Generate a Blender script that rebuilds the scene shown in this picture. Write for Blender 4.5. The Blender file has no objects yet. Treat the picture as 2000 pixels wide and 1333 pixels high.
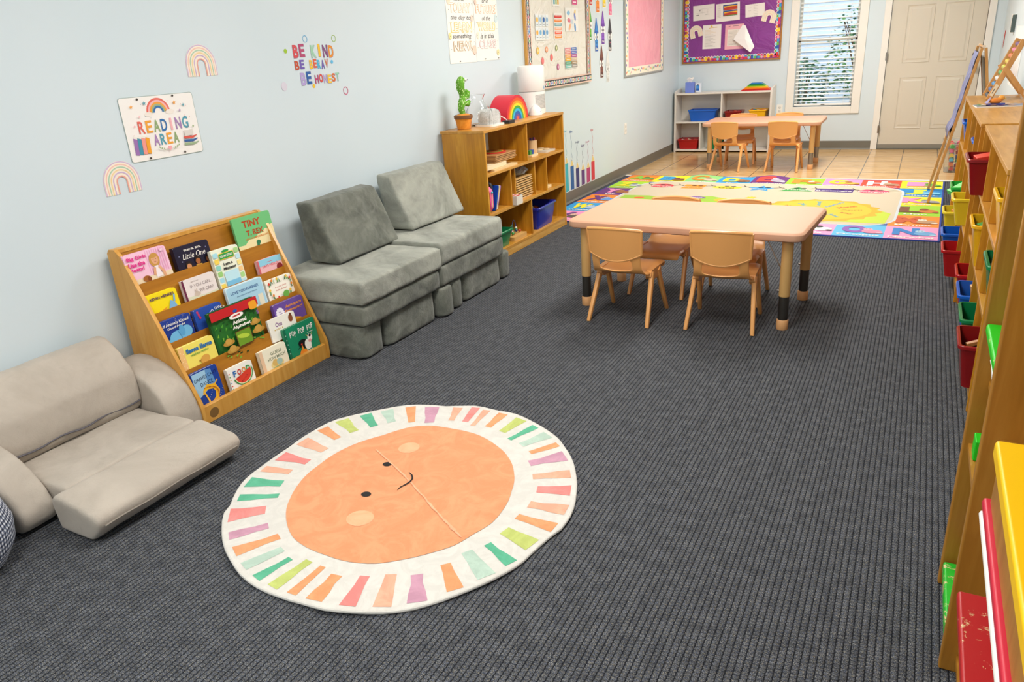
import bpy, bmesh, math, random
from mathutils import Vector, Matrix
random.seed(7)
PI = math.pi
SC = bpy.context.scene
COL = SC.collection

# ---------------------------------------------------------------- camera
cam_d = bpy.data.cameras.new('camera')
cam = bpy.data.objects.new('camera', cam_d)
COL.objects.link(cam)
CR = Vector((0.88425834, 0.46283417, -0.06222324))
CU = Vector((-0.11757006, 0.34958262, 0.92949948))
CF = Vector((-0.45195628, 0.81460207, -0.36353678))
cam.matrix_world = Matrix(((CR.x, CU.x, -CF.x, 2.854), (CR.y, CU.y, -CF.y, 0.0), (CR.z, CU.z, -CF.z, 1.37), (0, 0, 0, 1)))
cam_d.sensor_width = 36
cam_d.lens = 26.072
cam_d.clip_start = 0.02
SC.camera = cam

# ---------------------------------------------------------------- world, exposure
W = bpy.data.worlds.new('daylight')
SC.world = W
W.use_nodes = True
W.node_tree.nodes['Background'].inputs[0].default_value = (0.90, 0.94, 1.0, 1)
W.node_tree.nodes['Background'].inputs[1].default_value = 2.6
SC.view_settings.view_transform = 'Standard'
SC.view_settings.look = 'None'
SC.view_settings.exposure = 0.0
SC.view_settings.gamma = 1.0
SC.view_settings.use_curve_mapping = False

RW, RD, RH, RN = 3.53, 10.09, 2.5, -1.6      # right wall x, back wall y, ceiling z, near wall y

# ---------------------------------------------------------------- lamps of the room: four recessed ceiling panels
LAMPS = [(1.8, -0.4, 46), (1.75, 2.1, 32), (1.65, 4.7, 52), (1.9, 8.0, 64)]
for lx, ly, e in LAMPS:
    ld = bpy.data.lights.new('ceiling_panel_lamp', 'AREA')
    ld.shape = 'RECTANGLE'; ld.size = 0.56; ld.size_y = 1.16; ld.energy = e
    ld.color = (1.0, 0.965, 0.91)
    lo = bpy.data.objects.new('ceiling_panel_lamp', ld)
    lo.location = (lx, ly, RH - 0.035)
    COL.objects.link(lo)

# ---------------------------------------------------------------- materials
def lin(c):
    if isinstance(c, str):
        c = c.lstrip('#'); c = [int(c[i:i+2], 16)/255 for i in (0, 2, 4)]
    return tuple((x/12.92 if x <= 0.04045 else ((x+0.055)/1.055)**2.4) for x in c[:3]) + (1.0,)
_M = {}
def P(c, r=0.5, metal=0.0, name=None, spec=None, trans=0, sheen=0):
    k = (c, r, metal, trans, sheen, spec)
    if k in _M: return _M[k]
    m = bpy.data.materials.new(name or 'paint_' + str(c).lstrip('#')); m.use_nodes = True
    b = m.node_tree.nodes['Principled BSDF']
    b.inputs['Base Color'].default_value = lin(c); b.inputs['Roughness'].default_value = r
    b.inputs['Metallic'].default_value = metal
    if spec is not None: b.inputs['Specular IOR Level'].default_value = spec
    if trans: b.inputs['Transmission Weight'].default_value = trans
    if sheen: b.inputs['Sheen Weight'].default_value = sheen
    _M[k] = m
    return m
class NT:
    def __init__(s, name):
        s.m = bpy.data.materials.new(name); s.m.use_nodes = True
        s.t = s.m.node_tree; s.b = s.t.nodes['Principled BSDF']
    def n(s, ty, **kw):
        x = s.t.nodes.new(ty)
        for k, v in kw.items(): setattr(x, k, v)
        return x
    def l(s, a, b): s.t.links.new(a, b)
    def set(s, node, i, v):
        if hasattr(v, 'links') or isinstance(v, bpy.types.NodeSocket): s.l(v, node.inputs[i])
        else: node.inputs[i].default_value = v
    def math(s, op, a, b=0.0, c=0.0, clamp=False):
        x = s.n('ShaderNodeMath', operation=op); x.use_clamp = clamp
        s.set(x, 0, a); s.set(x, 1, b)
        if op in ('MULTIPLY_ADD',): s.set(x, 2, c)
        return x.outputs[0]
    def mix(s, f, a, b, mode='MIX'):
        x = s.n('ShaderNodeMix', data_type='RGBA', blend_type=mode)
        s.set(x, 0, f); s.set(x, 6, a); s.set(x, 7, b)
        return x.outputs[2]
    def coord(s, scale=(1, 1, 1), rot=(0, 0, 0), kind='Object'):
        tc = s.n('ShaderNodeTexCoord'); mp = s.n('ShaderNodeMapping')
        mp.inputs['Scale'].default_value = scale; mp.inputs['Rotation'].default_value = rot
        s.l(tc.outputs[kind], mp.inputs[0]); return mp.outputs[0]
    def noise(s, v, scale, detail=2.0, rough=0.5, dist=0.0):
        x = s.n('ShaderNodeTexNoise'); s.l(v, x.inputs['Vector'])
        x.inputs['Scale'].default_value = scale; x.inputs['Detail'].default_value = detail
        x.inputs['Roughness'].default_value = rough; x.inputs['Distortion'].default_value = dist
        return x.outputs[0]
    def ramp(s, f, stops):
        x = s.n('ShaderNodeValToRGB'); s.l(f, x.inputs[0])
        e = x.color_ramp.elements
        while len(e) < len(stops): e.new(0.5)
        for i, (p, c) in enumerate(stops): e[i].position = p; e[i].color = lin(c) if isinstance(c, str) else (c, c, c, 1)
        return x.outputs[0]
    def bump(s, h, strength=0.3, dist=0.01):
        x = s.n('ShaderNodeBump'); x.inputs['Strength'].default_value = strength; x.inputs['Distance'].default_value = dist
        s.l(h, x.inputs['Height']); s.l(x.outputs[0], s.b.inputs['Normal'])
    def out(s, col=None, rough=None):
        if col is not None: s.l(col, s.b.inputs['Base Color']) if isinstance(col, bpy.types.NodeSocket) else setattr(s.b.inputs['Base Color'], 'default_value', lin(col))
        if rough is not None: s.b.inputs['Roughness'].default_value = rough
        return s.m
def wood(name, c1, c2, c3, ax=2, rough=0.38, scl=1.0, coat=0.15):
    t = NT(name)
    sc = [9*scl]*3; sc[ax] = 0.9*scl
    v = t.coord(tuple(sc))
    g = t.noise(v, 3.2, 6, 0.6, 0.6)
    v2 = t.coord((1, 1, 1))
    bl = t.noise(v2, 4.5*scl, 3, 0.6)
    c = t.ramp(g, [(0.3, c1), (0.52, c2), (0.72, c3)])
    c = t.mix(t.math('MULTIPLY', t.math('SUBTRACT', bl, 0.35, clamp=True), 1.1, clamp=True), c, lin(c1))
    t.b.inputs['Coat Weight'].default_value = coat; t.b.inputs['Coat Roughness'].default_value = 0.25
    t.bump(g, 0.08, 0.004)
    return t.out(c, rough)
def fabric(name, ca, cb, cc, s1=5.0, s2=220, b=0.25, sheen=0.35, rough=0.9, streak=None):
    t = NT(name)
    v = t.coord(kind='Object')
    n1 = t.noise(v, s1, 5, 0.62, 1.2)
    c = t.ramp(n1, [(0.3, ca), (0.5, cb), (0.68, cc)])
    if streak:
        n3 = t.noise(v, streak[0], 2, 0.55, 1.6)
        c = t.mix(t.ramp(n3, [(streak[1]-0.10, 0.0), (streak[1]+0.14, 0.38)]), c, lin(streak[2]))
    n2 = t.noise(v, s2, 2, 0.6)
    h = t.math('ADD', t.math('MULTIPLY', n2, 0.25), t.math('MULTIPLY', t.noise(v, 9, 4, 0.6, 0.5), 1.6))
    t.bump(h, b, 0.012)
    t.b.inputs['Sheen Weight'].default_value = sheen; t.b.inputs['Sheen Roughness'].default_value = 0.4
    return t.out(c, rough)

def carpet_mat():
    t = NT('ribbed_charcoal_carpet')
    tc = t.n('ShaderNodeTexCoord'); sp = t.n('ShaderNodeSeparateXYZ'); t.l(tc.outputs['Object'], sp.inputs[0])
    u = t.math('DIVIDE', sp.outputs[0], 0.0168)
    fu = t.math('FLOOR', u)
    par = t.math('MODULO', fu, 2.0)
    vv = t.math('ADD', t.math('DIVIDE', sp.outputs[1], 0.0125), t.math('MULTIPLY', par, 0.5))
    rib = t.math('POWER', t.math('ABSOLUTE', t.math('SINE', t.math('MULTIPLY', u, PI))), 0.6)
    loop = t.math('POWER', t.math('ABSOLUTE', t.math('SINE', t.math('MULTIPLY', vv, PI))), 0.7)
    h = t.math('MULTIPLY', rib, t.math('MULTIPLY_ADD', loop, 0.72, 0.28))
    v = t.coord((1, 1, 1))
    f1 = t.noise(v, 420, 2, 0.7)
    f2 = t.noise(v, 190, 1, 0.5)
    f3 = t.noise(v, 26, 2, 0.5)
    base = t.ramp(f1, [(0.36, '#33363f'), (0.5, '#6a6d72'), (0.6, '#a3a4a6'), (0.72, '#d6d3c8')])
    hue = t.ramp(f2, [(0.34, '#40557f'), (0.47, '#75797f'), (0.58, '#7b7b7a'), (0.69, '#a39572')])
    c = t.mix(0.6, base, hue, 'OVERLAY')
    c = t.mix(t.math('MULTIPLY', t.ramp(f3, [(0.35, 0.0), (0.65, 1.0)]), 0.35), c, lin('#3c4047'), 'MULTIPLY')
    groove = t.ramp(h, [(0.12, 0.0), (0.55, 1.0)])
    c = t.mix(groove, lin('#0d1019'), c)
    t.bump(t.math('ADD', h, t.math('MULTIPLY', f1, 0.35)), 0.9, 0.004)
    t.b.inputs['Specular IOR Level'].default_value = 0.15
    return t.out(c, 0.95)
def tile_mat():
    t = NT('beige_ceramic_floor_tile')
    tc = t.n('ShaderNodeTexCoord'); sp = t.n('ShaderNodeSeparateXYZ'); t.l(tc.outputs['Object'], sp.inputs[0])
    def seam(sock, off, pitch, w):
        a = t.math('FRACT', t.math('DIVIDE', t.math('SUBTRACT', sock, off), pitch))
        d = t.math('MINIMUM', a, t.math('SUBTRACT', 1.0, a))
        return t.math('GREATER_THAN', t.math('MULTIPLY', d, pitch), w), t.math('FLOOR', t.math('DIVIDE', t.math('SUBTRACT', sock, off), pitch))
    sx, ix = seam(sp.outputs[0], 2.378-0.345*12, 0.345, 0.0042)
    sy, iy = seam(sp.outputs[1], 9.879-0.3715*30, 0.3715, 0.0035)
    mask = t.math('MULTIPLY', sx, sy)
    wn = t.n('ShaderNodeTexWhiteNoise', noise_dimensions='2D')
    cb = t.n('ShaderNodeCombineXYZ'); t.l(ix, cb.inputs[0]); t.l(iy, cb.inputs[1]); t.l(cb.outputs[0], wn.inputs[0])
    v = t.coord((1.5, 7, 1))
    n = t.noise(v, 3, 5, 0.6, 0.8)
    c = t.ramp(n, [(0.3, '#bd935c'), (0.5, '#d0a971'), (0.7, '#dcba87')])
    c = t.mix(t.math('MULTIPLY', wn.outputs[0], 0.22), c, lin('#c09f76'))
    c = t.mix(mask, lin('#6d5a45'), c)
    t.bump(mask, 0.4, 0.002)
    return t.out(c, 0.22)
def wall_mat():
    t = NT('pale_blue_wall_paint')
    v = t.coord((1, 1, 1))
    n = t.noise(v, 1.3, 2, 0.5)
    c = t.ramp(n, [(0.3, '#cfdde4'), (0.7, '#d4e0e6')])
    t.bump(t.noise(v, 240, 2, 0.6), 0.06, 0.002)
    return t.out(c, 0.42)

M_carpet = carpet_mat(); M_tile = tile_mat(); M_wall = wall_mat()
M_birch = wood('birch_plywood', '#b27417', '#cf8f20', '#dfa436', 2)
M_birchh = wood('birch_plywood_shelf', '#b57c28', '#cb9139', '#dca653', 1)
M_edge = wood('birch_ply_edge', '#c08a38', '#d3a152', '#dfb46a', 1)
M_hard = wood('brown_hardboard', '#a0650f', '#b07316', '#bb7f1f', 1, 0.5, coat=0.05)
M_rack = wood('maple_ply', '#c78d38', '#d69d49', '#e0ad5d', 2)
M_orail = wood('easel_beech', '#bd8444', '#cd9655', '#d9a768', 2)
M_velvet = fabric('grey_velvet', '#4a4d46', '#676a61', '#83867b', 4.0, 260, 0.6, 0.25, streak=(8.5, 0.60, '#8d9088'))
M_velvet2 = fabric('pale_grey_velvet', '#7b7e74', '#9a9c92', '#adafa3', 3.2, 260, 0.5, 0.25, streak=(6.0, 0.62, '#5f635d'))
M_taupe = fabric('taupe_microsuede', '#a59b8f', '#b0a69a', '#b8aea2', 3.0, 300, 0.28, 0.2, streak=(14.0, 0.72, '#978d82'))
M_beige = P('#e6ac74', 0.4, name='tan_plastic')
M_chair = P('#eaa862', 0.36, name='tan_chair_plastic')
M_top = P('#d3a386', 0.5, spec=.3, name='table_laminate')
M_leg = P('#d0a668', 0.4, name='tan_tube')
M_gmet = P('#5c5853', 0.32, 0.85, name='brushed_steel')
M_smet = P('#9a9590', 0.25, 0.9, name='steel')
M_white = P('#efece4', 0.4, name='white_paint')
M_trim = P('#eae7df', 0.35, name='trim_paint')
M_door = P('#d3cbbb', 0.4, name='door_paint')
M_paper = P('#f3efe8', 0.6, name='paper')
M_base = P('#6f6c62', 0.5, name='vinyl_base')
M_black = P('#15151a', 0.5, name='black_plastic')
M_lam = P('#e0dad0', 0.4, name='off_white_laminate')

# ---------------------------------------------------------------- mesh builder
_gly = {}
def glyph(s, bold=0.0, shear=0.0):
    k = (s, bold, shear)
    if k in _gly: return _gly[k]
    cu = bpy.data.curves.new('txt', 'FONT'); cu.body = s; cu.offset = bold; cu.shear = shear; cu.resolution_u = 3
    o = bpy.data.objects.new('txt', cu); me = bpy.data.meshes.new_from_object(o)
    vs = [(v.co.x, v.co.y) for v in me.vertices]; fs = [tuple(p.vertices) for p in me.polygons]
    bpy.data.objects.remove(o); bpy.data.curves.remove(cu); bpy.data.meshes.remove(me)
    if vs:
        x0 = min(v[0] for v in vs); x1 = max(v[0] for v in vs); y0 = min(v[1] for v in vs); y1 = max(v[1] for v in vs)
    else: x0 = x1 = y0 = y1 = 0
    _gly[k] = (vs, fs, x0, x1, y0, y1)
    return _gly[k]
def rr(w, d, r, n=4, cx=0, cy=0):
    r = min(r, w/2*0.999, d/2*0.999); o = []
    for qx, qy, a0 in ((1, 1, 0), (-1, 1, 90), (-1, -1, 180), (1, -1, 270)):
        for i in range(n+1):
            a = math.radians(a0+90*i/n)
            o.append((cx+qx*(w/2-r)+r*math.cos(a), cy+qy*(d/2-r)+r*math.sin(a)))
    return o
class MB:
    def __init__(s): s.v = []; s.f = []; s.fm = []; s.fs = []; s.mats = []; s.z = 0.0; s.dz = 0.00022; s.X = None
    def add(s, vs, fs, mat, smooth=False):
        if mat not in s.mats: s.mats.append(mat)
        mi = s.mats.index(mat); o = len(s.v)
        if s.X is not None: vs = [tuple(s.X @ Vector(p)) for p in vs]
        s.v += [tuple(p) for p in vs]
        for f in fs: s.f.append(tuple(i+o for i in f)); s.fm.append(mi); s.fs.append(smooth)
        return s
    def box(s, x0, x1, y0, y1, z0, z1, mat):
        v = [(x, y, z) for z in (z0, z1) for y in (y0, y1) for x in (x0, x1)]
        return s.add(v, [(0, 2, 3, 1), (4, 5, 7, 6), (0, 1, 5, 4), (2, 6, 7, 3), (0, 4, 6, 2), (1, 3, 7, 5)], mat)
    def prism(s, poly, a, b, mat, axis='y', smooth=False):
        n = len(poly)
        mk = {'x': lambda p, t: (t, p[0], p[1]), 'y': lambda p, t: (p[0], t, p[1]), 'z': lambda p, t: (p[0], p[1], t)}[axis]
        v = [mk(p, a) for p in poly]+[mk(p, b) for p in poly]
        f = [tuple(range(n)), tuple(range(2*n-1, n-1, -1))]
        s.add(v, f, mat)
        return s.add(v, [(i, (i+1) % n, n+(i+1) % n, n+i) for i in range(n)], mat, smooth)
    def loft(s, rings, mat, smooth=True, cap0=True, cap1=True, closed=True):
        n = len(rings[0]); v = [p for r in rings for p in r]; f = []
        for k in range(len(rings)-1):
            for i in range(n if closed else n-1):
                j = (i+1) % n; f.append((k*n+i, k*n+j, (k+1)*n+j, (k+1)*n+i))
        o = len(s.v); s.add(v, f, mat, smooth)
        mi = s.mats.index(mat)
        if cap0: s.f.append(tuple(o+i for i in range(n-1, -1, -1))); s.fm.append(mi); s.fs.append(False)
        if cap1: s.f.append(tuple(o+(len(rings)-1)*n+i for i in range(n))); s.fm.append(mi); s.fs.append(False)
        return s
    def lathe(s, prof, mat, n=24, c=(0, 0, 0), cap0=True, cap1=True, axis='z'):
        R = []
        for r, z in prof:
            ring = []
            for i in range(n):
                a = 2*PI*i/n; p = (r*math.cos(a), r*math.sin(a), z)
                if axis == 'x': p = (z, p[0], p[1])
                if axis == 'y': p = (p[1], z, p[0])
                ring.append((c[0]+p[0], c[1]+p[1], c[2]+p[2]))
            R.append(ring)
        return s.loft(R, mat, True, cap0, cap1)
    def tube(s, pts, r, mat, n=8, caps=True):
        pts = [Vector(p) for p in pts]; R = []
        rs = r if isinstance(r, (list, tuple)) else [r]*len(pts)
        up = None
        for i, p in enumerate(pts):
            d = (pts[min(i+1, len(pts)-1)]-pts[max(i-1, 0)]).normalized()
            if up is None:
                up = Vector((0, 0, 1)) if abs(d.z) < 0.9 else Vector((1, 0, 0))
            a = d.cross(up).normalized(); b = a.cross(d).normalized(); up = b
            R.append([tuple(p+a*rs[i]*math.cos(2*PI*k/n)+b*rs[i]*math.sin(2*PI*k/n)) for k in range(n)])
        return s.loft(R, mat, True, caps, caps)
    def ball(s, c, r, mat, n=12):
        rx, ry, rz = r if isinstance(r, (tuple, list)) else (r, r, r)
        R = []
        for j in range(1, n//2+3-1):
            a = PI*j/(n//2+2-0.0)-PI/2
            R.append([(c[0]+rx*math.cos(a)*math.cos(2*PI*i/n), c[1]+ry*math.cos(a)*math.sin(2*PI*i/n), c[2]+rz*math.sin(a)) for i in range(n)])
        return s.loft(R, mat)
    # ---- flat printed art, stacked in thin layers on the local XY plane
    def up(s): s.z += s.dz; return s.z
    def poly(s, pts, mat, z=None):
        z = s.up() if z is None else z
        return s.add([(x, y, z) for x, y in pts], [tuple(range(len(pts)))], mat)
    def rect(s, x0, y0, x1, y1, mat, z=None): return s.poly([(x0, y0), (x1, y0), (x1, y1), (x0, y1)], mat, z)
    def rrect(s, x0, y0, x1, y1, r, mat, z=None): return s.poly(rr(x1-x0, y1-y0, r, 4, (x0+x1)/2, (y0+y1)/2), mat, z)
    def ell(s, cx, cy, rx, ry, mat, n=20, rot=0, z=None):
        c, q = math.cos(rot), math.sin(rot)
        return s.poly([(cx+rx*math.cos(a)*c-ry*math.sin(a)*q, cy+rx*math.cos(a)*q+ry*math.sin(a)*c) for a in [2*PI*i/n for i in range(n)]], mat, z)
    def band(s, inner, outer, mat, closed=False, z=None):
        z = s.up() if z is None else z
        n = len(inner); v = [(x, y, z) for x, y in inner]+[(x, y, z) for x, y in outer]
        return s.add(v, [(i, (i+1) % n, n+(i+1) % n, n+i) for i in range(n if closed else n-1)], mat)
    def ring(s, cx, cy, r0, r1, mat, n=24, a0=0, a1=2*PI, z=None):
        full = abs(a1-a0-2*PI) < 1e-6; k = n if full else n+1
        A = [a0+(a1-a0)*i/n for i in range(k)]
        return s.band([(cx+r0*math.cos(a), cy+r0*math.sin(a)) for a in A], [(cx+r1*math.cos(a), cy+r1*math.sin(a)) for a in A], mat, full, z)
    def line(s, pts, w, mat, z=None):
        I = []; O = []
        for i, p in enumerate(pts):
            a = pts[max(i-1, 0)]; b = pts[min(i+1, len(pts)-1)]
            dx, dy = b[0]-a[0], b[1]-a[1]; L = math.hypot(dx, dy) or 1
            ww = w[i] if isinstance(w, (list, tuple)) else w
            I.append((p[0]-dy/L*ww/2, p[1]+dx/L*ww/2)); O.append((p[0]+dy/L*ww/2, p[1]-dx/L*ww/2))
        return s.band(I, O, mat, False, z)
    def star(s, cx, cy, r, mat, k=5, q=0.45, rot=PI/2):
        return s.poly([(cx+(r if i % 2 == 0 else r*q)*math.cos(rot+PI*i/k), cy+(r if i % 2 == 0 else r*q)*math.sin(rot+PI*i/k)) for i in range(2*k)], mat)
    def text(s, t, cx, cy, h, mat, w=None, bold=0.0, shear=0.0, rot=0.0, align='c', z=None):
        vs, fs, x0, x1, y0, y1 = glyph(t, bold, shear)
        if not vs: return s
        ky = h/(y1-y0); kx = ky if w is None else w/(x1-x0)
        ax = {'c': (x0+x1)/2, 'l': x0, 'r': x1}[align]
        z = s.up() if z is None else z; c, q = math.cos(rot), math.sin(rot); o = []
        for x, y in vs:
            X = (x-ax)*kx; Y = (y-(y0+y1)/2)*ky
            o.append((cx+X*c-Y*q, cy+X*q+Y*c, z))
        return s.add(o, fs, mat)
    def letters(s, t, x0, x1, cy, h, cols, bold=0.03, jit=0.0):
        n = len(t); w = (x1-x0)/n; z = s.up()
        for i, ch in enumerate(t):
            if ch == ' ': continue
            g = glyph(ch, bold); nat = (g[3]-g[2])/(g[5]-g[4])*h
            s.text(ch, x0+w*(i+0.5), cy+jit*math.sin(i*2.1), h, cols[i % len(cols)], min(w*0.82, nat*1.1), bold, z=z)
        return s
    def build(s, name, parent=None, loc=(0, 0, 0), rot=(0, 0, 0), bevel=0, seg=2, norm=True, warp=None, fine=0, mat4=None, weld=False, sharp=0.6):
        me = bpy.data.meshes.new(name)
        me.from_pydata(s.v, [], s.f)
        for m in s.mats: me.materials.append(m)
        me.polygons.foreach_set('material_index', s.fm); me.polygons.foreach_set('use_smooth', s.fs)
        bm = bmesh.new(); bm.from_mesh(me)
        if weld: bmesh.ops.remove_doubles(bm, verts=bm.verts, dist=1e-5)
        if norm: bmesh.ops.recalc_face_normals(bm, faces=bm.faces)
        if fine:
            bmesh.ops.triangulate(bm, faces=bm.faces)
            for _ in range(9):
                E = [e for e in bm.edges if e.calc_length() > fine]
                if not E: break
                bmesh.ops.subdivide_edges(bm, edges=E, cuts=1)
                bmesh.ops.triangulate(bm, faces=[f for f in bm.faces if len(f.verts) > 3])
        if warp:
            for v in bm.verts: v.co.z += warp(v.co.x, v.co.y)
            for f in bm.faces: f.smooth = True
        bm.to_mesh(me); bm.free()
        if bevel:
            for p in me.polygons: p.use_smooth = True
        if any(s.fs) and not bevel and not warp: me.set_sharp_from_angle(angle=sharp)
        o = bpy.data.objects.new(name, me); COL.objects.link(o)
        if mat4 is not None: o.matrix_world = mat4
        else: o.location = loc; o.rotation_euler = rot
        if parent is not None: o.parent = parent
        if bevel:
            b = o.modifiers.new('bevel', 'BEVEL'); b.width = bevel; b.segments = seg; b.limit_method = 'ANGLE'; b.angle_limit = 0.6; b.harden_normals = True
        return o
def tag(o, label=None, cat=None, group=None, kind=None):
    if label: o['label'] = label
    if cat: o['category'] = cat
    if group: o['group'] = group
    if kind: o['kind'] = kind
    return o
def thing(name, label, cat, loc=(0, 0, 0), rz=0, group=None, rot=None):
    o = bpy.data.objects.new(name, None); o.empty_display_size = 0.05; COL.objects.link(o)
    o.location = loc; o.rotation_euler = rot or (0, 0, rz)
    return tag(o, label, cat, group)
def structure(o): o['kind'] = 'structure'; return o
def copy_tree(o, parent=None):
    c = o.copy(); COL.objects.link(c); c.parent = parent
    for ch in [x for x in bpy.data.objects if x.parent == o]: copy_tree(ch, c)
    return c
def on_left(y, z, x=0.0012):      # frame of something flat on the left wall: local x runs away from the camera, local y up
    return Matrix(((0, 0, 1, x), (1, 0, 0, y), (0, 1, 0, z), (0, 0, 0, 1)))
def on_back(x, z, y=RD-0.0012):
    return Matrix(((1, 0, 0, x), (0, 0, -1, y), (0, 1, 0, z), (0, 0, 0, 1)))
def on_right(y, z, x=RW-0.0012):
    return Matrix(((0, 0, -1, x), (-1, 0, 0, y), (0, 1, 0, z), (0, 0, 0, 1)))
CLOUD = bpy.data.textures.new('cushion_cloud', 'CLOUDS'); CLOUD.noise_scale = 0.16; CLOUD.noise_depth = 2
def soft(o, voxel=0.012, smooth=8, disp=0.008):
    for p in o.data.polygons: p.use_smooth = True
    r = o.modifiers.new('remesh', 'REMESH'); r.mode = 'VOXEL'; r.voxel_size = voxel; r.use_smooth_shade = True
    m = o.modifiers.new('smooth', 'SMOOTH'); m.factor = 0.5; m.iterations = smooth
    if disp:
        d = o.modifiers.new('displace', 'DISPLACE'); d.texture = CLOUD; d.texture_coords = 'GLOBAL'; d.strength = disp; d.mid_level = 0.5
    return o

# ================================================================ the room
def wallbox(name, boxes, mat):
    m = MB()
    for b in boxes: m.box(*b, mat)
    return structure(m.build(name))
EDGE = 7.97          # where carpet meets tile
structure(MB().box(-0.12, RW+0.12, RN-0.12, EDGE, -0.05, 0.0, M_carpet).build('floor'))
structure(MB().box(-0.12, RW+0.12, EDGE, RD+0.12, -0.05, 0.0, M_tile).build('floor_tile'))
structure(MB().box(0.02, RW, EDGE-0.022, EDGE+0.022, 0.0, 0.006, M_trim).build('trim_1', bevel=0.003))
wallbox('wall_left', [(-0.12, 0, RN-0.12, RD+0.12, 0, RH)], M_wall)
wallbox('wall_right', [(RW, RW+0.12, RN-0.12, RD+0.12, 0, RH)], M_wall)
wallbox('wall_near', [(0, RW, RN-0.12, RN, 0, RH)], M_wall)
WX0, WX1, WZ0, WZ1 = 1.44, 2.10, 0.51, 2.05
DX0, DX1, DZ1 = 2.425, 3.365, 2.06
wallbox('wall_back', [(0, WX0, RD, RD+0.12, 0, RH), (WX0, WX1, RD, RD+0.12, 0, WZ0), (WX0, WX1, RD, RD+0.12, WZ1, RH),
                      (WX1, DX0, RD, RD+0.12, 0, RH), (DX0, DX1, RD, RD+0.12, DZ1, RH), (DX1, RW, RD, RD+0.12, 0, RH)], M_wall)
t = NT('ceiling_tile'); v = t.coord(); n = t.noise(v, 60, 3)
M_ceil = t.out(t.ramp(n, [(0.3, '#e4e2dc'), (0.6, '#efede8')]), 0.9)
wallbox('ceiling', [(-0.12, RW+0.12, RN-0.12, RD+0.12, RH, RH+0.06)], M_ceil)
M_glow = bpy.data.materials.new('lamp_diffuser'); M_glow.use_nodes = True
_b = M_glow.node_tree.nodes['Principled BSDF']; _b.inputs['Base Color'].default_value = (0.9, 0.9, 0.88, 1)
_b.inputs['Emission Color'].default_value = (1, 0.965, 0.91, 1); _b.inputs['Emission Strength'].default_value = 6.0
for i, (lx, ly, e) in enumerate(LAMPS):
    c = thing('ceiling_light', 'recessed rectangular ceiling light panel, %s' % ['nearest the camera end', 'above the round rug', 'above the near table', 'above the tile end of the room'][i], 'ceiling light', (lx, ly, RH), group='ceiling light panels')
    m = MB()
    for a in ((-0.31, -0.28, -0.61, 0.61), (0.28, 0.31, -0.61, 0.61), (-0.28, 0.28, -0.61, -0.58), (-0.28, 0.28, 0.58, 0.61)): m.box(*a, -0.03, 0.0, M_white)
    m.build('frame', c)
    MB().box(-0.28, 0.28, -0.58, 0.58, -0.02, -0.005, M_glow).build('diffuser', c)
# baseboards (vinyl cove)
def cove(name, p, a, b, axis): return structure(MB().prism(p, a, b, M_base, axis).build(name))
pl = [(0, 0), (0.016, 0), (0.010, 0.006), (0.005, 0.016), (0.0035, 0.1), (0.0, 0.103)]
cove('baseboard_left', pl, RN, RD, 'y')
cove('baseboard_right', [(RW-a, b) for a, b in pl], RN, RD, 'y')
pb = [(RD-a, b) for a, b in pl]
cove('baseboard_back', pb, 0.006, 2.358, 'x')
# door
dr = MB()
dy = RD+0.012
dr.box(DX0+0.004, DX1-0.004, dy, dy+0.04, 0.05, DZ1-0.004, M_door)
def raised(x0, x1, z0, z1):
    r = 0.028; y = dy
    o = [(x0, z0), (x1, z0), (x1, z1), (x0, z1)]
    def R(k, yy): return [(a+(k if a == x0 else -k), yy, b+(k if b == z0 else -k)) for a, b in o]
    dr.loft([R(0, y-0.0005), R(0.004, y-0.006), R(0.012, y-0.001), R(0.03, y-0.001), R(0.045, y-0.0055)], M_door, False, False, True)
for z0, z1 in ((0.24, 0.81), (0.965, 1.57), (1.70, 1.95)):
    raised(2.585, 2.86, z0, z1); raised(2.95, 3.225, z0, z1)
door = structure(dr.build('door_1'))
MB().box(DX0+0.004, DX1-0.004, dy-0.004, dy+0.036, 0.012, 0.058, P('#8a8478', 0.5)).build('kick_strip', door)
cs = MB()
for a, b, c, d in ((DX0-0.07, DX0, 0, DZ1+0.07), (DX1, DX1+0.07, 0, DZ1+0.07), (DX0, DX1, DZ1, DZ1+0.07)):
    cs.box(a, b, RD-0.018, RD+0.10, c, d, M_trim)
structure(cs.build('trim_2', bevel=0.004))
structure(MB().box(DX0, DX1, RD-0.02, RD+0.12, 0.0, 0.011, P('#6e6a60', 0.4, 0.4)).build('trim_3'))
for z in (0.235, 1.045, 1.85):
    h = MB(); h.tube([(DX0+0.003, RD-0.022, z-0.045), (DX0+0.003, RD-0.022, z+0.045)], 0.0065, M_smet, 10)
    h.box(DX0-0.012, DX0+0.012, RD-0.0195, RD-0.016, z-0.043, z+0.043, M_smet); h.build('hinge', door)
k = MB(); k.lathe([(0.032, 0), (0.032, -0.006), (0.012, -0.01), (0.011, -0.035), (0.022, -0.042), (0.029, -0.055), (0.026, -0.068), (0.012, -0.074)], M_gmet, 24, (3.305, dy, 0.895), axis='y'); k.build('knob', door)
k = MB(); k.lathe([(0.03, 0), (0.03, -0.012), (0.024, -0.018)], M_gmet, 24, (3.305, dy, 1.02), axis='y'); k.build('deadbolt', door)
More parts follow.
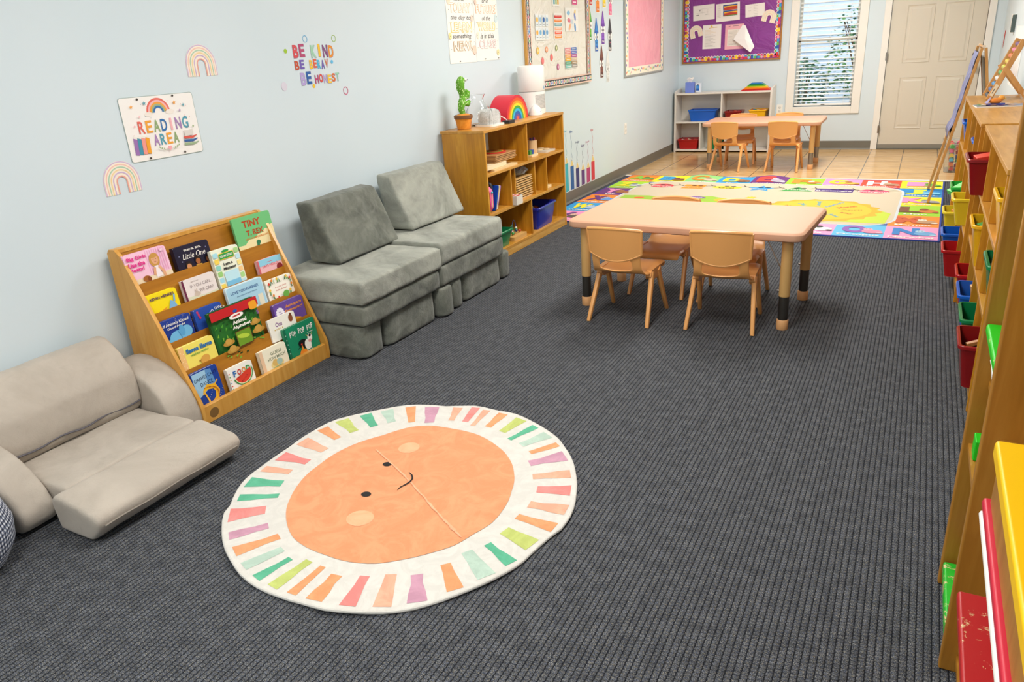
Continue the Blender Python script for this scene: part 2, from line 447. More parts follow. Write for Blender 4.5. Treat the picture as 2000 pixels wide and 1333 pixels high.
# window
wm = MB()
for a, b, c, d in ((1.35, WX0, 0.425, WZ1+0.09), (WX1, 2.19, 0.425, WZ1+0.09), (WX0, WX1, 0.425, WZ0), (WX0, WX1, WZ1, WZ1+0.09)):
    wm.box(a, b, RD-0.02, RD+0.004, c, d, M_trim)
for a, b, c, d in ((WX0, WX0+0.03, WZ0, WZ1), (WX1-0.03, WX1, WZ0, WZ1), (WX0, WX1, WZ0, WZ0+0.03), (WX0, WX1, WZ1-0.03, WZ1), (WX0, WX1, 1.25, 1.29)):
    wm.box(a, b, RD+0.07, RD+0.11, c, d, M_trim)
win = structure(wm.build('window_1', bevel=0.003))
MG = bpy.data.materials.new('window_glass'); MG.use_nodes = True
_b = MG.node_tree.nodes['Principled BSDF']; _b.inputs['Base Color'].default_value = (0.95, 0.98, 1, 1); _b.inputs['Roughness'].default_value = 0.02; _b.inputs['Transmission Weight'].default_value = 1.0; _b.inputs['IOR'].default_value = 1.05
MB().box(WX0+0.03, WX1-0.03, RD+0.088, RD+0.092, WZ0+0.03, WZ1-0.03, MG).build('pane', win)
bl = thing('window_blind', 'white horizontal slat blind lowered over the window beside the door', 'window blind', (1.77, RD+0.02, WZ0))
M_slat = P('#f1efe9', 0.45, name='blind_slat')
s = MB(); z = 0.055; i = 0
while z < WZ1-WZ0-0.07:
    a = math.radians(13 if i % 9 else 8)
    s.X = Matrix.Translation((0, 0.012, z)) @ Matrix.Rotation(a, 4, 'X')
    s.prism([(-0.024, 0.0), (0, 0.0035), (0.024, 0.0), (0.024, 0.0018), (0, 0.0053), (-0.024, 0.0018)], -0.322, 0.322, M_slat, 'x'); z += 0.0445; i += 1
s.X = None; s.build('slats', bl)
MB().box(-0.322, 0.322, -0.012, 0.032, 0.012, 0.034, M_slat).build('bottom_rail', bl, bevel=0.004)
MB().box(-0.325, 0.325, -0.014, 0.04, WZ1-WZ0-0.05, WZ1-WZ0-0.005, M_slat).build('head_rail', bl, bevel=0.004)
for x in (-0.235, 0.03, 0.235):
    c = MB(); c.tube([(x, -0.016, 0.03), (x, -0.016, WZ1-WZ0-0.04)], 0.0011, P('#e5e2da', 0.7), 5); c.tube([(x, 0.04, 0.03), (x, 0.04, WZ1-WZ0-0.04)], 0.0011, P('#e5e2da', 0.7), 5); c.build('cord', bl)
c = MB(); c.tube([(-0.012, -0.0135, 0.023), (0.03, -0.0135, 0.023)], 0.004, M_black, 8); c.build('cord_cleat', bl)
# what the window looks out on
structure(MB().box(-8, 14, RD+0.12, 30, -0.12, -0.02, P('#6f7a5c', 0.9)).build('trim_9'))['category'] = 'ground'
bpy.data.objects['trim_9'].name = 'ground'
bd = thing('building', 'pale grey-blue clapboard house wall seen outside through the blind', 'building', (1.3, 13.6, -0.02))
b = MB()
for i in range(26): b.prism([(0.0, i*0.12), (-0.02, i*0.12), (0.0, (i+1)*0.12)], -3.2, 0.75, P('#c6d2e2', 0.7), 'x')
b.box(-3.2, 0.75, 0, 0.15, 0, 3.12, P('#c6d2e2', 0.7)); b.build('siding', bd)
MB().box(0.75, 0.9, -0.06, 0.15, 0, 3.12, M_white).build('corner_board', bd)
def shrub(x, y, z0, h, w, label, col):
    g = thing('shrub', label, 'shrub', (x, y, -0.02), group=None)
    st = MB()
    for i in range(5): st.tube([(0, 0, 0), (random.uniform(-.1, .1), random.uniform(-.1, .1), h*0.5), (random.uniform(-.3, .3)*w, random.uniform(-.2, .2), h*0.85)], [0.02, 0.014, 0.006], P('#5a4632', 0.8), 6)
    st.build('stem', g)
    lf = MB(); mt = [P(c, 0.6) for c in col]
    for i in range(900):
        th = random.uniform(0, 2*PI); ph = math.acos(random.uniform(-1, 1)); r = random.uniform(0.6, 1)
        p = Vector((r*math.sin(ph)*math.cos(th)*w/2, r*math.sin(ph)*math.sin(th)*w/3, h*0.6+r*math.cos(ph)*h*0.42))
        R = Matrix.Rotation(random.uniform(0, 6.28), 3, 'Z') @ Matrix.Rotation(random.uniform(0, 6.28), 3, 'X')
        q = [p+R @ Vector(a) for a in ((-0.035, 0, 0), (0, -0.016, 0.004), (0.04, 0, 0), (0, 0.016, 0.004))]
        lf.add([tuple(a) for a in q], [(0, 1, 2, 3)], mt[i % len(mt)])
    lf.build('foliage', g, norm=False)
shrub(2.0, 12.4, 0, 1.75, 1.0, 'leafy green shrub outside the window, nearer the door side', ['#4e7a4a', '#6c9a5c', '#3c6245'])
shrub(1.15, 12.9, 0, 1.0, 0.9, 'lower dark green shrub outside the window, in front of the house wall', ['#3f6450', '#5a8560'])

def outlet(name, M4, label):
    g = thing(name, label, 'outlet'); g.matrix_world = M4
    m = MB(); m.prism(rr(0.07, 0.115, 0.006), 0, 0.005, M_white, 'z'); m.build('plate', g, bevel=0.0015)
    for yy in (0.021, -0.021):
        m = MB(); m.prism(rr(0.033, 0.029, 0.012, 4, 0, yy), 0.0045, 0.0075, P('#dcd8cf', 0.4), 'z'); m.z = 0.0077
        m.rect(-0.008, yy-0.002, -0.0055, yy+0.008, M_black); m.rect(0.0055, yy-0.002, 0.008, yy+0.008, M_black, m.z); m.ell(0, yy-0.008, 0.0025, 0.0025, M_black, 8, z=m.z); m.build('socket', g, norm=False)
outlet('wall_outlet', on_left(8.02, 0.503, 0.0005), 'white wall outlet on the left wall under the pink board')
outlet('wall_outlet', on_back(1.285, 0.487, RD-0.0005), 'white wall outlet between the white shelf and the window')
sw = thing('thermostat', 'white thermostat with a dark grey side on the right wall near the door', 'thermostat', (RW-0.001, 8.85, 1.32))
MB().box(-0.03, 0, -0.06, 0.06, -0.08, 0.08, M_white).build('housing', sw, bevel=0.004)
MB().box(-0.034, -0.029, -0.056, 0.03, -0.045, 0.05, P('#c9c8c2', 0.4)).build('cover', sw, bevel=0.002)
MB().box(-0.033, -0.001, -0.064, -0.058, -0.075, 0.075, P('#4c5a58', 0.5)).build('side_panel', sw)

# ================================================================ taupe flip-out sofa
so = thing('toddler_sofa', 'taupe fold-out toddler sofa against the left wall, left of the book display', 'sofa', (0, 0, 0))
def slab(name, poly, y0, y1, mat, parent, bev=0.03, vox=0.012, sm=7, disp=0.009, flat=True):
    o = MB().prism(poly, y0, y1, mat, 'y').build(name, parent)
    b = o.modifiers.new('bevel', 'BEVEL'); b.width = bev; b.segments = 3
    return soft(o, vox, sm, disp)
slab('seat', [(0.05, 0.004), (0.05, 0.135), (0.30, 0.128), (0.535, 0.137), (0.535, 0.004)], 1.12, 1.65, M_taupe, so, 0.015)
slab('footrest', [(0.525, 0.006), (0.522, 0.125), (0.545, 0.139), (0.63, 0.127), (0.735, 0.108), (0.752, 0.085), (0.742, 0.055), (0.69, 0.004)], 1.075, 1.665, M_taupe, so, 0.012, sm=6)
bk = slab('backrest', [(0.035, 0.10), (0.03, 0.38), (0.055, 0.425), (0.115, 0.425), (0.175, 0.37), (0.228, 0.30), (0.238, 0.20), (0.225, 0.145), (0.19, 0.12)], 1.09, 1.655, M_taupe, so, 0.014, sm=5)
arm = [(0.02, 0.003), (0.02, 0.28), (0.10, 0.295), (0.18, 0.283), (0.27, 0.248), (0.335, 0.185), (0.37, 0.11), (0.378, 0.04), (0.37, 0.003)]
slab('armrest', arm, 1.655, 1.80, M_taupe, so, 0.018, sm=7)
slab('armrest', [(.02, .003), (.02, .27), (.15, .272), (.256, .243), (.36, .20), (.43, .145), (.475, .08), (.468, .03), (.43, .003)], 0.998, 1.118, M_taupe, so, 0.018, sm=7)
M_zip = P('#56535a', 0.6)
z = MB(); z.tube([(0.232+0.004*math.sin(i*0.9), 1.10+i*0.036, 0.168+0.004*math.sin(i*1.3)) for i in range(16)], 0.0035, M_zip, 6); z.build('zipper', so)
z = MB(); z.tube([(0.747, 1.10+i*0.036, 0.066+0.002*math.sin(i)) for i in range(16)], 0.0028, P('#8f867c', 0.7), 6); z.build('zipper', so)
# gingham floor pouf at the left edge
t = NT('gingham_fabric'); v = t.coord(kind='Object'); sp = t.n('ShaderNodeSeparateXYZ'); t.l(v, sp.inputs[0])
ang = t.math('DIVIDE', t.math('ARCTAN2', sp.outputs[1], sp.outputs[0]), 0.065)
def stripe(a): return t.math('GREATER_THAN', t.math('FRACT', a), 0.5)
ss = t.math('ADD', stripe(ang), stripe(t.math('DIVIDE', sp.outputs[2], 0.014)))
M_ging = t.out(t.ramp(t.math('MULTIPLY', ss, 0.5), [(0.2, '#20263a'), (0.5, '#6a7287'), (0.9, '#d7dbe2')]), 0.9)
pf = MB(); pr = [(0.02, 0.003), (0.13, 0.0), (0.19, 0.02), (0.225, 0.07), (0.235, 0.13), (0.215, 0.20), (0.15, 0.25), (0.05, 0.27), (0.01, 0.272)]
pf.lathe([(r*.86, z_) for r, z_ in pr], M_ging, 40)
tag(pf.build('floor_pouf', loc=(0.425, 0.785, 0.0)), 'dark navy gingham floor pouf beside the taupe sofa at the left edge', 'pouf')

# ================================================================ grey velvet play couch, every foam piece lifts off
def foam(name, poly, y0, y1, label, mat, group, rz=0.0, bev=0.014, disp=0.010, axis='y', sm=7):
    cx = sum(p[0] for p in poly)/len(poly); cy = (y0+y1)/2
    m = MB(); m.prism([(a-cx, b) for a, b in poly], y0-cy, y1-cy, mat, axis)
    o = m.build(name, loc=(cx, cy, 0), rot=(0, 0, rz)); b = o.modifiers.new('bevel', 'BEVEL'); b.width = bev; b.segments = 3
    soft(o, 0.012, 3, disp); return tag(o, label, 'foam cushion', group)
G = 'grey foam play couch pieces'
def bx(x0, x1, z0, z1): return [(x0, z0), (x0, z1), (x1, z1), (x1, z0)]
foam('foam_wedge', [(0.13, 0.412), (0.085, 0.725), (0.19, 0.722), (0.325, 0.412)], 2.80, 3.345, 'grey velvet foam wedge backrest nearest the book display', M_velvet, G, 0.03, 0.012)
foam('foam_wedge', [(0.12, 0.428), (0.075, 0.748), (0.165, 0.744), (0.315, 0.428)], 3.50, 4.075, 'paler grey foam wedge backrest beside the wooden shelf unit', M_velvet2, G, -0.02, 0.012)
foam('foam_seat_cushion', bx(0.055, 0.635, 0.288, 0.405), 2.590, 3.268, 'thick grey velvet seat cushion on top of the left couch stack', M_velvet2, G)
foam('foam_seat_cushion', bx(0.055, 0.63, 0.298, 0.42), 3.285, 3.985, 'thick grey velvet seat cushion on top of the right couch stack', M_velvet2, G)
foam('foam_base_cushion', bx(0.06, 0.625, 0.178, 0.282), 2.588, 3.255, 'thinner grey velvet cushion in the middle of the left couch stack', M_velvet, G)
foam('foam_base_cushion', bx(0.06, 0.625, 0.178, 0.292), 3.27, 3.995, 'thinner grey velvet cushion in the middle of the right couch stack', M_velvet, G)
def blk(x0, x1, y0, y1, h, label, mat=M_velvet):
    return foam('foam_block', rr(x1-x0, y1-y0, 0.05, 3, (x0+x1)/2, (y0+y1)/2), 0.003+h/2-h/2, h, label, mat, G) if False else _blk(x0, x1, y0, y1, h, label, mat)
def _blk(x0, x1, y0, y1, h, label, mat):
    m = MB(); m.prism(rr(x1-x0, y1-y0, 0.045, 3), 0.003, h, mat, 'z')
    o = m.build('foam_block', loc=((x0+x1)/2, (y0+y1)/2, 0)); b = o.modifiers.new('bevel', 'BEVEL'); b.width = 0.02; b.segments = 3; b.limit_method = 'ANGLE'
    soft(o, 0.012, 4, 0.010); return tag(o, label, 'foam cushion', G)
blk(0.08, 0.592, 2.590, 2.772, 0.171, 'low grey velvet foam block on the carpet at the left front corner of the couch')
blk(0.34, 0.60, 2.785, 3.232, 0.171, 'long grey velvet foam block on the carpet, second from the book display')
blk(0.10, 0.638, 3.245, 3.375, 0.171, 'small grey foam block standing out under the gap between the two couch stacks')
blk(0.10, 0.612, 3.385, 3.515, 0.168, 'small grey foam block just right of the gap under the right couch stack')
blk(0.34, 0.602, 3.53, 3.985, 0.171, 'long grey velvet foam block under the right couch stack')
blk(0.10, 0.592, 4.0, 4.14, 0.171, 'short grey velvet foam block at the right end of the couch by the shelf unit')

# ================================================================ sloping book display
Y0, Y1 = 1.795, 2.58
LIPS = [(0.14, 0.586), (0.19, 0.464), (0.24, 0.342), (0.30, 0.227), (0.355, 0.075)]
rk = thing('book_display', 'sloping maple book display with five tiers of picture books on the left wall', 'bookcase', (0, 0, 0))
side = [(0.03, 0.0), (0.03, 0.715), (0.045, 0.732), (0.075, 0.732), (0.105, 0.705), (0.376, 0.10), (0.38, 0.07), (0.378, 0.0)]
for y in (Y0, Y1-0.016):
    MB().prism(side, y, y+0.016, M_rack, 'y').build('side_panel', rk, bevel=0.003)
MB().box(0.035, 0.075, Y0+0.016, Y1-0.016, 0.712, 0.73, M_rack).build('top_rail', rk, bevel=0.002)
MB().box(0.352, 0.374, Y0+0.016, Y1-0.016, 0.0, 0.078, M_rack).build('base_rail', rk, bevel=0.003)
m = MB(); m.z = 0; m.ell(0.045, 0.036, 0.024, 0.022, P('#7d5a2a', 0.7), 16)
m.build('stain', bpy.data.objects['base_rail'], mat4=Matrix(((0, 0, 1, 0.3741), (1, 0, 0, Y0+0.016), (0, 1, 0, 0), (0, 0, 0, 1))))
tops = [(0.072, 0.712)]+LIPS[:-1]
for i, (lx, lz) in enumerate(LIPS):
    tx, tz = tops[i]; bx_, bz_ = lx-0.036, lz-0.062
    m = MB(); m.prism([(tx-0.003, tz), (tx, tz), (bx_+0.003, bz_), (bx_, bz_)], Y0+0.016, Y1-0.016, M_hard, 'y')
    m.box(bx_, lx-0.001, Y0+0.016, Y1-0.016, bz_-0.004, bz_, M_hard)
    m.build('tier_panel', rk)
TH = math.radians(8)
def book(tier, y0, w, h, t, cover, label, art, roll=0.0, pages='#e9e2d0', spine=None, off=0.0, dz=0.0, name='picture_book'):
    lx, lz = LIPS[tier]
    u = Vector((-math.sin(TH), 0, math.cos(TH))); n = Vector((math.cos(TH), 0, math.sin(TH)))
    P0 = Vector((lx-0.008+off, y0, lz))+u*(-0.054+dz)
    X = (Vector((0, 1, 0))*math.cos(roll)+u*math.sin(roll)); U = (u*math.cos(roll)-Vector((0, 1, 0))*math.sin(roll))
    M4 = Matrix(((X.x, U.x, n.x, P0.x), (X.y, U.y, n.y, P0.y), (X.z, U.z, n.z, P0.z), (0, 0, 0, 1)))
    g = thing(name, label, 'book', group='picture books on the sloping display'); g.matrix_world = M4
    c = MB(); mc = P(cover, 0.28)
    r = 0.012
    c.prism(rr(w, h, r, 3, w/2, h/2), -0.0022, 0, mc, 'z')
    c.prism(rr(w, h, r, 3, w/2, h/2), -t, -t+0.0022, mc, 'z')
    c.prism([(0, 0), (0.003, 0), (0.003, h), (0, h)], -t+0.001, -0.001, P(spine or cover, 0.3), 'z')
    c.z = 0.0001
    art(c, w, h); c.build('cover', g, norm=False)
    p = MB(); p.box(0.002, w-0.004, 0.003, h-0.003, -t+0.002, -0.002, P(pages, 0.7)); p.build('pages', g)
    return g
K = lambda c: P(c, 0.3)
WH = K('#f6f2ea')
def a_big(c, w, h):
    c.rrect(0.001, 0.001, w-0.001, h-0.001, 0.011, K('#f3c6dd'))
    for i in range(9): c.rect(w*0.50+i*0.0105, 0.078, w*0.50+i*0.0105+0.004, h-0.004, K('#eaa8cb'))
    c.rect(0.001, 0.001, w-0.001, 0.072, K('#ead7b6'))
    sk = K('#e2a983'); hr = K('#c9954a')
    c.ell(w*0.66, h-0.048, 0.024, 0.029, hr); c.ell(w*0.665, h-0.047, 0.016, 0.019, sk); c.ell(w*0.66, h-0.030, 0.019, 0.009, hr)
    for q in (-0.006, 0.006): c.ell(w*0.665+q, h-0.045, 0.0015, 0.0015, K('#3a2a22'), 8)
    c.line([(w*0.665-0.005, h-0.055), (w*0.665, h-0.0565), (w*0.665+0.005, h-0.055)], 0.0014, K('#a2403c'))
    c.poly([(w*0.60, 0.058), (w*0.61, 0.105), (w*0.70, 0.105), (w*0.75, 0.058)], K('#f2e6e8'))
    c.line([(w*0.71, 0.10), (w*0.79, 0.075), (w*0.80, 0.055)], 0.012, sk); c.line([(w*0.61, 0.10), (w*0.57, 0.07)], 0.011, sk)
    c.ell(w*0.36, 0.066, 0.017, 0.012, K('#a0602e')); c.ell(w*0.42, 0.062, 0.009, 0.010, K('#83451d'))
    mg = K('#e0208a')
    for i, s in enumerate(('Big Girls', 'Use the', 'Potty!')): c.text(s, 0.010, h-0.022-i*0.023, 0.019, mg, [0.088, 0.075, 0.066][i], 0.03, align='l')
    c.ell(w-0.024, h-0.014, 0.012, 0.007, K('#e9b9d3')); c.text('DK', w-0.024, h-0.014, 0.006, WH, bold=0.02)
def a_think(c, w, h):
    c.text('THINK BIG,', w*0.52, h-0.022, 0.010, WH, 0.092, 0.02)
    c.text('Little One', w*0.52, h-0.047, 0.024, WH, 0.122, 0.0, 0.35)
    for i, (x, y) in enumerate(((0.02, 0.11), (0.028, 0.085), (w-0.02, 0.12), (0.06, 0.075), (w-0.03, 0.06))): c.star(x, y, 0.004, K('#8d8fb5'))
    for x, y, s, hc in ((0.055, 0.058, '#c98a5c', '#231a1c'), (0.105, 0.070, '#a9643a', '#1d1614'), (0.16, 0.066, '#7e4a2c', '#171112')):
        c.ell(x, y+0.006, 0.017, 0.019, K(hc)); c.ell(x, y, 0.012, 0.013, K(s)); c.rect(x-0.016, y-0.03, x+0.016, y-0.013, K('#b0404c' if x < 0.08 else '#d0a040'))
def a_tiny(c, w, h):
    cr = K('#efdfab')
    c.poly([(0.0, 0.0), (w, 0.0), (w, 0.135), (w*0.92, 0.132), (w*0.86, 0.118), (w*0.76, 0.12), (w*0.68, 0.105), (w*0.55, 0.102), (w*0.45, 0.088), (w*0.3, 0.09), (w*0.18, 0.07), (0.0, 0.072)], cr)
    br = K('#b2431c')
    c.text('TINY', w*0.47, h-0.036, 0.032, br, 0.112, 0.035, rot=0.0); c.text('T. REX', w*0.50, h-0.080, 0.026, br, 0.106, 0.035)
    c.text('AND THE IMPOSSIBLE HUG', w*0.52, h-0.106, 0.0085, K('#d9822b'), 0.14, 0.02)
    g = K('#2e7a55'); c.ell(w*0.52, 0.068, 0.013, 0.010, g); c.ell(w*0.50, 0.056, 0.009, 0.012, g); c.rect(w*0.48, 0.045, w*0.515, 0.05, g)
    for q in (-0.5, 0, 0.5): c.line([(w*0.93, 0.06), (w*0.93+0.012*math.sin(q), 0.06+0.014*math.cos(q))], 0.003, K('#4d5a2e'))
def a_kevin(c, w, h):
    for i in range(16): c.rect(0.003, 0.006+i*0.0078, 0.014, 0.009+i*0.0078, K('#e8a733'))
    c.text('KEVIN HENKES', w*0.52, h-0.020, 0.0115, K('#4e2d5b'), 0.115, 0.03)
    b = K('#7cb2de'); c.poly([(w*0.62, 0.052), (w*0.72, 0.085), (w*0.83, 0.075), (w*0.90, 0.050)], b); c.line([(w*0.83, 0.075), (w*0.88, 0.105)], 0.008, b)
    c.poly([(w*0.34, 0.052), (w*0.60, 0.066), (w*0.50, 0.052)], K('#e59a2c'))
def a_ifyou(c, w, h):
    c.rect(0.0, 0.0, 0.010, h, K('#6a2645')); c.text('IF YOU CAN...', w*0.55, h-0.034, 0.014, K('#8d7c7c'), 0.115, 0.0); c.text('WE CAN!', w*0.66, h-0.061, 0.014, K('#8d7c7c'), 0.075)
    c.text('Beth Shoshan', w*0.38, h-0.015, 0.005, K('#a39390')); c.poly([(0.012, 0.0), (w, 0.0), (w, 0.062), (w*0.6, 0.058), (0.012, 0.068)], K('#d9dcc2'))
    h1 = K('#cdbcae'); c.ell(w*0.36, 0.070, 0.016, 0.010, h1); c.line([(w*0.34, 0.075), (w*0.31, 0.092)], 0.004, h1); c.line([(w*0.36, 0.078), (w*0.37, 0.094)], 0.004, h1)
def a_mon(c, w, h):
    for i in range(7):
        c.rrect(0.005, 0.02+i*0.028, 0.03, 0.042+i*0.028, 0.004, K(['#8ed1c4', '#f4d55c', '#a8dbe8', '#9ccf7c'][i % 4])); c.rrect(w-0.028, 0.014+i*0.029, w-0.005, 0.036+i*0.029, 0.004, K(['#f4e08a', '#bfe3ef', '#a9d68b', '#f2c98d'][i % 4]))
    g = K('#2f9d4b'); c.rrect(0.034, h-0.050, w-0.034, h-0.020, 0.004, K('#f2cf3d')); c.rrect(0.036, h-0.047, w-0.036, h-0.023, 0.003, g); c.ell(w/2, h-0.014, 0.02, 0.006, g)
    c.text('SESAME STREET', w/2, h-0.035, 0.010, WH, w-0.080, 0.02)
    c.text('I am a', w*0.48, h-0.070, 0.013, K('#16161c'), 0.052, 0.04); c.text('Monster', w*0.51, h-0.090, 0.013, K('#16161c'), 0.072, 0.04)
    c.rrect(0.036, 0.02, w-0.036, h-0.104, 0.006, K('#bfe4ef')); c.rect(0.036, 0.02, w-0.036, 0.075, K('#7bbde0'))
def a_hello(c, w, h):
    c.rect(0, 0, 0.01, h, K('#d3646c')); c.rect(0.01, h-0.03, w, h, K('#8fcde4')); c.text('SAYS HELLO', w*0.50, h-0.034, 0.013, K('#d4475a'), 0.098, 0.0); c.line([(w*.38, h-.018), (w*.62, h-.018)], .002, K('#d4475a'))
    c.ell(w*0.86, 0.058, 0.019, 0.018, K('#8c2c33'))
def a_ifan(c, w, h):
    c.rect(0, 0, 0.012, h, K('#1b2c68'))
    for i in range(26): c.ell(0.02+(i*37 % 150)/1000.0, 0.06+(i*53 % 80)/1000.0, 0.0012, 0.0012, K('#d9c66a'), 6)
    y = K('#f0eee2'); c.text('If Animals Kissed', w*0.52, h-0.020, 0.0125, y, 0.128, 0.01, 0.2); c.text('Good Night', w*0.50, h-0.038, 0.0125, y, 0.088, 0.01, 0.2)
    b = K('#6fb4dd'); c.ell(w*0.47, 0.065, 0.040, 0.027, b); c.ell(w*0.73, 0.075, 0.030, 0.026, b); c.ell(w*0.62, 0.085, 0.014, 0.024, K('#5aa0cf')); c.ell(w*0.23, 0.058, 0.014, 0.008, b); c.line([(w*0.5, 0.09), (w*0.56, 0.06), (w*0.55, 0.045)], 0.003, K('#4b8ec0'))
def a_barn(c, w, h):
    for i in range(8): c.ell(0.02+(i*41 % 120)/1000.0, h-0.012-(i*29 % 75)/1000.0, 0.0055, 0.0065, K('#c83a63'), 10)
    c.ring(w*0.82, 0.052, 0.052, 0.057, WH); c.ell(w*0.82, 0.052, 0.052, 0.052, K('#3a7fb5'))
    t = 'BARNYARD DANCE'
    for i, ch in enumerate(t):
        a = math.radians(178-i*9.0); c.text(ch, w*0.82+0.068*math.cos(a), 0.052+0.068*math.sin(a), 0.012, WH, bold=0.01, rot=a-PI/2)
def a_love(c, w, h):
    c.rrect(0.004, 0.004, w-0.004, h-0.004, 0.01, K('#a9d3e8')); c.poly([(0.03, 0.0), (0.07, 0.062), (w-0.07, 0.078), (w-0.03, 0.0)], K('#c9e4ef'))
    c.text('LOVE YOU FOREVER', w*0.49, h-0.032, 0.0125, K('#24508f'), 0.165, 0.02); c.text('SHEILA MCGRAW  ROBERT MUNSCH', w*0.52, h-0.052, 0.005, K('#3c5f8d'), 0.12)
    wt = K('#f0f2ee'); c.rrect(w*0.45, 0.045, w*0.70, 0.088, 0.012, wt); c.rrect(w*0.78, 0.05, w*0.92, 0.105, 0.005, K('#e4dfc9')); c.ell(w*0.36, 0.062, 0.012, 0.012, K('#e3b08d')); c.ell(w*0.36, 0.071, 0.012, 0.006, K('#9b5f36'))
def a_bunny(c, w, h):
    c.text('Are you there', w*0.52, h-0.045, 0.0105, K('#c9503c'), 0.075, 0.0, 0.2); c.text('little Bunny?', w*0.54, h-0.060, 0.0105, K('#c9503c'), 0.075, 0.0, 0.2); c.text('SAM TAPLIN', w*0.5, h-0.024, 0.005, K('#7a7a6c'))
    for i in range(22):
        a = i*1.7; x = w*0.5+(w*0.43)*math.cos(a); y = 0.10+0.058*math.sin(a); y = min(max(y, 0.05), h-0.012); x = min(max(x, 0.014), w-0.012)
        g = K(['#3f8d45', '#6cab4a', '#2e6c3c'][i % 3]); c.line([(x, y-0.010), (x+0.006*math.sin(i), y+0.010)], [0.006, 0.001], g)
        if i % 2: c.ell(x, y+0.006, 0.0065, 0.0065, K(['#d8402f', '#f0c23c', '#e68a33'][i % 3]), 10)
    c.ell(w*0.62, 0.060, 0.020, 0.016, K('#6cab4a'))
def a_llama(c, w, h):
    c.rect(0, 0, 0.026, h, K('#f0c07e'))
    for i in range(14): c.ell(0.006+(i % 2)*0.012, 0.01+i*0.010, 0.002, 0.002, K('#f7e3b8'), 6)
    c.text('llama llama', w*0.56, h-0.026, 0.020, K('#1f6fb2'), 0.132, 0.035); c.text('wakey-wake', w*0.53, h-0.048, 0.0125, K('#4d9a3f'), 0.092, 0.01, 0.15)
    c.ell(w*0.62, 0.066, 0.024, 0.018, K('#d9a24c'), rot=0.2); c.line([(w*0.44, 0.068), (w*0.52, 0.068)], 0.004, K('#a97a34')); 
def a_alph(c, w, h):
    c.rect(0.012, 0.004, w-0.003, h-0.040, K('#2a6e2c'))
    for i in range(70):
        x = 0.018+(i*67 % 245)/1000.0; y = 0.01+(i*43 % 180)/1000.0; a = i*2.4; L = 0.016
        if y > h-0.056: continue
        c.line([(x, y), (min(w-0.004, x+L*math.cos(a)), min(h-0.042, y+L*math.sin(a)))], [0.009, 0.001], K(['#1c4f24', '#4f9a33', '#173d1d', '#79b13c'][i % 4]))
    c.rect(0.0, h-0.040, w, h, K('#c5252b')); c.rrect(w*0.80, h-0.052, w-0.008, h-0.014, 0.012, K('#f0a32c'))
    c.ell(w*0.50, h-0.050, 0.040, 0.012, WH); c.line([(w*.42, h-.050), (w*.58, h-.048)], .006, K('#b9272c')); c.ell(w*0.50, h-0.028, 0.012, 0.007, K('#2855a5'))
    c.text('Animal', w*0.53, h-0.076, 0.017, WH, 0.078, 0.035); c.text('Alphabet', w*0.55, h-0.100, 0.018, WH, 0.104, 0.035)
    c.rrect(w*0.37, 0.05, w*0.70, 0.122, 0.004, K('#5f3d22')); c.rect(w*0.385, 0.054, w*0.685, 0.118, K('#6f9a2d')); c.ell(w*0.52, 0.092, 0.034, 0.010, K('#b5cf45'), rot=-0.2)
    for x, y, q in ((w*0.20, 0.088, 0.032), (w*0.24, 0.052, 0.034), (w*0.83, 0.128, 0.030), (w*0.85, 0.090, 0.036)): c.ell(x, y, q, q*0.36, K('#b98a3a')); c.ell(x, y+0.007, q*0.55, q*0.42, K('#c99c4a'))
    for i in range(5): c.ell(w*0.93+0.004*math.cos(i*1.3), h-0.07+0.008*math.sin(i*1.3), 0.0045, 0.003, K('#8a4f9e'), 8)
def a_aero(c, w, h):
    c.star(0.036, 0.112, 0.028, K('#efe9f3'), 12, 0.86); c.text('Baby', 0.036, 0.117, 0.008, K('#5c3c86')); c.text('LOVES', 0.036, 0.106, 0.007, K('#5c3c86'), bold=0.02)
    o = K('#f09a2a'); c.text('Aerospace', w*0.66, h-0.028, 0.018, o, 0.108, 0.02, 0.15); c.text('Engineering!', w*0.64, h-0.050, 0.017, o, 0.118, 0.02, 0.15)
    c.poly([(w*0.45, 0.0), (w*0.45, 0.056), (w*0.62, 0.068), (w*0.80, 0.056), (w*0.88, 0.0)], K('#e8a42e'))
def a_one(c, w, h):
    c.text('One', w*0.36, h-0.034, 0.021, K('#7b3f86'), 0.042, 0.02); c.ell(w*0.82, h-0.03, 0.014, 0.018, K('#8b4e30')); c.ell(w*0.84, h-0.013, 0.007, 0.008, K('#6e3a24'))
    for i in range(5): c.ell(0.03+i*0.012, h-0.055, 0.003, 0.003, K('#c8a33c'), 8)
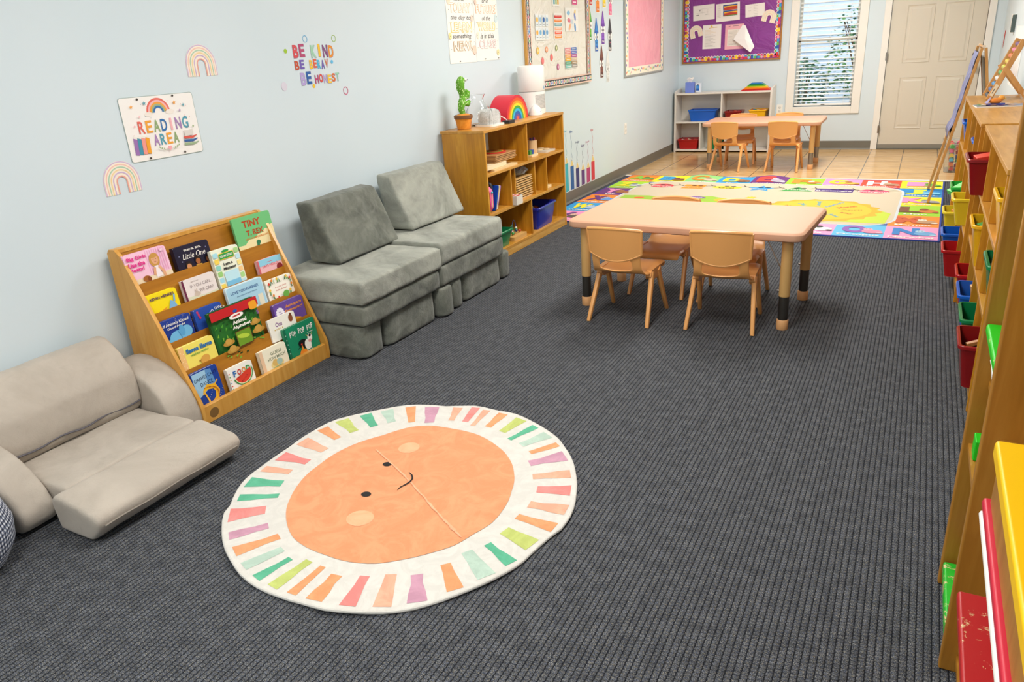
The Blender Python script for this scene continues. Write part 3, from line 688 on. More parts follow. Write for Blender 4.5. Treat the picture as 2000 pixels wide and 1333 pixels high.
def a_gir(c, w, h):
    c.poly([(0.004, h*0.42), (w*0.5, h*0.55), (w*0.55, h-0.005), (0.004, h-0.005)], K('#9cc4de')); c.poly([(w*0.5, h*0.55), (w*0.8, h*0.62), (w*0.75, h-0.01), (w*0.55, h-0.005)], K('#5c8fc4'))
    dk = K('#16234f'); c.text("GIRAFFES CAN'T", w*0.50, h-0.032, 0.015, dk, 0.118, 0.0, rot=0.06); c.text('DANCE', w*0.48, h-0.060, 0.017, dk, 0.062, 0.0)
    y = K('#efb52c'); br = K('#b8691c')
    c.line([(w*0.28, 0.105), (w*0.45, 0.118), (w*0.70, 0.110), (w*0.78, 0.085), (w*0.70, 0.058), (w*0.52, 0.048)], [0.010, 0.022, 0.024, 0.022, 0.018, 0.010], y)
    c.line([(w*0.28, 0.105), (w*0.24, 0.092)], 0.006, y); c.line([(w*0.72, 0.115), (w*0.88, 0.132)], 0.005, y); c.line([(w*0.30, 0.10), (w*0.38, 0.06), (w*0.42, 0.035)], 0.007, y)
    for i in range(18): a = i/17.0; c.ell(w*(0.34+0.44*math.sin(a*2.2)), 0.118-0.07*a*a, 0.003, 0.003, br, 6)
    for i in range(22): c.ell(0.012+(i*31 % 118)/1000.0, 0.012+(i*47 % 90)/1000.0, 0.0013, 0.0013, K('#f3e9a8'), 6)
def a_food(c, w, h):
    for i in range(9): c.ell(0.006, 0.012+i*0.014, 0.003, 0.003, K(['#d4322c', '#2b7ac0', '#e8a52c', '#3c9a4a'][i % 4]), 8)
    c.letters('FOOD', 0.022, w-0.014, h-0.030, 0.026, [K('#2f6fb5'), K('#d2352e'), K('#3f9c4a'), K('#e38b2c')][0:1]+[K('#d2352e'), K('#e38b2c'), K('#3f9c4a')], 0.03)
    cx, cy = w*0.55, 0.104
    A = [PI+PI*i/16+0.25 for i in range(17)]
    def seg(r, m): c.poly([(cx+r*math.cos(a), cy+r*0.92*math.sin(a)) for a in A], m)
    seg(0.056, K('#2f8a3f')); seg(0.051, K('#dfe9c0')); seg(0.047, K('#d8402f'))
    for i in range(10): c.ell(cx-0.03+(i*23 % 56)/1000.0, cy-0.010-(i*17 % 28)/1000.0, 0.0013, 0.002, K('#33201c'), 6)
def a_guess(c, w, h):
    c.rect(0, 0, 0.02, h, K('#e8c3a0')); g = K('#7f8a6c'); c.text('GUESS', w*0.60, h-0.030, 0.015, g, 0.068, 0.01); c.text('HOW MUCH', w*0.58, h-0.052, 0.015, g, 0.108, 0.01)
    c.ell(w*0.55, 0.068, 0.040, 0.020, K('#e6d391')); c.ell(w*0.48, 0.076, 0.018, 0.016, K('#d8b56a')); c.ell(w*0.64, 0.074, 0.018, 0.015, K('#a9c4ba')); c.ell(w*0.55, 0.053, 0.034, 0.006, K('#9fb583'))
def a_pop(c, w, h):
    c.rect(0, 0, 0.014, h, K('#136a4c'))
    for i in range(5): c.star(0.007, 0.08+i*0.022, 0.005, K('#9dcdb5'))
    c.letters('POP POP POP', 0.030, w-0.018, h-0.038, 0.026, [WH], 0.02, 0.003)
    c.line([(w*.68, h-.062), (w*.88, h-.062)], .002, WH)
    c.ell(w*0.50, 0.096, 0.036, 0.022, K('#17171b'), rot=-0.3); c.line([(w*0.40, 0.09), (w*0.28, 0.082)], 0.003, K('#17171b')); c.ell(w*0.62, 0.085, 0.022, 0.026, WH); c.ell(w*0.72, 0.112, 0.016, 0.018, WH); c.ell(w*0.73, 0.122, 0.008, 0.007, K('#17171b')); c.ell(w*0.70, 0.098, 0.011, 0.008, K('#eba7a7'))
    for q in (-1, 1): c.line([(w*0.72+q*0.014, 0.124), (w*0.72+q*0.022, 0.134)], [0.005, 0.001], K('#e3c05a'))
    for x in (0.55, 0.61, 0.68): c.line([(w*x, 0.075), (w*x+0.002, 0.048)], 0.006, WH)
    c.ell(w*0.42, 0.052, 0.026, 0.022, K('#e58a2e')); c.poly([(w*0.36, 0.066), (w*0.42, 0.098), (w*0.46, 0.066)], K('#e58a2e')); c.ell(w*0.415, 0.098, 0.006, 0.004, K('#c9352b'))
    for x in (0.36, 0.46): c.line([(w*x, 0.034), (w*x, 0.012)], 0.003, K('#d07a26'))
BK = [
 (0, 1.797, 0.199, 0.177, 0.020, '#f0b7d4', a_big, -0.03, 'pink picture book reading Big Girls Use the Potty!'),
 (0, 2.026, 0.184, 0.150, 0.022, '#1b1a33', a_think, -0.03, 'dark navy board book reading Think Big, Little One'),
 (0, 2.366, 0.236, 0.199, 0.012, '#6fbf7c', a_tiny, -0.01, 'green and cream book reading Tiny T. Rex standing above the top right corner'),
 (1, 1.802, 0.157, 0.130, 0.020, '#f6dc1f', a_kevin, -0.03, 'bright yellow board book with purple lettering at the left of the second tier'),
 (1, 1.992, 0.172, 0.141, 0.016, '#e9dfdc', a_ifyou, -0.02, 'pale book with a maroon spine reading If You Can We Can!'),
 (1, 2.179, 0.153, 0.223, 0.020, '#eef0dc', a_mon, -0.03, 'tall white book with a green banner reading I am a Monster'),
 (1, 2.413, 0.151, 0.115, 0.018, '#ecb9bf', a_hello, -0.03, 'small pink and blue board book reading Says Hello'),
 (2, 1.796, 0.166, 0.145, 0.020, '#243f94', a_ifan, -0.05, 'blue book with two elephants reading If Animals Kissed Good Night'),
 (2, 1.978, 0.148, 0.140, 0.018, '#2a4fa8', a_barn, -0.03, 'blue board book with red dots reading Barnyard Dance behind the large red book'),
 (2, 2.168, 0.216, 0.180, 0.014, '#d9ecf4', a_love, -0.05, 'pale blue book reading Love You Forever'),
 (2, 2.396, 0.168, 0.147, 0.016, '#f6f1e4', a_bunny, -0.07, 'white flowery book about a little bunny on the third tier'),
 (3, 1.822, 0.179, 0.150, 0.020, '#f1e06a', a_llama, -0.04, 'pale yellow board book with blue and green lettering reading wakey-wake'),
 (3, 2.006, 0.266, 0.238, 0.014, '#1f5a28', a_alph, -0.035, 'large red and green book reading Animal Alphabet'),
 (3, 2.362, 0.194, 0.158, 0.018, '#6a4c9c', a_aero, -0.05, 'purple board book reading Aerospace Engineering'),
 (3, 2.294, 0.172, 0.108, 0.012, '#f2eee4', a_one, -0.05, 'small white book reading One in front of the purple book'),
 (4, 1.816, 0.134, 0.196, 0.018, '#1d3f96', a_gir, -0.05, "blue book with a giraffe reading Giraffes Can't Dance"),
 (4, 1.990, 0.138, 0.145, 0.022, '#f4f1ea', a_food, -0.06, 'small white board book with a watermelon reading FOOD'),
 (4, 2.178, 0.164, 0.152, 0.020, '#f3ecd4', a_guess, -0.07, 'cream board book reading Guess How Much'),
 (4, 2.350, 0.208, 0.200, 0.016, '#1b8a62', a_pop, -0.055, 'green book with a cow and a hen reading POP POP POP'),
]
for tr, y0, w, h, t_, col, art, roll, lab in BK:
    extra = {}
    if 'reading One' in lab: extra = dict(off=0.014)
    if 'Animal Alphabet' in lab: extra = dict(off=0.0)
    book(tr, y0, w, h, t_, col, lab, art, roll=0.0, off=extra.get('off', -0.0 if 'purple board' not in lab else -0.001), dz=-0.0)

# ================================================================ bins
def binmesh(m, w, d, h, mat, taper=0.84, lip=0.008, th=0.003, r=0.018):
    def R(k, z, e=0.0): return [(x, y, z) for x, y in rr(w*k+2*e, d*k+2*e, r+e, 4)]
    m.loft([R(taper, 0), R(taper+(1-taper)*0.9, h-0.022), R(1, h-0.014, 0.0), R(1, h-0.014, lip), R(1, h-0.003, lip), R(1, h, lip-0.003), R(1, h, -th), R(taper, 0.004, -th)], mat)
BINC = {'blue': '#1560c8', 'red': '#b3161a', 'dark red': '#8c1216', 'yellow': '#f2b81c', 'green': '#0f7d48', 'navy': '#1a2a9c', 'lemon': '#eed22a', 'bright green': '#1fae3c'}
def bin_(loc, w, d, h, col, label, rz=0.0, group='plastic storage bins', rough=0.25):
    m = MB(); binmesh(m, w, d, h, P(BINC[col], rough))
    return tag(m.build('storage_bin', loc=loc, rot=(0, 0, rz), norm=True), label, 'bin', group)
def toyblock(loc, s, col, label, cat='toy block', group=None, rot=(0, 0, 0), name='toy_block', bev=0.002):
    return tag(MB().box(-s[0]/2, s[0]/2, -s[1]/2, s[1]/2, 0, s[2], P(col, 0.4)).build(name, loc=loc, rot=rot, bevel=bev), label, cat, group)

# ================================================================ birch shelf unit on the left wall
SX0, SX1, SY0, SY1, SZ = 0.03, 0.355, 4.31, 5.58, 0.90
T = 0.018
sh = thing('shelf_unit', 'tall honey birch shelf unit on the left wall beside the grey couch', 'shelf', (0, 0, 0))
def bd_(name, x0, x1, y0, y1, z0, z1, mat=None, p=None): return MB().box(x0, x1, y0, y1, z0, z1, mat or M_birch).build(name, p or sh, bevel=0.0015)
bd_('side_panel', SX0, SX1, SY0, SY0+T, 0, SZ-T); bd_('side_panel', SX0, SX1, SY1-T, SY1, 0, SZ-T)
bd_('top_panel', SX0-0.01, SX1+0.002, SY0-0.003, SY1+0.003, SZ-T, SZ, M_birchh)
a, b = SY0+T, SY1-T
bd_('shelf_board', SX0, SX1-0.002, a, b, 0.597, 0.615, M_birchh); bd_('shelf_board', SX0, SX1-0.002, a, b, 0.327, 0.345, M_birchh); bd_('shelf_board', SX0, SX1-0.002, a, b, 0.052, 0.07, M_birchh)
bd_('plinth', SX1-0.02, SX1-0.004, a, b, 0, 0.052, M_edge)
bd_('divider', SX0, SX1-0.004, 4.930, 4.946, 0.615, SZ-T)
for y in (4.648, 4.76, 5.085, 5.238): bd_('divider', SX0, SX1-(0.004 if y in (4.648, 5.238) else 0.03), y, y+0.014, 0.345, 0.597)
bd_('divider', SX0, SX1-0.004, 4.950, 4.966, 0.07, 0.327)

PL = '#d9b682'
# puzzle boards, top left bay
for i in range(5):
    toyblock((0.20+0.004*(i % 2), 4.66+0.006*((i*2) % 3), 0.660+i*0.0105), (0.23, 0.30, 0.0085), ['#c89a62', '#b98652', '#c89a62', '#a97b4a', '#b98652'][i], 'thin wooden puzzle board in the stack of five in the top left bay' if i < 4 else 'thin wooden puzzle board on top of the stack of five, under the ring puzzle', 'puzzle', 'stacked puzzle boards in the top left bay', name='puzzle_board')
m = MB(); m.box(-0.14, 0.14, -0.17, 0.17, 0, 0.014, P('#e0c492', 0.5)); m.z = 0.0145
for i in range(26): m.ell(-0.11+(i*53 % 220)/1000.0, -0.14+(i*71 % 280)/1000.0, 0.014, 0.010, K(['#e3402c', '#f0c22c', '#3c9a44', '#2f78c4', '#e88a2c'][i % 5]), 10)
tag(m.build('puzzle_tray', loc=(0.198, 4.62, 0.615), norm=False), 'wide puzzle tray with colourful pieces at the bottom of the top left bay', 'puzzle')
m = MB(); m.box(-0.11, 0.11, -0.14, 0.14, 0, 0.028, P('#ead9b4', 0.5)); m.z = 0.0285
for i in range(14): m.ell(-0.08+(i*53 % 160)/1000.0, -0.11+(i*71 % 220)/1000.0, 0.016, 0.011, K(['#7a8f3c', '#c85a3c', '#cfae6b', '#5a7f9a'][i % 4]), 10)
tag(m.build('puzzle_tray', loc=(0.21, 4.52, 0.6308), norm=False), 'pale wooden puzzle tray under the near end of the puzzle board stack', 'puzzle')
m = MB(); m.lathe([(0.085, 0), (0.085, 0.008)], K('#c8352c'), 28); m.z = 0.0083; m.ell(0, 0, 0.068, 0.068, K('#e8b23c'), 28); m.ell(0, 0, 0.055, 0.055, K('#3f8f44'), 28); m.ell(0, 0, 0.035, 0.035, K('#d8432f'), 24)
tag(m.build('ring_puzzle', loc=(0.215, 4.68, 0.7115), norm=False), 'round red and green ring puzzle on top of the puzzle board stack', 'puzzle')
# top right bay
m = MB(); m.lathe([(0.036, 0), (0.036, 0.105), (0.031, 0.105), (0.031, 0.02)], P('#dcb98a', 0.5), 28, cap1=True)
cup = tag(m.build('crayon_cup', loc=(0.215, 5.29, 0.615)), 'round wooden cup holding purple crayons in the top right bay', 'cup')
for i in range(4): tag(MB().tube([(0, 0, 0), (0.008*math.cos(i*1.6), 0.012*math.sin(i*1.6), 0.104)], [0.0055]*2, K('#4a2a6a' if i % 2 else '#8a2f5a'), 8).build('crayon', loc=(0.215+0.012*math.cos(i*1.6), 5.29+0.012*math.sin(i*1.6), 0.6355)), 'dark crayon standing in the round wooden cup', 'crayon', 'crayons in the wooden cup')
toyblock((0.25, 5.16, 0.615), (0.10, 0.11, 0.016), '#ead2a4', 'flat pale wooden block under the small cubes in the top right bay')
toyblock((0.262, 5.135, 0.631), (0.03, 0.03, 0.032), '#3c8f3c', 'small green cube on the flat pale block'); toyblock((0.262, 5.175, 0.631), (0.03, 0.03, 0.032), '#24509c', 'small dark blue cube on the flat pale block')
m = MB(); m.prism(rr(0.14, 0.17, 0.01), 0, 0.012, P('#cfc9bb', 0.5), 'z'); tag(m.build('wooden_tray', loc=(0.235, 5.44, 0.615), bevel=0.002), 'pale tray with wooden discs at the right end of the top right bay', 'tray')
for x, y in ((0.215, 5.41), (0.255, 5.45), (0.20, 5.47)): tag(MB().lathe([(0.026, 0), (0.028, 0.004), (0.026, 0.010)], P('#dfc295', 0.5), 20).build('wooden_disc', loc=(x, y, 0.627)), 'round wooden disc lying on the pale tray', 'toy', 'wooden discs on the tray')
# middle row
m = MB(); m.prism(rr(0.22, 0.185, 0.055, 5), -0.02, 0.02, P('#f0609c', 0.5), 'y'); o = m.build('bag', bevel=0.008)
o.name = 'zip_case'; o.location = (0.235, 4.375, 0.4385); tag(o, 'bright pink zip case standing at the left of the middle row', 'case')
z_ = MB(); z_.tube([(0.112, -0.0, -0.05+i*0.012) for i in range(9)], 0.003, K('#f7e7b0'), 6); z_.ball((0.114, 0, 0.05), 0.008, K('#38b7c4'), 10); z_.build('zipper', o)
m = MB(); m.prism(rr(0.24, 0.215, 0.05, 5), -0.012, 0.012, P('#17171f', 0.6), 'y'); tag(m.build('zip_case', loc=(0.21, 4.412, 0.453), bevel=0.005), 'black zip case standing behind the pink one', 'case')
for i, (c, nm) in enumerate((('#1c49b8', 'blue'), ('#1f6fd0', 'light blue'), ('#f1c62c', 'yellow'), ('#f6efe0', 'white'), ('#a878c8', 'lilac'))):
    m = MB(); m.prism(rr(0.19, 0.175, 0.01, 3, 0, 0.0875), -0.0022, 0.0022, P(c, 0.4), 'y')
    tag(m.build('folder', loc=(0.23, 4.452+i*0.0062, 0.3475), rot=(math.radians(-20-i*1.0), 0, 0)), nm + ' folder leaning in the middle row left bay', 'folder', None)
m = MB(); w_, d_, h_ = 0.13, 0.095, 0.062
m.box(-w_/2, w_/2, -d_/2, -d_/2+0.004, 0, h_, M_lam); m.box(-w_/2, w_/2, d_/2-0.004, d_/2, 0, h_, M_lam); m.box(-w_/2, -w_/2+0.004, -d_/2+0.004, d_/2-0.004, 0, h_, M_lam); m.box(w_/2-0.004, w_/2, -d_/2+0.004, d_/2-0.004, 0, h_, M_lam); m.box(-w_/2+0.004, w_/2-0.004, -d_/2+0.004, d_/2-0.004, 0, 0.004, M_lam)
tag(m.build('card_box', loc=(0.318, 4.7085, 0.345)), 'small cream open box of cards in the narrow slot of the middle row', 'box')
for i in range(7): tag(MB().box(-0.003, 0.003, -0.036, 0.036, 0, 0.058, K('#f3ece0' if i % 2 else '#d8453c')).build('card', loc=(0.272+i*0.0145, 4.7085, 0.3495), rot=(0, 0.1, 0)), 'small card standing in the cream card box', 'card', 'cards in the cream box')
for i in range(10):
    toyblock((0.20, 4.93+0.004*(i % 3), 0.345+i*0.0165), (0.22+0.01*(i % 2), 0.26, 0.0095), '#caa063' if i % 2 else '#d9b47a', 'wooden puzzle board in the tall stack in the middle of the shelf unit', 'puzzle', 'tall stack of puzzle boards in the middle row', name='puzzle_board')
    if i < 9:
        for yy in (-0.10, 0.10): pass
M_bag = bpy.data.materials.new('clear_plastic'); M_bag.use_nodes = True
_b = M_bag.node_tree.nodes['Principled BSDF']; _b.inputs['Base Color'].default_value = (0.9, 0.92, 0.92, 1); _b.inputs['Roughness'].default_value = 0.12; _b.inputs['Transmission Weight'].default_value = 0.75; _b.inputs['IOR'].default_value = 1.2
m = MB(); rings = []
for j in range(8):
    a_ = PI*(j+0.5)/8-PI/2
    rings.append([((0.085+0.015*math.sin(i*2.3+j))*math.cos(a_)*math.cos(2*PI*i/18), (0.10+0.015*math.cos(i*1.9+j))*math.cos(a_)*math.sin(2*PI*i/18), 0.038+0.038*math.sin(a_)) for i in range(18)])
m.loft(rings, M_bag, False); bag_ = tag(m.build('plastic_bag', loc=(0.23, 4.95, 0.5055)), 'crumpled clear plastic bag on top of the tall puzzle stack', 'bag')
toyblock((0.27, 5.33, 0.345), (0.10, 0.11, 0.022), '#ead2a4', 'flat pale block under the pink toy in the right bay of the middle row')
m = MB(); m.lathe([(0.03, 0), (0.033, 0.02), (0.022, 0.04), (0.006, 0.052)], K('#e0507a'), 16); m.ball((0.0, 0.0, 0.055), 0.008, K('#d8b04c'), 8); tag(m.build('toy_cup', loc=(0.27, 5.30, 0.3675)), 'small pink toy on a pale block in the middle row', 'toy')
# bottom row
bin_((0.215, 4.50, 0.0705), 0.26, 0.29, 0.118, 'green', 'green plastic bin in the bottom left bay, half hidden by the couch')
mz = thing('bead_maze', 'small bead maze with coloured wires in the bottom left bay', 'toy', (0.27, 4.79, 0.0705))
MB().prism(rr(0.13, 0.20, 0.012), 0, 0.03, P('#d3a561', 0.5), 'z').build('base', mz, bevel=0.003)
for q, (c, yy) in enumerate((('#2f6fc0', 0.05), ('#3c9a44', -0.02), ('#d8402f', -0.06))):
    MB().tube([(0.02*q-0.02, yy+0.035*math.cos(PI*i/10), 0.028+0.095*math.sin(PI*i/10)*(1-0.25*q)) for i in range(11)], 0.0022, K(c), 6).build('wire', mz)
for i in range(10): MB().ball((0.02*(i % 3)-0.02, -0.08+i*0.018, 0.045+0.012*(i % 2)), 0.011, K(['#1f3f7a', '#d8b47c', '#3c9a44', '#c83a2c', '#efe6d2'][i % 5]), 10).build('bead', mz)
bin_((0.205, 5.225, 0.0705), 0.285, 0.36, 0.17, 'navy', 'dark blue plastic bin of toys in the bottom right bay', rz=0.05)
for i, (c, s) in enumerate((('#c8322c', 0.05), ('#e8dfc9', 0.06), ('#3f7fc0', 0.045), ('#e0b030', 0.05), ('#7a3f8a', 0.045), ('#e8e0d0', 0.05), ('#b84a2c', 0.05))):
    m = MB(); m.ring(0, 0, s*0.25, s*0.6, K(c), 16); m.z = 0.008
    r_ = MB(); r_.loft([[(s*q*math.cos(2*PI*k/14), s*q*math.sin(2*PI*k/14), zz) for k in range(14)] for q, zz in ((0.5, 0), (0.62, 0.006), (0.62, 0.014), (0.5, 0.02), (0.3, 0.02), (0.2, 0.012), (0.3, 0))], K(c), True, False, False)
    tag(r_.build('toy_ring', loc=(0.14+0.02*(i % 4), 5.11+0.042*i, 0.165+0.012*(i % 2)), rot=(0.5*math.sin(i), 0.6*math.cos(i*2), i)), ['red', 'cream', 'blue', 'yellow', 'purple', 'ivory', 'rust'][i]+' plastic toy ring in the dark blue bin', 'toy', None)
tag(MB().lathe([(0.18, 0), (0.18, 0.001)], K('#4a3550'), 4).build('toy_pile'), None)
bpy.data.objects.remove(bpy.data.objects['toy_pile'])
tag(MB().box(-0.10, 0.10, -0.14, 0.14, 0, 0.086, P('#5b4a62', 0.6)).build('toy_box', loc=(0.205, 5.225, 0.0755), rot=(0, 0, 0.05), bevel=0.01), 'flat purple-grey toy lying under the rings in the dark blue bin', 'toy')
for y, z, w in ((4.88, 0.615, 0.05), (4.60, 0.345, 0.045), (4.90, 0.345, 0.07)):
    pass

# ---------------- on top of the shelf
ZT = SZ+0.0005
# plush cactus
cc = thing('plush_cactus', 'green plush cactus toy in an orange pot on the near end of the shelf unit', 'toy', (0.135, 4.435, ZT))
t = NT('plush_green'); v = t.coord(); vo = t.n('ShaderNodeTexVoronoi'); t.l(v, vo.inputs[0]); vo.inputs['Scale'].default_value = 75
M_cac = t.out(t.ramp(vo.outputs[0], [(0.22, '#e9f5c9'), (0.3, '#6fae2f'), (0.8, '#5d9c28')]), 0.9); t.bump(t.noise(v, 200, 2), 0.5, 0.004)
body = [(0, 0, .075), (0, -.004, .10), (.002, -.022, .135), (.004, -.012, .168), (.002, .008, .195), (0, .012, .225), (0, -.006, .262), (0, -.004, .295), (0, .012, .322), (0, .018, .336)]
m = MB(); m.tube(body, [.018, .019, .022, .026, .022, .022, .028, .030, .023, .006], M_cac, 14)
m.tube([(.008, .005, .165), (.020, .035, .160), (.022, .056, .176)], [.016, .019, .012], M_cac, 12); m.tube([(.010, .015, .195), (.018, .038, .205), (.018, .045, .235), (.014, .036, .25)], [.013, .019, .018, .006], M_cac, 12)
m.build('cactus_body', cc)
m = MB(); m.ball((.018, .034, .312), .011, M_white, 12); m.ball((.026, .041, .312), .0045, M_black, 8); m.build('eye', cc)
M_pl = fabric('plush_orange', '#c9761a', '#dd8a22', '#e89a34', 20, 300, 0.3, 0.3)
m = MB(); m.lathe([(.042, 0), (.046, .004), (.058, .075), (.054, .085), (.035, .098), (.015, .102)], M_pl, 28); m.build('pot', cc)
m = MB(); m.lathe([(.0595, .068), (.063, .07), (.064, .088), (.058, .092), (.055, .086)], P('#7a5230', 0.9), 28, cap0=False, cap1=False); m.build('pot_brim', cc)
m = MB(); m.ring(0, 0, .010, .0125, K('#8a4f1c'), 14); m.ell(-.004, .003, .002, .002, K('#5a3210'), 6); m.ell(.004, .003, .002, .002, K('#5a3210'), 6); m.build('smile', cc, mat4=Matrix(((-0.3, 0.05, 0.95, .0525), (0.95, 0.02, 0.3, .010), (0, 1, -0.05, .035), (0, 0, 0, 1))))
# glass vase
MGL = bpy.data.materials.new('clear_glass'); MGL.use_nodes = True
_b = MGL.node_tree.nodes['Principled BSDF']; _b.inputs['Base Color'].default_value = (0.97, 0.99, 0.99, 1); _b.inputs['Roughness'].default_value = 0.02; _b.inputs['Transmission Weight'].default_value = 1; _b.inputs['IOR'].default_value = 1.25
m = MB(); pr = [(.045, 0), (.07, .012), (.088, .055), (.09, .08), (.072, .125), (.045, .155), (.040, .175), (.050, .20), (.056, .207)]
m.lathe(pr+[(r-.003, z+.001) for r, z in reversed(pr[1:])]+[(.02, .004)], MGL, 36)
tag(m.build('glass_vase', loc=(0.125, 4.655, ZT)), 'clear round glass vase behind the bag on top of the shelf unit', 'vase')
# bag of clear filler on a white tray
M_fill = NT('clear_filler'); v = M_fill.coord(); nn = M_fill.noise(v, 90, 4, 0.7, 1.5)
_b = M_fill.b; _b.inputs['Transmission Weight'].default_value = 0.15; M_fill.bump(nn, 1.0, 0.01); M_fill = M_fill.out(M_fill.ramp(nn, [(0.35, '#ced3d0'), (0.5, '#f3f4f1'), (0.7, '#ffffff')]), 0.15)
bg = thing('tissue_filler_bag', 'clear bag of shredded filler on a white tray on the shelf unit', 'bag', (0.225, 4.63, ZT))
m = MB(); m.prism(rr(0.15, 0.19, 0.03), 0, 0.012, M_white, 'z'); m.build('tray', bg, bevel=0.003)
m = MB(); rg = []
for zz, k in ((0.0125, 0.95), (0.04, 1.0), (0.075, 0.97), (0.10, 0.85), (0.112, 0.5)): rg.append([(x*k+0.004*math.sin(i*1.7+zz*60), y*k+0.004*math.cos(i*2.3), zz+0.004*math.sin(i*3.1)*(zz > .02)) for i, (x, y) in enumerate(rr(0.115, 0.155, 0.03, 5))])
m.loft(rg, M_fill); m.build('bag', bg)
m = MB(); m.tube([(0.05, 0.06, 0.06), (0.07, 0.10, 0.035), (0.08, 0.13, 0.008)], 0.003, M_white, 6); m.build('string', bg)
toyblock((0.30, 4.765, ZT), (0.055, 0.085, 0.022), '#17171b', 'small black box at the front edge of the shelf unit top', 'box', name='black_box')
# rainbow stacker: nested arches
cols = [('#cf2238', 'red'), ('#e8501c', 'orange-red'), ('#f0951c', 'amber'), ('#f3d51c', 'yellow'), ('#3fa33c', 'green'), ('#2fb0d8', 'light blue'), ('#1c5fb0', 'blue'), ('#6a4c92', 'purple'), ('#d8564a', 'coral')]
RO = 0.172
for i, (c, nm) in enumerate(cols):
    r1 = RO-i*0.0188; r0 = r1-0.0178 if i < 8 else 0.0
    m = MB(); A = [PI*k/28 for k in range(29)]
    o_ = [(r1*math.cos(a), r1*math.sin(a)) for a in A]
    poly = o_+([(r0*math.cos(a), r0*math.sin(a)) for a in reversed(A)] if r0 else [])
    n = len(o_)
    if r0:
        for sx in (-0.075, 0.075):
            m.add([(sx, p[0], p[1]) for p in o_]+[(sx, r0*math.cos(a), r0*math.sin(a)) for a in A], [(k, k+1, n+k+1, n+k) for k in range(n-1)], P(c, 0.45))
        for pts in (o_, [(r0*math.cos(a), r0*math.sin(a)) for a in A]):
            m.add([(-0.075, p[0], p[1]) for p in pts]+[(0.075, p[0], p[1]) for p in pts], [(k, k+1, n+k+1, n+k) for k in range(n-1)], P(c, 0.45), True)
        for q in (0, n-1):
            a = A[q]; m.add([(-0.075, r1*math.cos(a), 0), (0.075, r1*math.cos(a), 0), (0.075, r0*math.cos(a), 0), (-0.075, r0*math.cos(a), 0)], [(0, 1, 2, 3)], P(c, 0.45))
    else: m.prism(poly, -0.075, 0.075, P(c, 0.45), 'x')
    tag(m.build('rainbow_arch', loc=(0.155, 5.045, ZT), weld=True, sharp=0.7), nm+' arch of the nested wooden rainbow on the shelf unit', 'toy', None)
# black speaker wedge, dome, purifier
m = MB(); m.prism([(0, 0), (0.05, 0), (0.04, 0.07), (0.02, 0.10), (0, 0.09)], -0.03, 0.03, M_black, 'y'); tag(m.build('black_speaker', loc=(0.13, 5.262, ZT), bevel=0.006), 'black wedge-shaped speaker between the rainbow and the air purifier', 'speaker')
dm = thing('night_light', 'small white dome night light in front of the air purifier', 'lamp', (0.235, 5.335, ZT))
MB().lathe([(.050, 0), (.052, .004), (.048, .03), (.036, .055), (.018, .072), (.004, .078)], P('#f4f1ea', 0.35), 28).build('dome', dm)
m = MB(); m.ball((.045, .008, .030), .0028, M_black, 6); m.ball((.045, -.012, .030), .0028, M_black, 6); m.build('eye', dm)
ap = thing('air_purifier', 'white cylindrical air purifier at the far end of the shelf unit', 'air purifier', (0.150, 5.455, ZT))
MP = P('#f3f1ec', 0.32)
MB().lathe([(.098, 0), (.102, .004), (.104, .03), (.104, .166), (.1025, .1675)], MP, 48).build('base', ap)
MB().lathe([(.1005, .168), (.1005, .171)], P('#9c9a96', 0.5), 48).build('seam', ap)
m = MB(); m.lathe([(.103, .1715), (.104, .173), (.104, .345), (.098, .356), (.085, .360), (.0, .360)], MP, 48); m.build('upper_housing', ap)
m = MB(); M_hole = P('#8b8986', 0.6)
for i in range(17):
    for j in range(16):
        a = math.radians(-62+i*3.6+(j % 2)*1.8)+0.25; r = .1046; c_ = (r*math.cos(a), r*math.sin(a), 0.045+j*0.0066)
        ux, uy = -math.sin(a)*.0023, math.cos(a)*.0023
        m.add([(c_[0]-ux, c_[1]-uy, c_[2]-.0019), (c_[0]+ux, c_[1]+uy, c_[2]-.0019), (c_[0]+ux, c_[1]+uy, c_[2]+.0019), (c_[0]-ux, c_[1]-uy, c_[2]+.0019)], [(0, 1, 2, 3)], M_hole)
m.build('grille', ap, norm=False)
m = MB(); a = math.radians(2); m.z = 0; m.rect(-.006, -.010, .006, .010, K('#2f9bd8')); m.rect(-.003, -.001, .003, .006, WH)
m.build('sticker', ap, mat4=Matrix(((-math.sin(a), 0, math.cos(a), .1048*math.cos(a)), (math.cos(a), 0, math.sin(a), .1048*math.sin(a)), (0, 1, 0, .195), (0, 0, 0, 1))), norm=False)

# ================================================================ white shelf on the back wall
ws = thing('white_shelf', 'off-white laminate toy shelf against the back wall under the purple board', 'shelf', (0, 0, 0))
A0, A1, B0, B1 = 0.035, 1.235, 9.79, 10.07
m = lambda nm, *b: MB().box(*b, M_lam).build(nm, ws, bevel=0.0015)
for x in (A0, A1-0.022):
    MB().prism([(B0, 0), (B0, 0.748), (B0+0.05, 0.765), (B1, 0.785), (B1, 0)], x, x+0.022, M_lam, 'x').build('side_panel', ws, bevel=0.0015)
c, d = A0+0.022, A1-0.022
m('top_panel', c, d, B0+0.004, B1-0.012, 0.715, 0.735); m('shelf_board', c, d, B0+0.004, B1-0.012, 0.365, 0.385); m('shelf_board', c, d, B0+0.004, B1-0.012, 0.018, 0.038); m('back_panel', c, d, B1-0.012, B1, 0.018, 0.735)
m('divider', 0.622, 0.640, B0+0.004, B1-0.012, 0.385, 0.715); m('divider', 0.362, 0.380, B0+0.004, B1-0.012, 0.038, 0.365); m('divider', 0.68, 0.698, B0+0.004, B1-0.012, 0.038, 0.365)
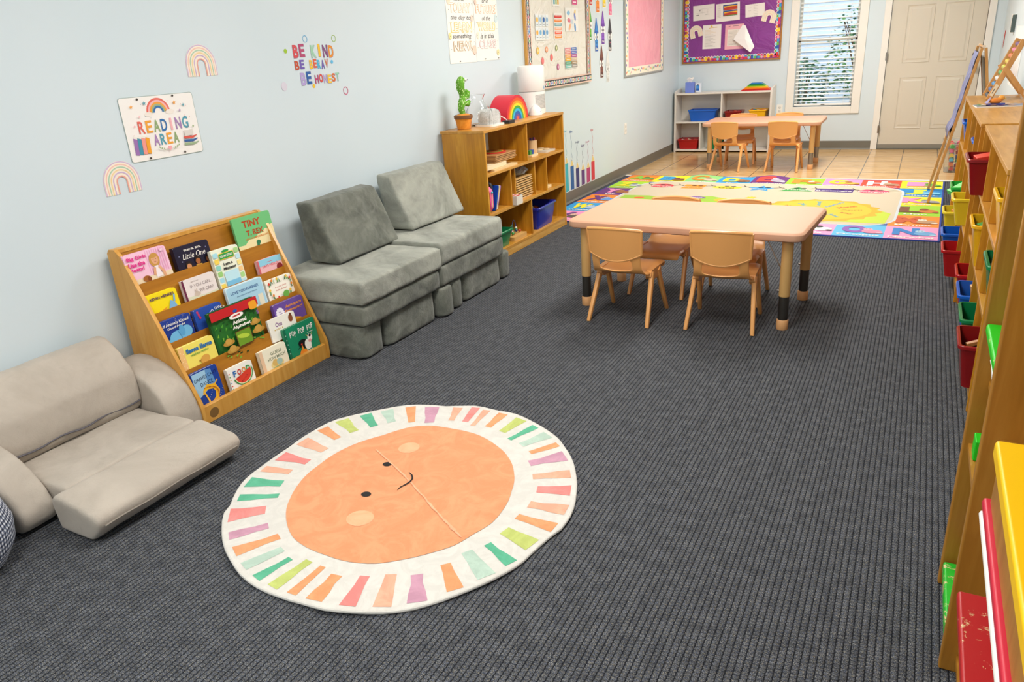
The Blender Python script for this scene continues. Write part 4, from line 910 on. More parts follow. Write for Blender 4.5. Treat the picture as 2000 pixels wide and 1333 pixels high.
bin_((0.385, 9.925, 0.3855), 0.35, 0.235, 0.140, 'blue', 'blue plastic bin in the upper left bay of the white shelf')
bin_((0.765, 9.94, 0.3855), 0.20, 0.24, 0.115, 'dark red', 'dark red plastic bin in the upper right bay of the white shelf')
bin_((1.065, 9.94, 0.3855), 0.20, 0.24, 0.125, 'yellow', 'yellow plastic bin in the upper right bay of the white shelf')
bin_((0.212, 9.93, 0.0385), 0.265, 0.24, 0.125, 'red', 'red plastic bin in the lower left bay of the white shelf')
bin_((0.575, 9.93, 0.0385), 0.17, 0.24, 0.125, 'green', 'green plastic bin in the lower middle bay of the white shelf, behind the table')
for i, (x, y, z, c) in enumerate([(0.13, 9.9, .15, '#f2d9d6'), (0.21, 9.92, .152, '#e8d8b8'), (0.28, 9.93, .15, '#e23a34'), (0.25, 9.87, .148, '#d8322c'), (0.16, 9.97, .15, '#c82f2c')]):
    toyblock((x, y, z-0.02), (0.05, 0.035, 0.022), c, ['pale pink', 'beige', 'bright red', 'scarlet', 'crimson'][i]+' toy block heaped in the red bin', rot=(0.3*math.sin(i), 0.3, i))
toyblock((0.212, 9.93, 0.0435), (0.2, 0.17, 0.085), '#7a1a1a', 'flat dark red toy under the blocks in the red bin', name='toy_box')
for i, (x, y, c) in enumerate([(0.99, 9.9, '#d8402f'), (1.03, 9.94, '#3c9a44'), (1.07, 9.89, '#f2ece0'), (1.11, 9.93, '#e07a2c'), (1.14, 9.9, '#f0a0a0'), (1.0, 9.98, '#2f6fc0')]):
    toyblock((x, y, 0.487), (0.038, 0.03, 0.02), c, ['red', 'green', 'white', 'orange', 'pink', 'blue'][i]+' toy block heaped in the yellow bin', rot=(0.2, 0.25*math.cos(i), i*1.3))
toyblock((1.065, 9.94, 0.3905), (0.15, 0.17, 0.092), '#d8983a', 'flat amber toy under the blocks in the yellow bin', name='toy_box')
for i, (x, c) in enumerate(((0.72, '#7a2420'), (0.78, '#c84a2c'), (0.82, '#a02820'))): toyblock((x, 9.93, 0.476), (0.045, 0.03, 0.02), c, ['maroon', 'rust', 'brick red'][i]+' toy block in the dark red bin', rot=(0.2, 0.1, i))
toyblock((0.765, 9.94, 0.3905), (0.15, 0.17, 0.082), '#5a1512', 'flat maroon toy under the blocks in the dark red bin', name='toy_box')
ts = thing('tissue_box', 'blue cube tissue box with a white tissue on the white shelf', 'tissue box', (0.205, 9.90, 0.7355), 0.15)
m_ = MB(); m_.box(-.055, .055, -.055, .055, 0, .125, P('#6f86d8', 0.5)); m_.z = 0; m_.build('carton', ts, bevel=0.002)
m_ = MB(); rg = []
for zz, k in ((.1255, .02), (.15, .028), (.168, .04), (.178, .03)): rg.append([(k*math.cos(2*PI*i/12)*(1+.3*math.sin(i*2.1)), k*0.6*math.sin(2*PI*i/12), zz+.008*math.sin(i*1.7)) for i in range(12)])
m_.loft(rg, M_paper, False); m_ = None
o = MB(); o.loft(rg, M_paper, True, True, True); o.build('tissue', ts)
t2 = thing('tissue_box', 'white and light blue upright tissue box beside the plain blue one', 'tissue box', (0.305, 9.94, 0.7355), 0.1)
MB().box(-.03, .03, -.04, .04, 0, .11, P('#dfe6f2', 0.5)).build('carton', t2, bevel=0.002)
o = MB(); o.rect(-.026, .02, .012, .085, K('#3f8fd8')); o.rect(-.026, .02, .012, .045, K('#1f5fb0')); o.ell(-.006, .088, .012, .009, K('#16386e')); o.build('print', t2, mat4=Matrix(((1, 0, 0, 0), (0, 0, -1, -.0405), (0, 1, 0, 0), (0, 0, 0, 1))), norm=False)
py = [('#c8202c', .185), ('#e8541c', .165), ('#f09a1c', .145), ('#efd01c', .13), ('#5cb02c', .11), ('#1f8a4c', .095), ('#1c6fae', .075)]
for i, (c, w) in enumerate(py):
    m_ = MB(); h_ = .0125
    m_.loft([[(x, y, 0) for x, y in rr(2*w, .12, .004, 2)], [(x, y, h_) for x, y in rr(2*w-.03, .10, .004, 2)]], P(c, 0.45), False)
    tag(m_.build('stacking_board', loc=(1.025, 9.92, 0.7357+i*.0128), rot=(0, 0, 0.02)), ['red', 'orange', 'amber', 'yellow', 'lime green', 'dark green', 'blue'][i]+' board of the low rainbow pyramid on the white shelf', 'toy', None)

# ================================================================ flat things on the left wall
def rainbow_art(m, w, h, cols, base):      # arch-shaped paper, origin bottom centre
    R = w/2; leg = h-R
    def arch(r, n=20): return [(r, 0)]+[(r*math.cos(PI*i/n), leg+r*math.sin(PI*i/n)) for i in range(n+1)]+[(-r, 0)]
    ri = R*0.24; I = arch(ri); m.band(I, arch(R), P(base, .6))
    n = len(cols)
    for i, c in enumerate(cols):
        ro = R*(0.985-i*0.125); m.band(arch(ro-R*0.055), arch(ro), P(c, .6))
RC = ['#cdb5d6', '#f2c4b4', '#a9cdb2', '#f3d49a', '#c9b0d8', '#f0e0c4']
for y, z, w, h, rot, lab in ((2.474, 1.352, 0.166, 0.132, -0.0, 'pastel rainbow wall decal above the reading area sign'), (1.958, 0.926, 0.166, 0.130, 0.0, 'pastel rainbow wall decal to the lower left of the reading area sign')):
    m = MB(); rainbow_art(m, w, h, RC[:5], '#f6ead9')
    R_ = w/2; m.band([(R_*.24, 0)]+[(R_*.24*math.cos(PI*i/14), h-R_+R_*.24*math.sin(PI*i/14)) for i in range(15)]+[(-R_*.24, 0)], [(R_*.31, 0)]+[(R_*.31*math.cos(PI*i/14), h-R_+R_*.31*math.sin(PI*i/14)) for i in range(15)]+[(-R_*.31, 0)], P('#eaa79a', .6))
    tag(m.build('rainbow_decal', mat4=on_left(y, z), norm=False), lab, 'wall decal')
# READING AREA sign
w, h = 0.362, 0.252
m = MB(); m.z = 0.0015
m.prism(rr(w+.004, h+.004, .012, 4, w/2, h/2), 0, .0012, P('#8fa39a', .4), 'z'); m.prism(rr(w, h, .011, 4, w/2, h/2), .001, .0015, P('#f4f0ec', .3), 'z')
cx, cy = w*.485, h*.735
for r0, r1, c in ((.050, .058, '#e26a5c'), (.042, .050, '#f0b6b8'), (.034, .042, '#efa03c'), (.026, .034, '#9bb08a'), (.018, .026, '#2f6fae')): m.ring(cx, cy, r0, r1, P(c, .6), 20, 0, PI)
m.ell(cx-.052, cy-.004, .020, .009, P('#efe6dd', .6)); m.ell(cx+.055, cy-.002, .022, .010, P('#efe6dd', .6))
C = lambda c: P(c, .6)
m.letters('READING', .058, .315, h*.525, .050, [C('#e2685a'), C('#efa233'), C('#8fa873'), C('#2f6fae'), C('#f0b3b8'), C('#a57fb5'), C('#4f9bb0')], .02)
m.letters('AREA', .118, .250, h*.30, .046, [C('#a57fb5'), C('#4f9bb0'), C('#efa233'), C('#8fa873')], .02)
for i, (c, x) in enumerate((('#9a6fb0', .0), ('#3f8fa8', .018), ('#f0988f', .037), ('#f0a024', .056))):
    m.poly([(.022+x, .028), (.040+x, .024), (.040+x+.004, .088), (.022+x+.004, .094)], C(c)); m.poly([(.026+x, .094), (.044+x, .088), (.050+x, .096), (.032+x, .101)], C('#efe9e0'))
for i, c in enumerate(('#9bb08a', '#2f5f9e', '#d9584a')):
    y0 = .034+i*.014; m.poly([(.268+.002*i, y0+.003), (.318, y0), (.345-.002*i, y0+.010), (.344-.002*i, y0+.013), (.318, y0+.010), (.268+.002*i, y0+.013)], C(c))
m.poly([(.278, .074), (.322, .076), (.324, .102), (.300, .098), (.277, .100)], C('#ddd6cf'))
for x, y, s, c in ((.048, .216, .008, '#efa233'), (.112, .226, .009, '#5f9fae'), (.258, .218, .009, '#efa233'), (.302, .205, .008, '#5f9fae'), (.278, .184, .007, '#a57fb5'), (.043, .140, .006, '#f0b3b8'), (.075, .175, .006, '#f0b3b8'), (.330, .112, .006, '#8fa873')): m.star(x, y, s, C(c))
for i in range(16): m.ell(.03+(i*97 % 300)/1000.0, .105+(i*61 % 135)/1000.0, .0015, .0015, C(['#e26a5c', '#6f8f9e', '#333a44'][i % 3]), 6)
for s_ in (-1, 1):
    m.line([(.184+s_*.020, .030), (.184+s_*.052, .044)], .0015, C('#8fa873'))
    for k in range(3): m.ell(.184+s_*(.028+.010*k), .037+.004*k, .005, .002, C('#8fa873'), 8, s_*1.0)
m.ell(.180, .040, .006, .006, C('#f0a8b0'), 12); m.ell(.189, .040, .006, .006, C('#f0a8b0'), 12); m.poly([(.1745, .038), (.1945, .038), (.1845, .026)], C('#f0a8b0'))
rs = m.build('reading_area_sign', mat4=on_left(2.025, 1.038), norm=False); tag(rs, 'white poster reading READING AREA with a rainbow, stars and books', 'poster')
for x, y in ((.084, h-.008), (.258, h-.006), (.086, .008), (.262, .010)):
    MB().lathe([(.0045, .0), (.0045, .002), (.002, .0035)], P('#55504a', .35, .7), 10).build('pin', rs, loc=(x, y, .0015+.0001*30))
# BE KIND / BE BERAV / BE HONEST letters
LET = [('BE', 3.056, 3.148, 1.437, .062, ['#d2434c coral red', '#b03f6c magenta'], 'top line'), ('KIND', 3.188, 3.372, 1.434, .062, ['#9ccfae mint green', '#efbb1f yellow', '#7f3f78 plum', '#e38a18 orange'], 'top line'),
       ('BE', 3.055, 3.130, 1.370, .044, ['#c2461a rust red', '#6c56b0 violet'], 'middle line'), ('BERAV', 3.165, 3.316, 1.371, .044, ['#efc02a yellow', '#dd5a34 orange red', '#42b4dc sky blue', '#6a58ae purple', '#dc6c1e orange'], 'middle line'),
       ('BE', 3.083, 3.170, 1.303, .062, ['#b39fd6 lilac', '#1d5aa6 dark blue'], 'bottom line'), ('HONEST', 3.190, 3.392, 1.296, .043, ['#b03a6c magenta', '#d2453f coral', '#b9a2d2 lilac', '#efc12c yellow', '#dc6a24 orange', '#98ccb0 mint green'], 'bottom line')]
for wd, y0, y1, z, hh, cs, ln in LET:
    n = len(wd); st = (y1-y0)/n
    for i, ch in enumerate(wd):
        hx, nm = cs[i].split(' ', 1); g = glyph(ch, .035); nat = (g[3]-g[2])/(g[5]-g[4])*hh
        ww = min(st*.84, nat*1.2); m = MB(); m.z = 0
        m.text(ch, 0.0012, -0.0008, hh*1.03, P('#8d86a8', .5), ww*1.05, .035); m.text(ch, 0, 0, hh, P(hx, .5), ww, .035)
        tag(m.build('letter_decal', mat4=on_left(y0+st*(i+.5), z+.004*math.sin(i*1.7)), norm=False), '%s letter %s of the word %s in the %s of wall lettering' % (nm, ch, wd, ln), 'wall decal', 'wall lettering decals')
for y, z, r, c, solid, lab in ((3.162, 1.495, .0175, '#5aaedb', 0, 'light blue ring decal above the word BE KIND'), (3.386, 1.494, .0175, '#9dc13c', 0, 'green ring decal above the end of KIND'), (3.428, 1.223, .021, '#c93a6c', 0, 'magenta ring decal to the lower right of HONEST'),
                        (3.008, 1.441, .011, '#9cc21f', 1, 'small solid lime green dot decal left of BE KIND'), (3.346, 1.377, .010, '#5cb9e6', 1, 'small solid light blue dot decal right of BERAV'), (3.177, 1.264, .0105, '#efbf1c', 1, 'small solid yellow dot decal under BE HONEST'), (2.960, 1.276, .021, '#d5d0de', 1, 'faint pale lilac dot decal left of BE HONEST')):
    m = MB(); m.z = 0
    (m.ell(0, 0, r, r, P(c, .5), 24) if solid else m.ring(0, 0, r*.82, r, P(c, .5), 28))
    tag(m.build('dot_decal', mat4=on_left(y, z), norm=False), lab, 'wall decal')
# two colouring posters
def outlined(m, s, cx, cy, h, w, c):
    m.text(s, cx, cy, h*1.04, P(c, .6), w*1.03, .05); m.text(s, cx, cy, h*.93, P('#fbf7ef', .6), w*.965, .005)
def poster(y0, y1, z0, z1, lines, lab, shp):
    w = y1-y0; h = z1-z0; m = MB(); m.box(0, w, 0, h, 0, .0012, P('#f8f4ec', .45)); m.z = .0012
    ink = P('#3f4148', .6)
    for s, zc, hh, ww, c in lines:
        if c: outlined(m, s, w*.5, zc-z0, hh, ww, c)
        else: m.text(s, w*.5, zc-z0, hh, ink, ww, 0, .3)
    for x, y, r, c in shp: m.ell(x*w, y-z0, r, r*1.2, P(c, .6)); m.ring(x*w, y-z0, r*.5, r*.6, P('#efe3c4', .6), 14)
    for i in range(14): m.ell(w*(.06 if i % 2 else .93), .05+i*(h-.1)/14, .003, .003, ink, 6)
    o = m.build('wall_poster', mat4=on_left(y0, z0), norm=False); tag(o, lab, 'poster')
    for x, y in ((w*.35, .012), (w*.93, .012) if 'FUTURE' in lab else (.012, h*.66)):
        MB().lathe([(.004, 0), (.004, .002)], P('#3b3a38', .4), 8).build('pin', o, loc=(x, y, .0045))
poster(4.545, 4.900, 1.315, 1.99, [('make', 1.725, .035, .14, None), ('TODAY', 1.666, .062, .27, '#d9b98c'), ('the day to', 1.602, .034, .26, None), ('LEARN', 1.543, .062, .27, '#e9c95c'), ('something', 1.484, .036, .25, None), ('NEW!', 1.424, .062, .24, '#c9a77c')],
       'white colouring poster reading make TODAY the day to LEARN something NEW!', ((.10, 1.71, .022, '#f0e2cd'), (.92, 1.60, .020, '#f3d9cc'), (.93, 1.395, .026, '#f6cdbd'), (.06, 1.49, .018, '#f5e39a')))
poster(4.905, 5.245, 1.318, 1.99, [('the', 1.718, .03, .09, None), ('FUTURE', 1.662, .058, .28, '#e6b48e'), ('of the', 1.603, .032, .12, None), ('WORLD', 1.547, .058, .25, '#e9cf5c'), ('is in this', 1.486, .034, .2, None), ('CLASS', 1.430, .058, .24, '#dfbcc0')],
       'white colouring poster reading the FUTURE of the WORLD is in this CLASS', ((.92, 1.60, .024, '#cfe6ee'), (.10, 1.49, .020, '#f3ead9'), (.93, 1.37, .018, '#f3e2a0'), (.08, 1.705, .016, '#f2cfc2')))
# notice board covered in white fabric
wb = thing('notice_board', 'cream notice board with a patterned border on the left wall above the air purifier', 'notice board', (0.0015, 5.66, 1.055))
yw, zw = 1.345, 1.10
def frame(p, w, h, t, d, mat):
    for a in ((0, t, 0, h), (w-t, w, 0, h), (t, w-t, 0, t), (t, w-t, h-t, h)): MB().box(0, d, a[0], a[1], a[2], a[3], mat).build('frame_rail', p, bevel=.002)
frame(wb, yw, zw, .018, .022, M_rack)
t = NT('cream_backing_paper'); v = t.coord(); n = t.noise(v, 5, 3, .6, 1.5); t.bump(n, .8, .03); M_cream = t.out('#e9e5dc', .55)
MB().box(.002, .014, .018, yw-.018, .018, zw-.018, M_cream).build('backing', wb)
bd2 = MB(); bd2.z = 0
def strip(m, x0, y0, x1, y1, vert):
    m.rect(x0, y0, x1, y1, P('#e9b9a4', .6)); e = .012
    m.rect(x0+(e if vert else 0), y0+(0 if vert else e), x1-(e if vert else 0), y1-(0 if vert else e), P('#1c1c26', .6))
    L = (y1-y0) if vert else (x1-x0); n = int(L/.034); za = m.up(); zb = m.up()
    for i in range(n):
        c = (i+.5)*L/n; X, Y = ((x0+x1)/2, y0+c) if vert else (x0+c, (y0+y1)/2)
        m.ell(X, Y, .015, .019, P(['#cfe3f0', '#f3efe6', '#d9ecd4', '#f6d9dc'][i % 4], .6), 12, z=za); m.ell(X, Y, .008, .010, P(['#2f6fc0', '#e0532c', '#5aa83c', '#d23a6c', '#f0a030', '#7a58b0'][(i*5) % 6], .6), 10, z=zb)
    k = int(L/.012); zc = m.up()
    for i in range(k):
        c = (i+.3)*L/k
        for q in (0, 1):
            if vert: X0 = x0 if q == 0 else x1-e; m.rect(X0, y0+c, X0+e, y0+c+.004, P('#f6e9df', .6), zc)
            else: Y0 = y0 if q == 0 else y1-e; m.rect(x0+c, Y0, x0+c+.004, Y0+e, P('#f6e9df', .6), zc)
strip(bd2, .02, .02, .092, zw-.01, True); strip(bd2, yw-.092, .02, yw-.02, zw-.01, True); strip(bd2, .0, .0, yw, .075, False)
bd2.build('border', wb, mat4=Matrix(((0, 0, 1, .0225), (1, 0, 0, 0), (0, 1, 0, 0), (0, 0, 0, 1))), norm=False)
BX = 0.0195
def sheet(y0, z0, y1, z1, label, art=None, col='#f1efe9', name='paper_sheet', x=BX, cat='paper'):
    m = MB(); w, h = y1-y0, z1-z0; m.rect(0, 0, w, h, P(col, .35), 0.0)
    m.z = 0
    if art: art(m, w, h)
    return tag(m.build(name, mat4=on_left(y0, z0, x), norm=False), label, cat)
def art_weather(m, w, h):
    for r in range(2):
        for c in range(4):
            x0 = .006+c*(w-.006)/4; y0 = .01+r*(h-.01)/2; ww = (w-.03)/4; m.rrect(x0, y0, x0+ww, y0+(h-.03)/2, .006, P('#e8f0f4', .5)); m.ell(x0+ww/2, y0+.05, ww*.38, .02, P(['#f0b040', '#7db8e0', '#5a94cc', '#6fa8d8', '#f2c25c', '#9ac4e4', '#2a63ae', '#8fb8dc'][r*4+c], .6)); m.rect(x0+.012, y0+.012, x0+ww-.012, y0+.016, P('#7b8390', .6))
sheet(5.842, 1.437, 6.093, 1.640, 'white weather picture sheet at the left of the cream notice board', art_weather)
def art_org(m, w, h):
    for i, c in enumerate(('#ef9a4c', '#f2603c', '#f5b08a', '#7fb0b8', '#ef8a3c', '#d9372c')): m.rrect(.012, .012+i*(h-.02)/6, w-.012, .008+(i+1)*(h-.02)/6-.006, .006, P(c, .6)); m.rect(.03, .026+i*(h-.02)/6, w-.03, .030+i*(h-.02)/6, P('#fbf4ec', .6))
sheet(6.205, 1.437, 6.375, 1.648, 'narrow orange and red chart in the middle of the cream notice board', art_org)
def art_mul(m, w, h):
    for i, (x, y, c) in enumerate(((.07, .15, '#8cc0e4'), (.21, .15, '#f3d27c'), (.21, .12, '#7f8fd0'), (.08, .09, '#e27a8c'), (.09, .035, '#f2b48c'), (.21, .035, '#6f9fd8'), (.14, .08, '#cfdce8'))): m.ell(x, y, .035, .018, P(c, .6), rot=i)
    m.line([(w/2, .005), (w/2, h-.005)], .002, P('#c9ccd0', .6)); m.line([(.005, h/2), (w-.005, h/2)], .002, P('#c9ccd0', .6))
sheet(6.448, 1.500, 6.733, 1.693, 'pale sheet with four coloured pictures at the upper right of the cream notice board', art_mul)
def art_sm(m, w, h): m.rect(.02, .015, w*.35, h-.01, P('#4f9fae', .6)); m.rect(w*.42, .015, w*.62, h-.03, P('#8cb45c', .6)); m.rect(w*.68, .015, w*.9, h-.02, P('#e0b03c', .6))
sheet(6.19, 1.700, 6.335, 1.86, 'small sheet with teal and green bars at the top of the cream notice board', art_sm)
def art_sm2(m, w, h): m.rect(.005, .005, w-.005, .045, P('#d34a86', .6)); m.rect(.005, .05, w-.005, .09, P('#7a4fa0', .6)); m.rect(.03, .020, w-.03, .030, P('#f7e6ee', .6))
sheet(6.60, 1.715, 6.725, 1.86, 'small pink and purple sheet at the top right of the cream notice board', art_sm2)
def art_grid(m, w, h):
    L = ['#e08a90', '#dd7f7c', '#f0a03c', '#f0b42c', '#6fb08c', '#8fcfc4']; Rr = ['#3f6fb8', '#6a78c4', '#b05f9c', '#d6c0a8', '#a9916c', '#a39c94']
    for i in range(6):
        y0 = h-(i+1)*(h-.01)/6; m.rect(.006, y0, w/2-.003, y0+h/6-.005, P(L[i], .6)); m.rect(w/2+.003, y0, w-.006, y0+h/6-.005, P(Rr[i], .6))
        m.rect(.03, y0+.010, w*.42, y0+.014, P('#f4ece8', .6)); m.rect(w*.58, y0+.010, w*.90, y0+.014, P('#f4ece8', .6))
sheet(6.412, 1.190, 6.683, 1.372, 'chart of coloured month labels at the lower right of the cream notice board', art_grid)
for y, z, rw, rh, c, c2, lab in ((5.872, 1.36, .026, .028, '#f2c14c', '#f6e0a0', 'yellow oval cutout on the cream notice board, below the weather sheet'), (6.042, 1.365, .028, .024, '#f0a078', '#f8dcc8', 'orange pumpkin-like cutout beside the yellow oval cutout'), (6.240, 1.372, .022, .024, '#8f9f4c', '#efe4c0', 'small olive green cutout below the orange chart'),
                           (5.956, 1.278, .026, .028, '#ee7a7c', '#ee7a7c', 'pink round cutout in the lower left of the cream notice board'), (6.134, 1.299, .026, .026, '#f0706c', '#f0706c', 'coral round cutout in the middle of the cream notice board'), (6.262, 1.218, .024, .026, '#c9508f', '#f2dce8', 'magenta ringed cutout lowest on the cream notice board')):
    m = MB(); m.z = 0; m.ell(0, 0, rw, rh, P(c, .5)); m.ell(0, 0, rw*.5, rh*.5, P(c2, .5))
    m.line([(0, rh), (0.003, rh*1.3)], .004, P('#6a7a3c', .6))
    tag(m.build('paper_cutout', mat4=on_left(y, z, BX), norm=False), lab, 'paper cutout')
# crayon cutouts
def crayon(y, z0, h, c, dark, word, lab):
    w = .15; m = MB(); oc = P('#f4f2ee', .5) if True else None
    body = h*.55; m.z = 0
    def sh(e): return [(-w/2*.52-e, -e), (w/2*.52+e, -e), (w/2*.52+e, body), (w*.36+e, body), (.008+e*.7, h+e), (-.008-e*.7, h+e), (-w*.36-e, body), (-w/2*.52-e, body)]
    m.poly(sh(.005), oc); m.poly(sh(0), P(c, .5)); m.poly([(-w*.26, 0), (w*.26, 0), (w*.26, .05), (-w*.26, .05)], P(dark, .5))
    m.poly([(-w*.36, body), (w*.36, body), (.008, h), (-.008, h)], P(dark, .5)); m.poly([(-w*.22, body+.02), (w*.22, body+.02), (.004, h*.93), (-.004, h*.93)], P(c, .5))
    for s_ in (-1, 1):
        m.ell(s_*.030, body*.80, .027, .034, P('#2a2a2e', .5)); m.ell(s_*.030, body*.80, .025, .032, P('#faf8f4', .4)); m.ell(s_*.022, body*.78, .009, .012, P('#1a1a1e', .4))
    m.line([(-.012, body*.47), (0, body*.445), (.012, body*.47)], .0035, P('#33262a' if word != 'Black' else '#e05a7a', .5))
    m.text(word, 0, .024, .024, WH if word != 'White' else P('#c9c5bd', .5), .05, .02)
    tag(m.build('crayon_cutout', mat4=on_left(y, z0, .0012), norm=False), lab, 'paper cutout', 'crayon character cutouts between the two boards')
for y, z0, h, c, d_, wd in ((7.088, 1.724, .30, '#e23a34', '#c92a2c', 'Red'), (7.264, 1.665, .30, '#ef8f2c', '#e07a1c', 'Orange'), (7.436, 1.713, .30, '#f6dc3c', '#eccb1c', 'Yellow'), (7.604, 1.644, .30, '#f27aa4', '#e85a8c', 'Pink'),
                        (7.052, 1.420, .295, '#6fbf2f', '#3f9c2f', 'Green'), (7.216, 1.317, .30, '#2f86cf', '#1f5fb4', 'Blue'), (7.390, 1.378, .30, '#8a52c0', '#6c38a0', 'Purple'), (7.582, 1.312, .30, '#3c3c42', '#26262c', 'Black'),
                        (7.343, 1.070, .298, '#7c4636', '#5f3226', 'Brown'), (7.512, 1.021, .29, '#dfe0dc', '#d3d5d2', 'White')):
    crayon(y, z0, h, c, d_, wd, wd.lower()+' crayon character cutout with googly eyes on the left wall')
# pink board
pk = thing('notice_board', 'pink paper notice board with a silver frame at the far end of the left wall', 'notice board', (0.0015, 7.985, 1.035))
yw2, zw2 = 1.355, 1.0
frame(pk, yw2, zw2, .016, .02, P('#b3b3ae', .35, .5))
t = NT('pink_backing_paper'); v = t.coord(); n = t.noise(v, 4, 3, .6, 1.2); t.bump(n, .6, .03); MPK = t.out(t.ramp(n, [(.3, '#ef9fb0'), (.7, '#f4aebb')]), .5)
MB().box(.002, .012, .016, yw2-.016, .016, zw2-.016, MPK).build('backing', pk)
m = MB(); m.z = 0
for a in ((.016, .016, yw2-.016, .095), (.016, .09, .105, zw2-.016), (yw2-.105, .09, yw2-.016, zw2-.016)): m.rect(*a, P('#f1ead6', .6))
z1 = m.up(); random.seed(3)
for i in range(74):
    if i < 34: X, Y = .03+i*.039, .03+.045*random.random()
    elif i < 54: X, Y = .03+.05*random.random(), .12+(i-34)*.045
    else: X, Y = yw2-.085+.05*random.random(), .12+(i-54)*.045
    m.ell(X, Y, .008+.006*random.random(), .014, P(['#d23a3c', '#2f6fc0', '#5aa83c', '#e8a83c', '#7a58b0', '#e08aa4', '#58b8c0'][i*3 % 7], .6), 8, z=z1, rot=i)
m.build('border', pk, mat4=Matrix(((0, 0, 1, .0165), (1, 0, 0, 0), (0, 1, 0, 0), (0, 0, 0, 1))), norm=False)
# pencil decals low on the wall
for y, zb, w, c, nm, wd, sq in ((6.408, .372, .070, '#35aab8', 'turquoise', 'Cyan', 0), (6.532, .330, .080, '#1d5d9c', 'blue', 'Blue', 1), (6.660, .291, .078, '#2f3272', 'indigo', 'Indigo', 2), (6.797, .253, .082, '#5a3478', 'violet', 'Violet', 3), (6.930, .251, .088, '#b23a72', 'magenta', 'Purple', 4), (7.056, .297, .088, '#cf3446', 'red', 'Rose', 5)):
    b = .104; H = zb-b; tip = zb+.062; m = MB(); m.z = 0; o = .005
    m.poly([(-w/2-o, 0), (w/2+o, 0), (w/2+o, H+o), (.002, tip-b+o*2), (-.002, tip-b+o*2), (-w/2-o, H+o)], P('#e9ecea', .5))
    m.rect(-w/2, .004, w/2, H, P(c, .5)); m.poly([(-w/2, H-.006), (-w/4, H+.004), (0, H-.006), (w/4, H+.004), (w/2, H-.006), (0, tip-b)], P('#e0c685', .5)); m.poly([(-.008, tip-b-.013), (.008, tip-b-.013), (0, tip-b)], P(c, .5))
    top = [.20, .225, .15, .14, .16, .215][sq]; pts = [(.012*math.sin(k*.7+sq*1.3), tip-b+.006+k*top/16) for k in range(17)]
    m.line(pts, .003, P(c if sq != 3 else '#2b2438', .5)); m.text(wd, pts[-1][0], tip-b+top+.026, .024, P(c, .5), .012+.013*len(wd), .0, .2)
    tag(m.build('pencil_decal', mat4=on_left(y, b, .0012), norm=False), '%s pencil wall decal with a squiggle up to the word %s' % (nm, wd), 'wall decal', 'pencil decals low on the left wall')

# ================================================================ purple board on the back wall
pb_ = thing('notice_board', 'purple notice board with a scalloped rainbow border on the back wall', 'notice board', (0.045, RD-0.0015, 1.075))
PW, PH = 1.212, 1.0
for a in ((0, .018, 0, PH), (PW-.018, PW, 0, PH), (.018, PW-.018, 0, .018), (.018, PW-.018, PH-.018, PH)): MB().box(a[0], a[1], -.022, 0, a[2], a[3], wood('oak_frame', '#8f5f22', '#a8722c', '#b8833a', 0) if 'oak_frame' not in bpy.data.materials else bpy.data.materials['oak_frame']).build('frame_rail', pb_, bevel=.002)
t = NT('purple_backing_paper'); v = t.coord(); n = t.noise(v, 4, 3, .6, 1.5); t.bump(n, .8, .03); MPU = t.out(t.ramp(n, [(.3, '#7f3389'), (.7, '#8d3c97')]), .42)
MB().box(.018, PW-.018, -.012, -.002, .018, PH-.018, MPU).build('backing', pb_)
m = MB(); m.z = 0; za = m.up(); zb = m.up(); zc = m.up(); CB = ['#2f9fd6', '#f2d22c', '#e2343c', '#6ab83c', '#f08a1e', '#d8327c', '#1f5fa8', '#f0a0b8', '#8a2f5a', '#8fd0ec']
def dots(n, fx):
    for i in range(n):
        X, Y, dx, dy = fx(i); m.ell(X+dx*.030, Y+dy*.030, .0205, .0205, WH, 14, z=za); m.ell(X+dx*.029, Y+dy*.029, .0165, .0165, P(CB[(i*3) % 10], .45), 12, z=zb)
        m.ell(X+dx*.010, Y+dy*.010, .0155, .0155, P(CB[(i*7+2) % 10], .45), 12, z=zc)
        m.ell(X+dx*.012+dy*.018, Y+dy*.012+dx*.018, .013, .013, P(CB[(i*7+5) % 10], .45), 12, z=zb)
dots(31, lambda i: (.034+i*.0382, .03, 0, 1)); dots(24, lambda i: (.03, .06+i*.039, 1, 0)); dots(24, lambda i: (PW-.03, .06+i*.039, -1, 0))
m.build('border', pb_, mat4=Matrix(((1, 0, 0, 0), (0, 0, -1, -.0135), (0, 1, 0, 0), (0, 0, 0, 1))), norm=False)
m = MB(); m.rrect(.335, .732, .365, .79, .006, P('#f0a0b8', .5)); m.rrect(.372, .732, .402, .79, .006, P('#f0a0b8', .5), m.z); m.rrect(.412, .738, .446, .79, .006, P('#f0a0b8', .5), m.z); m.build('trim_letters', pb_, mat4=Matrix(((1, 0, 0, 0), (0, 0, -1, -.0135), (0, 1, 0, 0), (0, 0, 0, 1))), norm=False)
PYB = RD-0.017
def bsheet(x0, z0, x1, z1, label, art, rot=0.0, col='#f0ebe6', y=PYB):
    m = MB(); w, h = x1-x0, z1-z0; m.rect(0, 0, w, h, P(col, .5), 0.0); m.z = 0; art(m, w, h)
    M4 = Matrix.Translation((x0, y, z0)) @ Matrix(((1, 0, 0, 0), (0, 0, -1, 0), (0, 1, 0, 0), (0, 0, 0, 1))) @ Matrix.Rotation(rot, 4, 'Z')
    return tag(m.build('paper_sheet', mat4=M4, norm=False), label, 'paper')
ink = P('#8d8a88', .6); ink2 = P('#4a4a4c', .6)
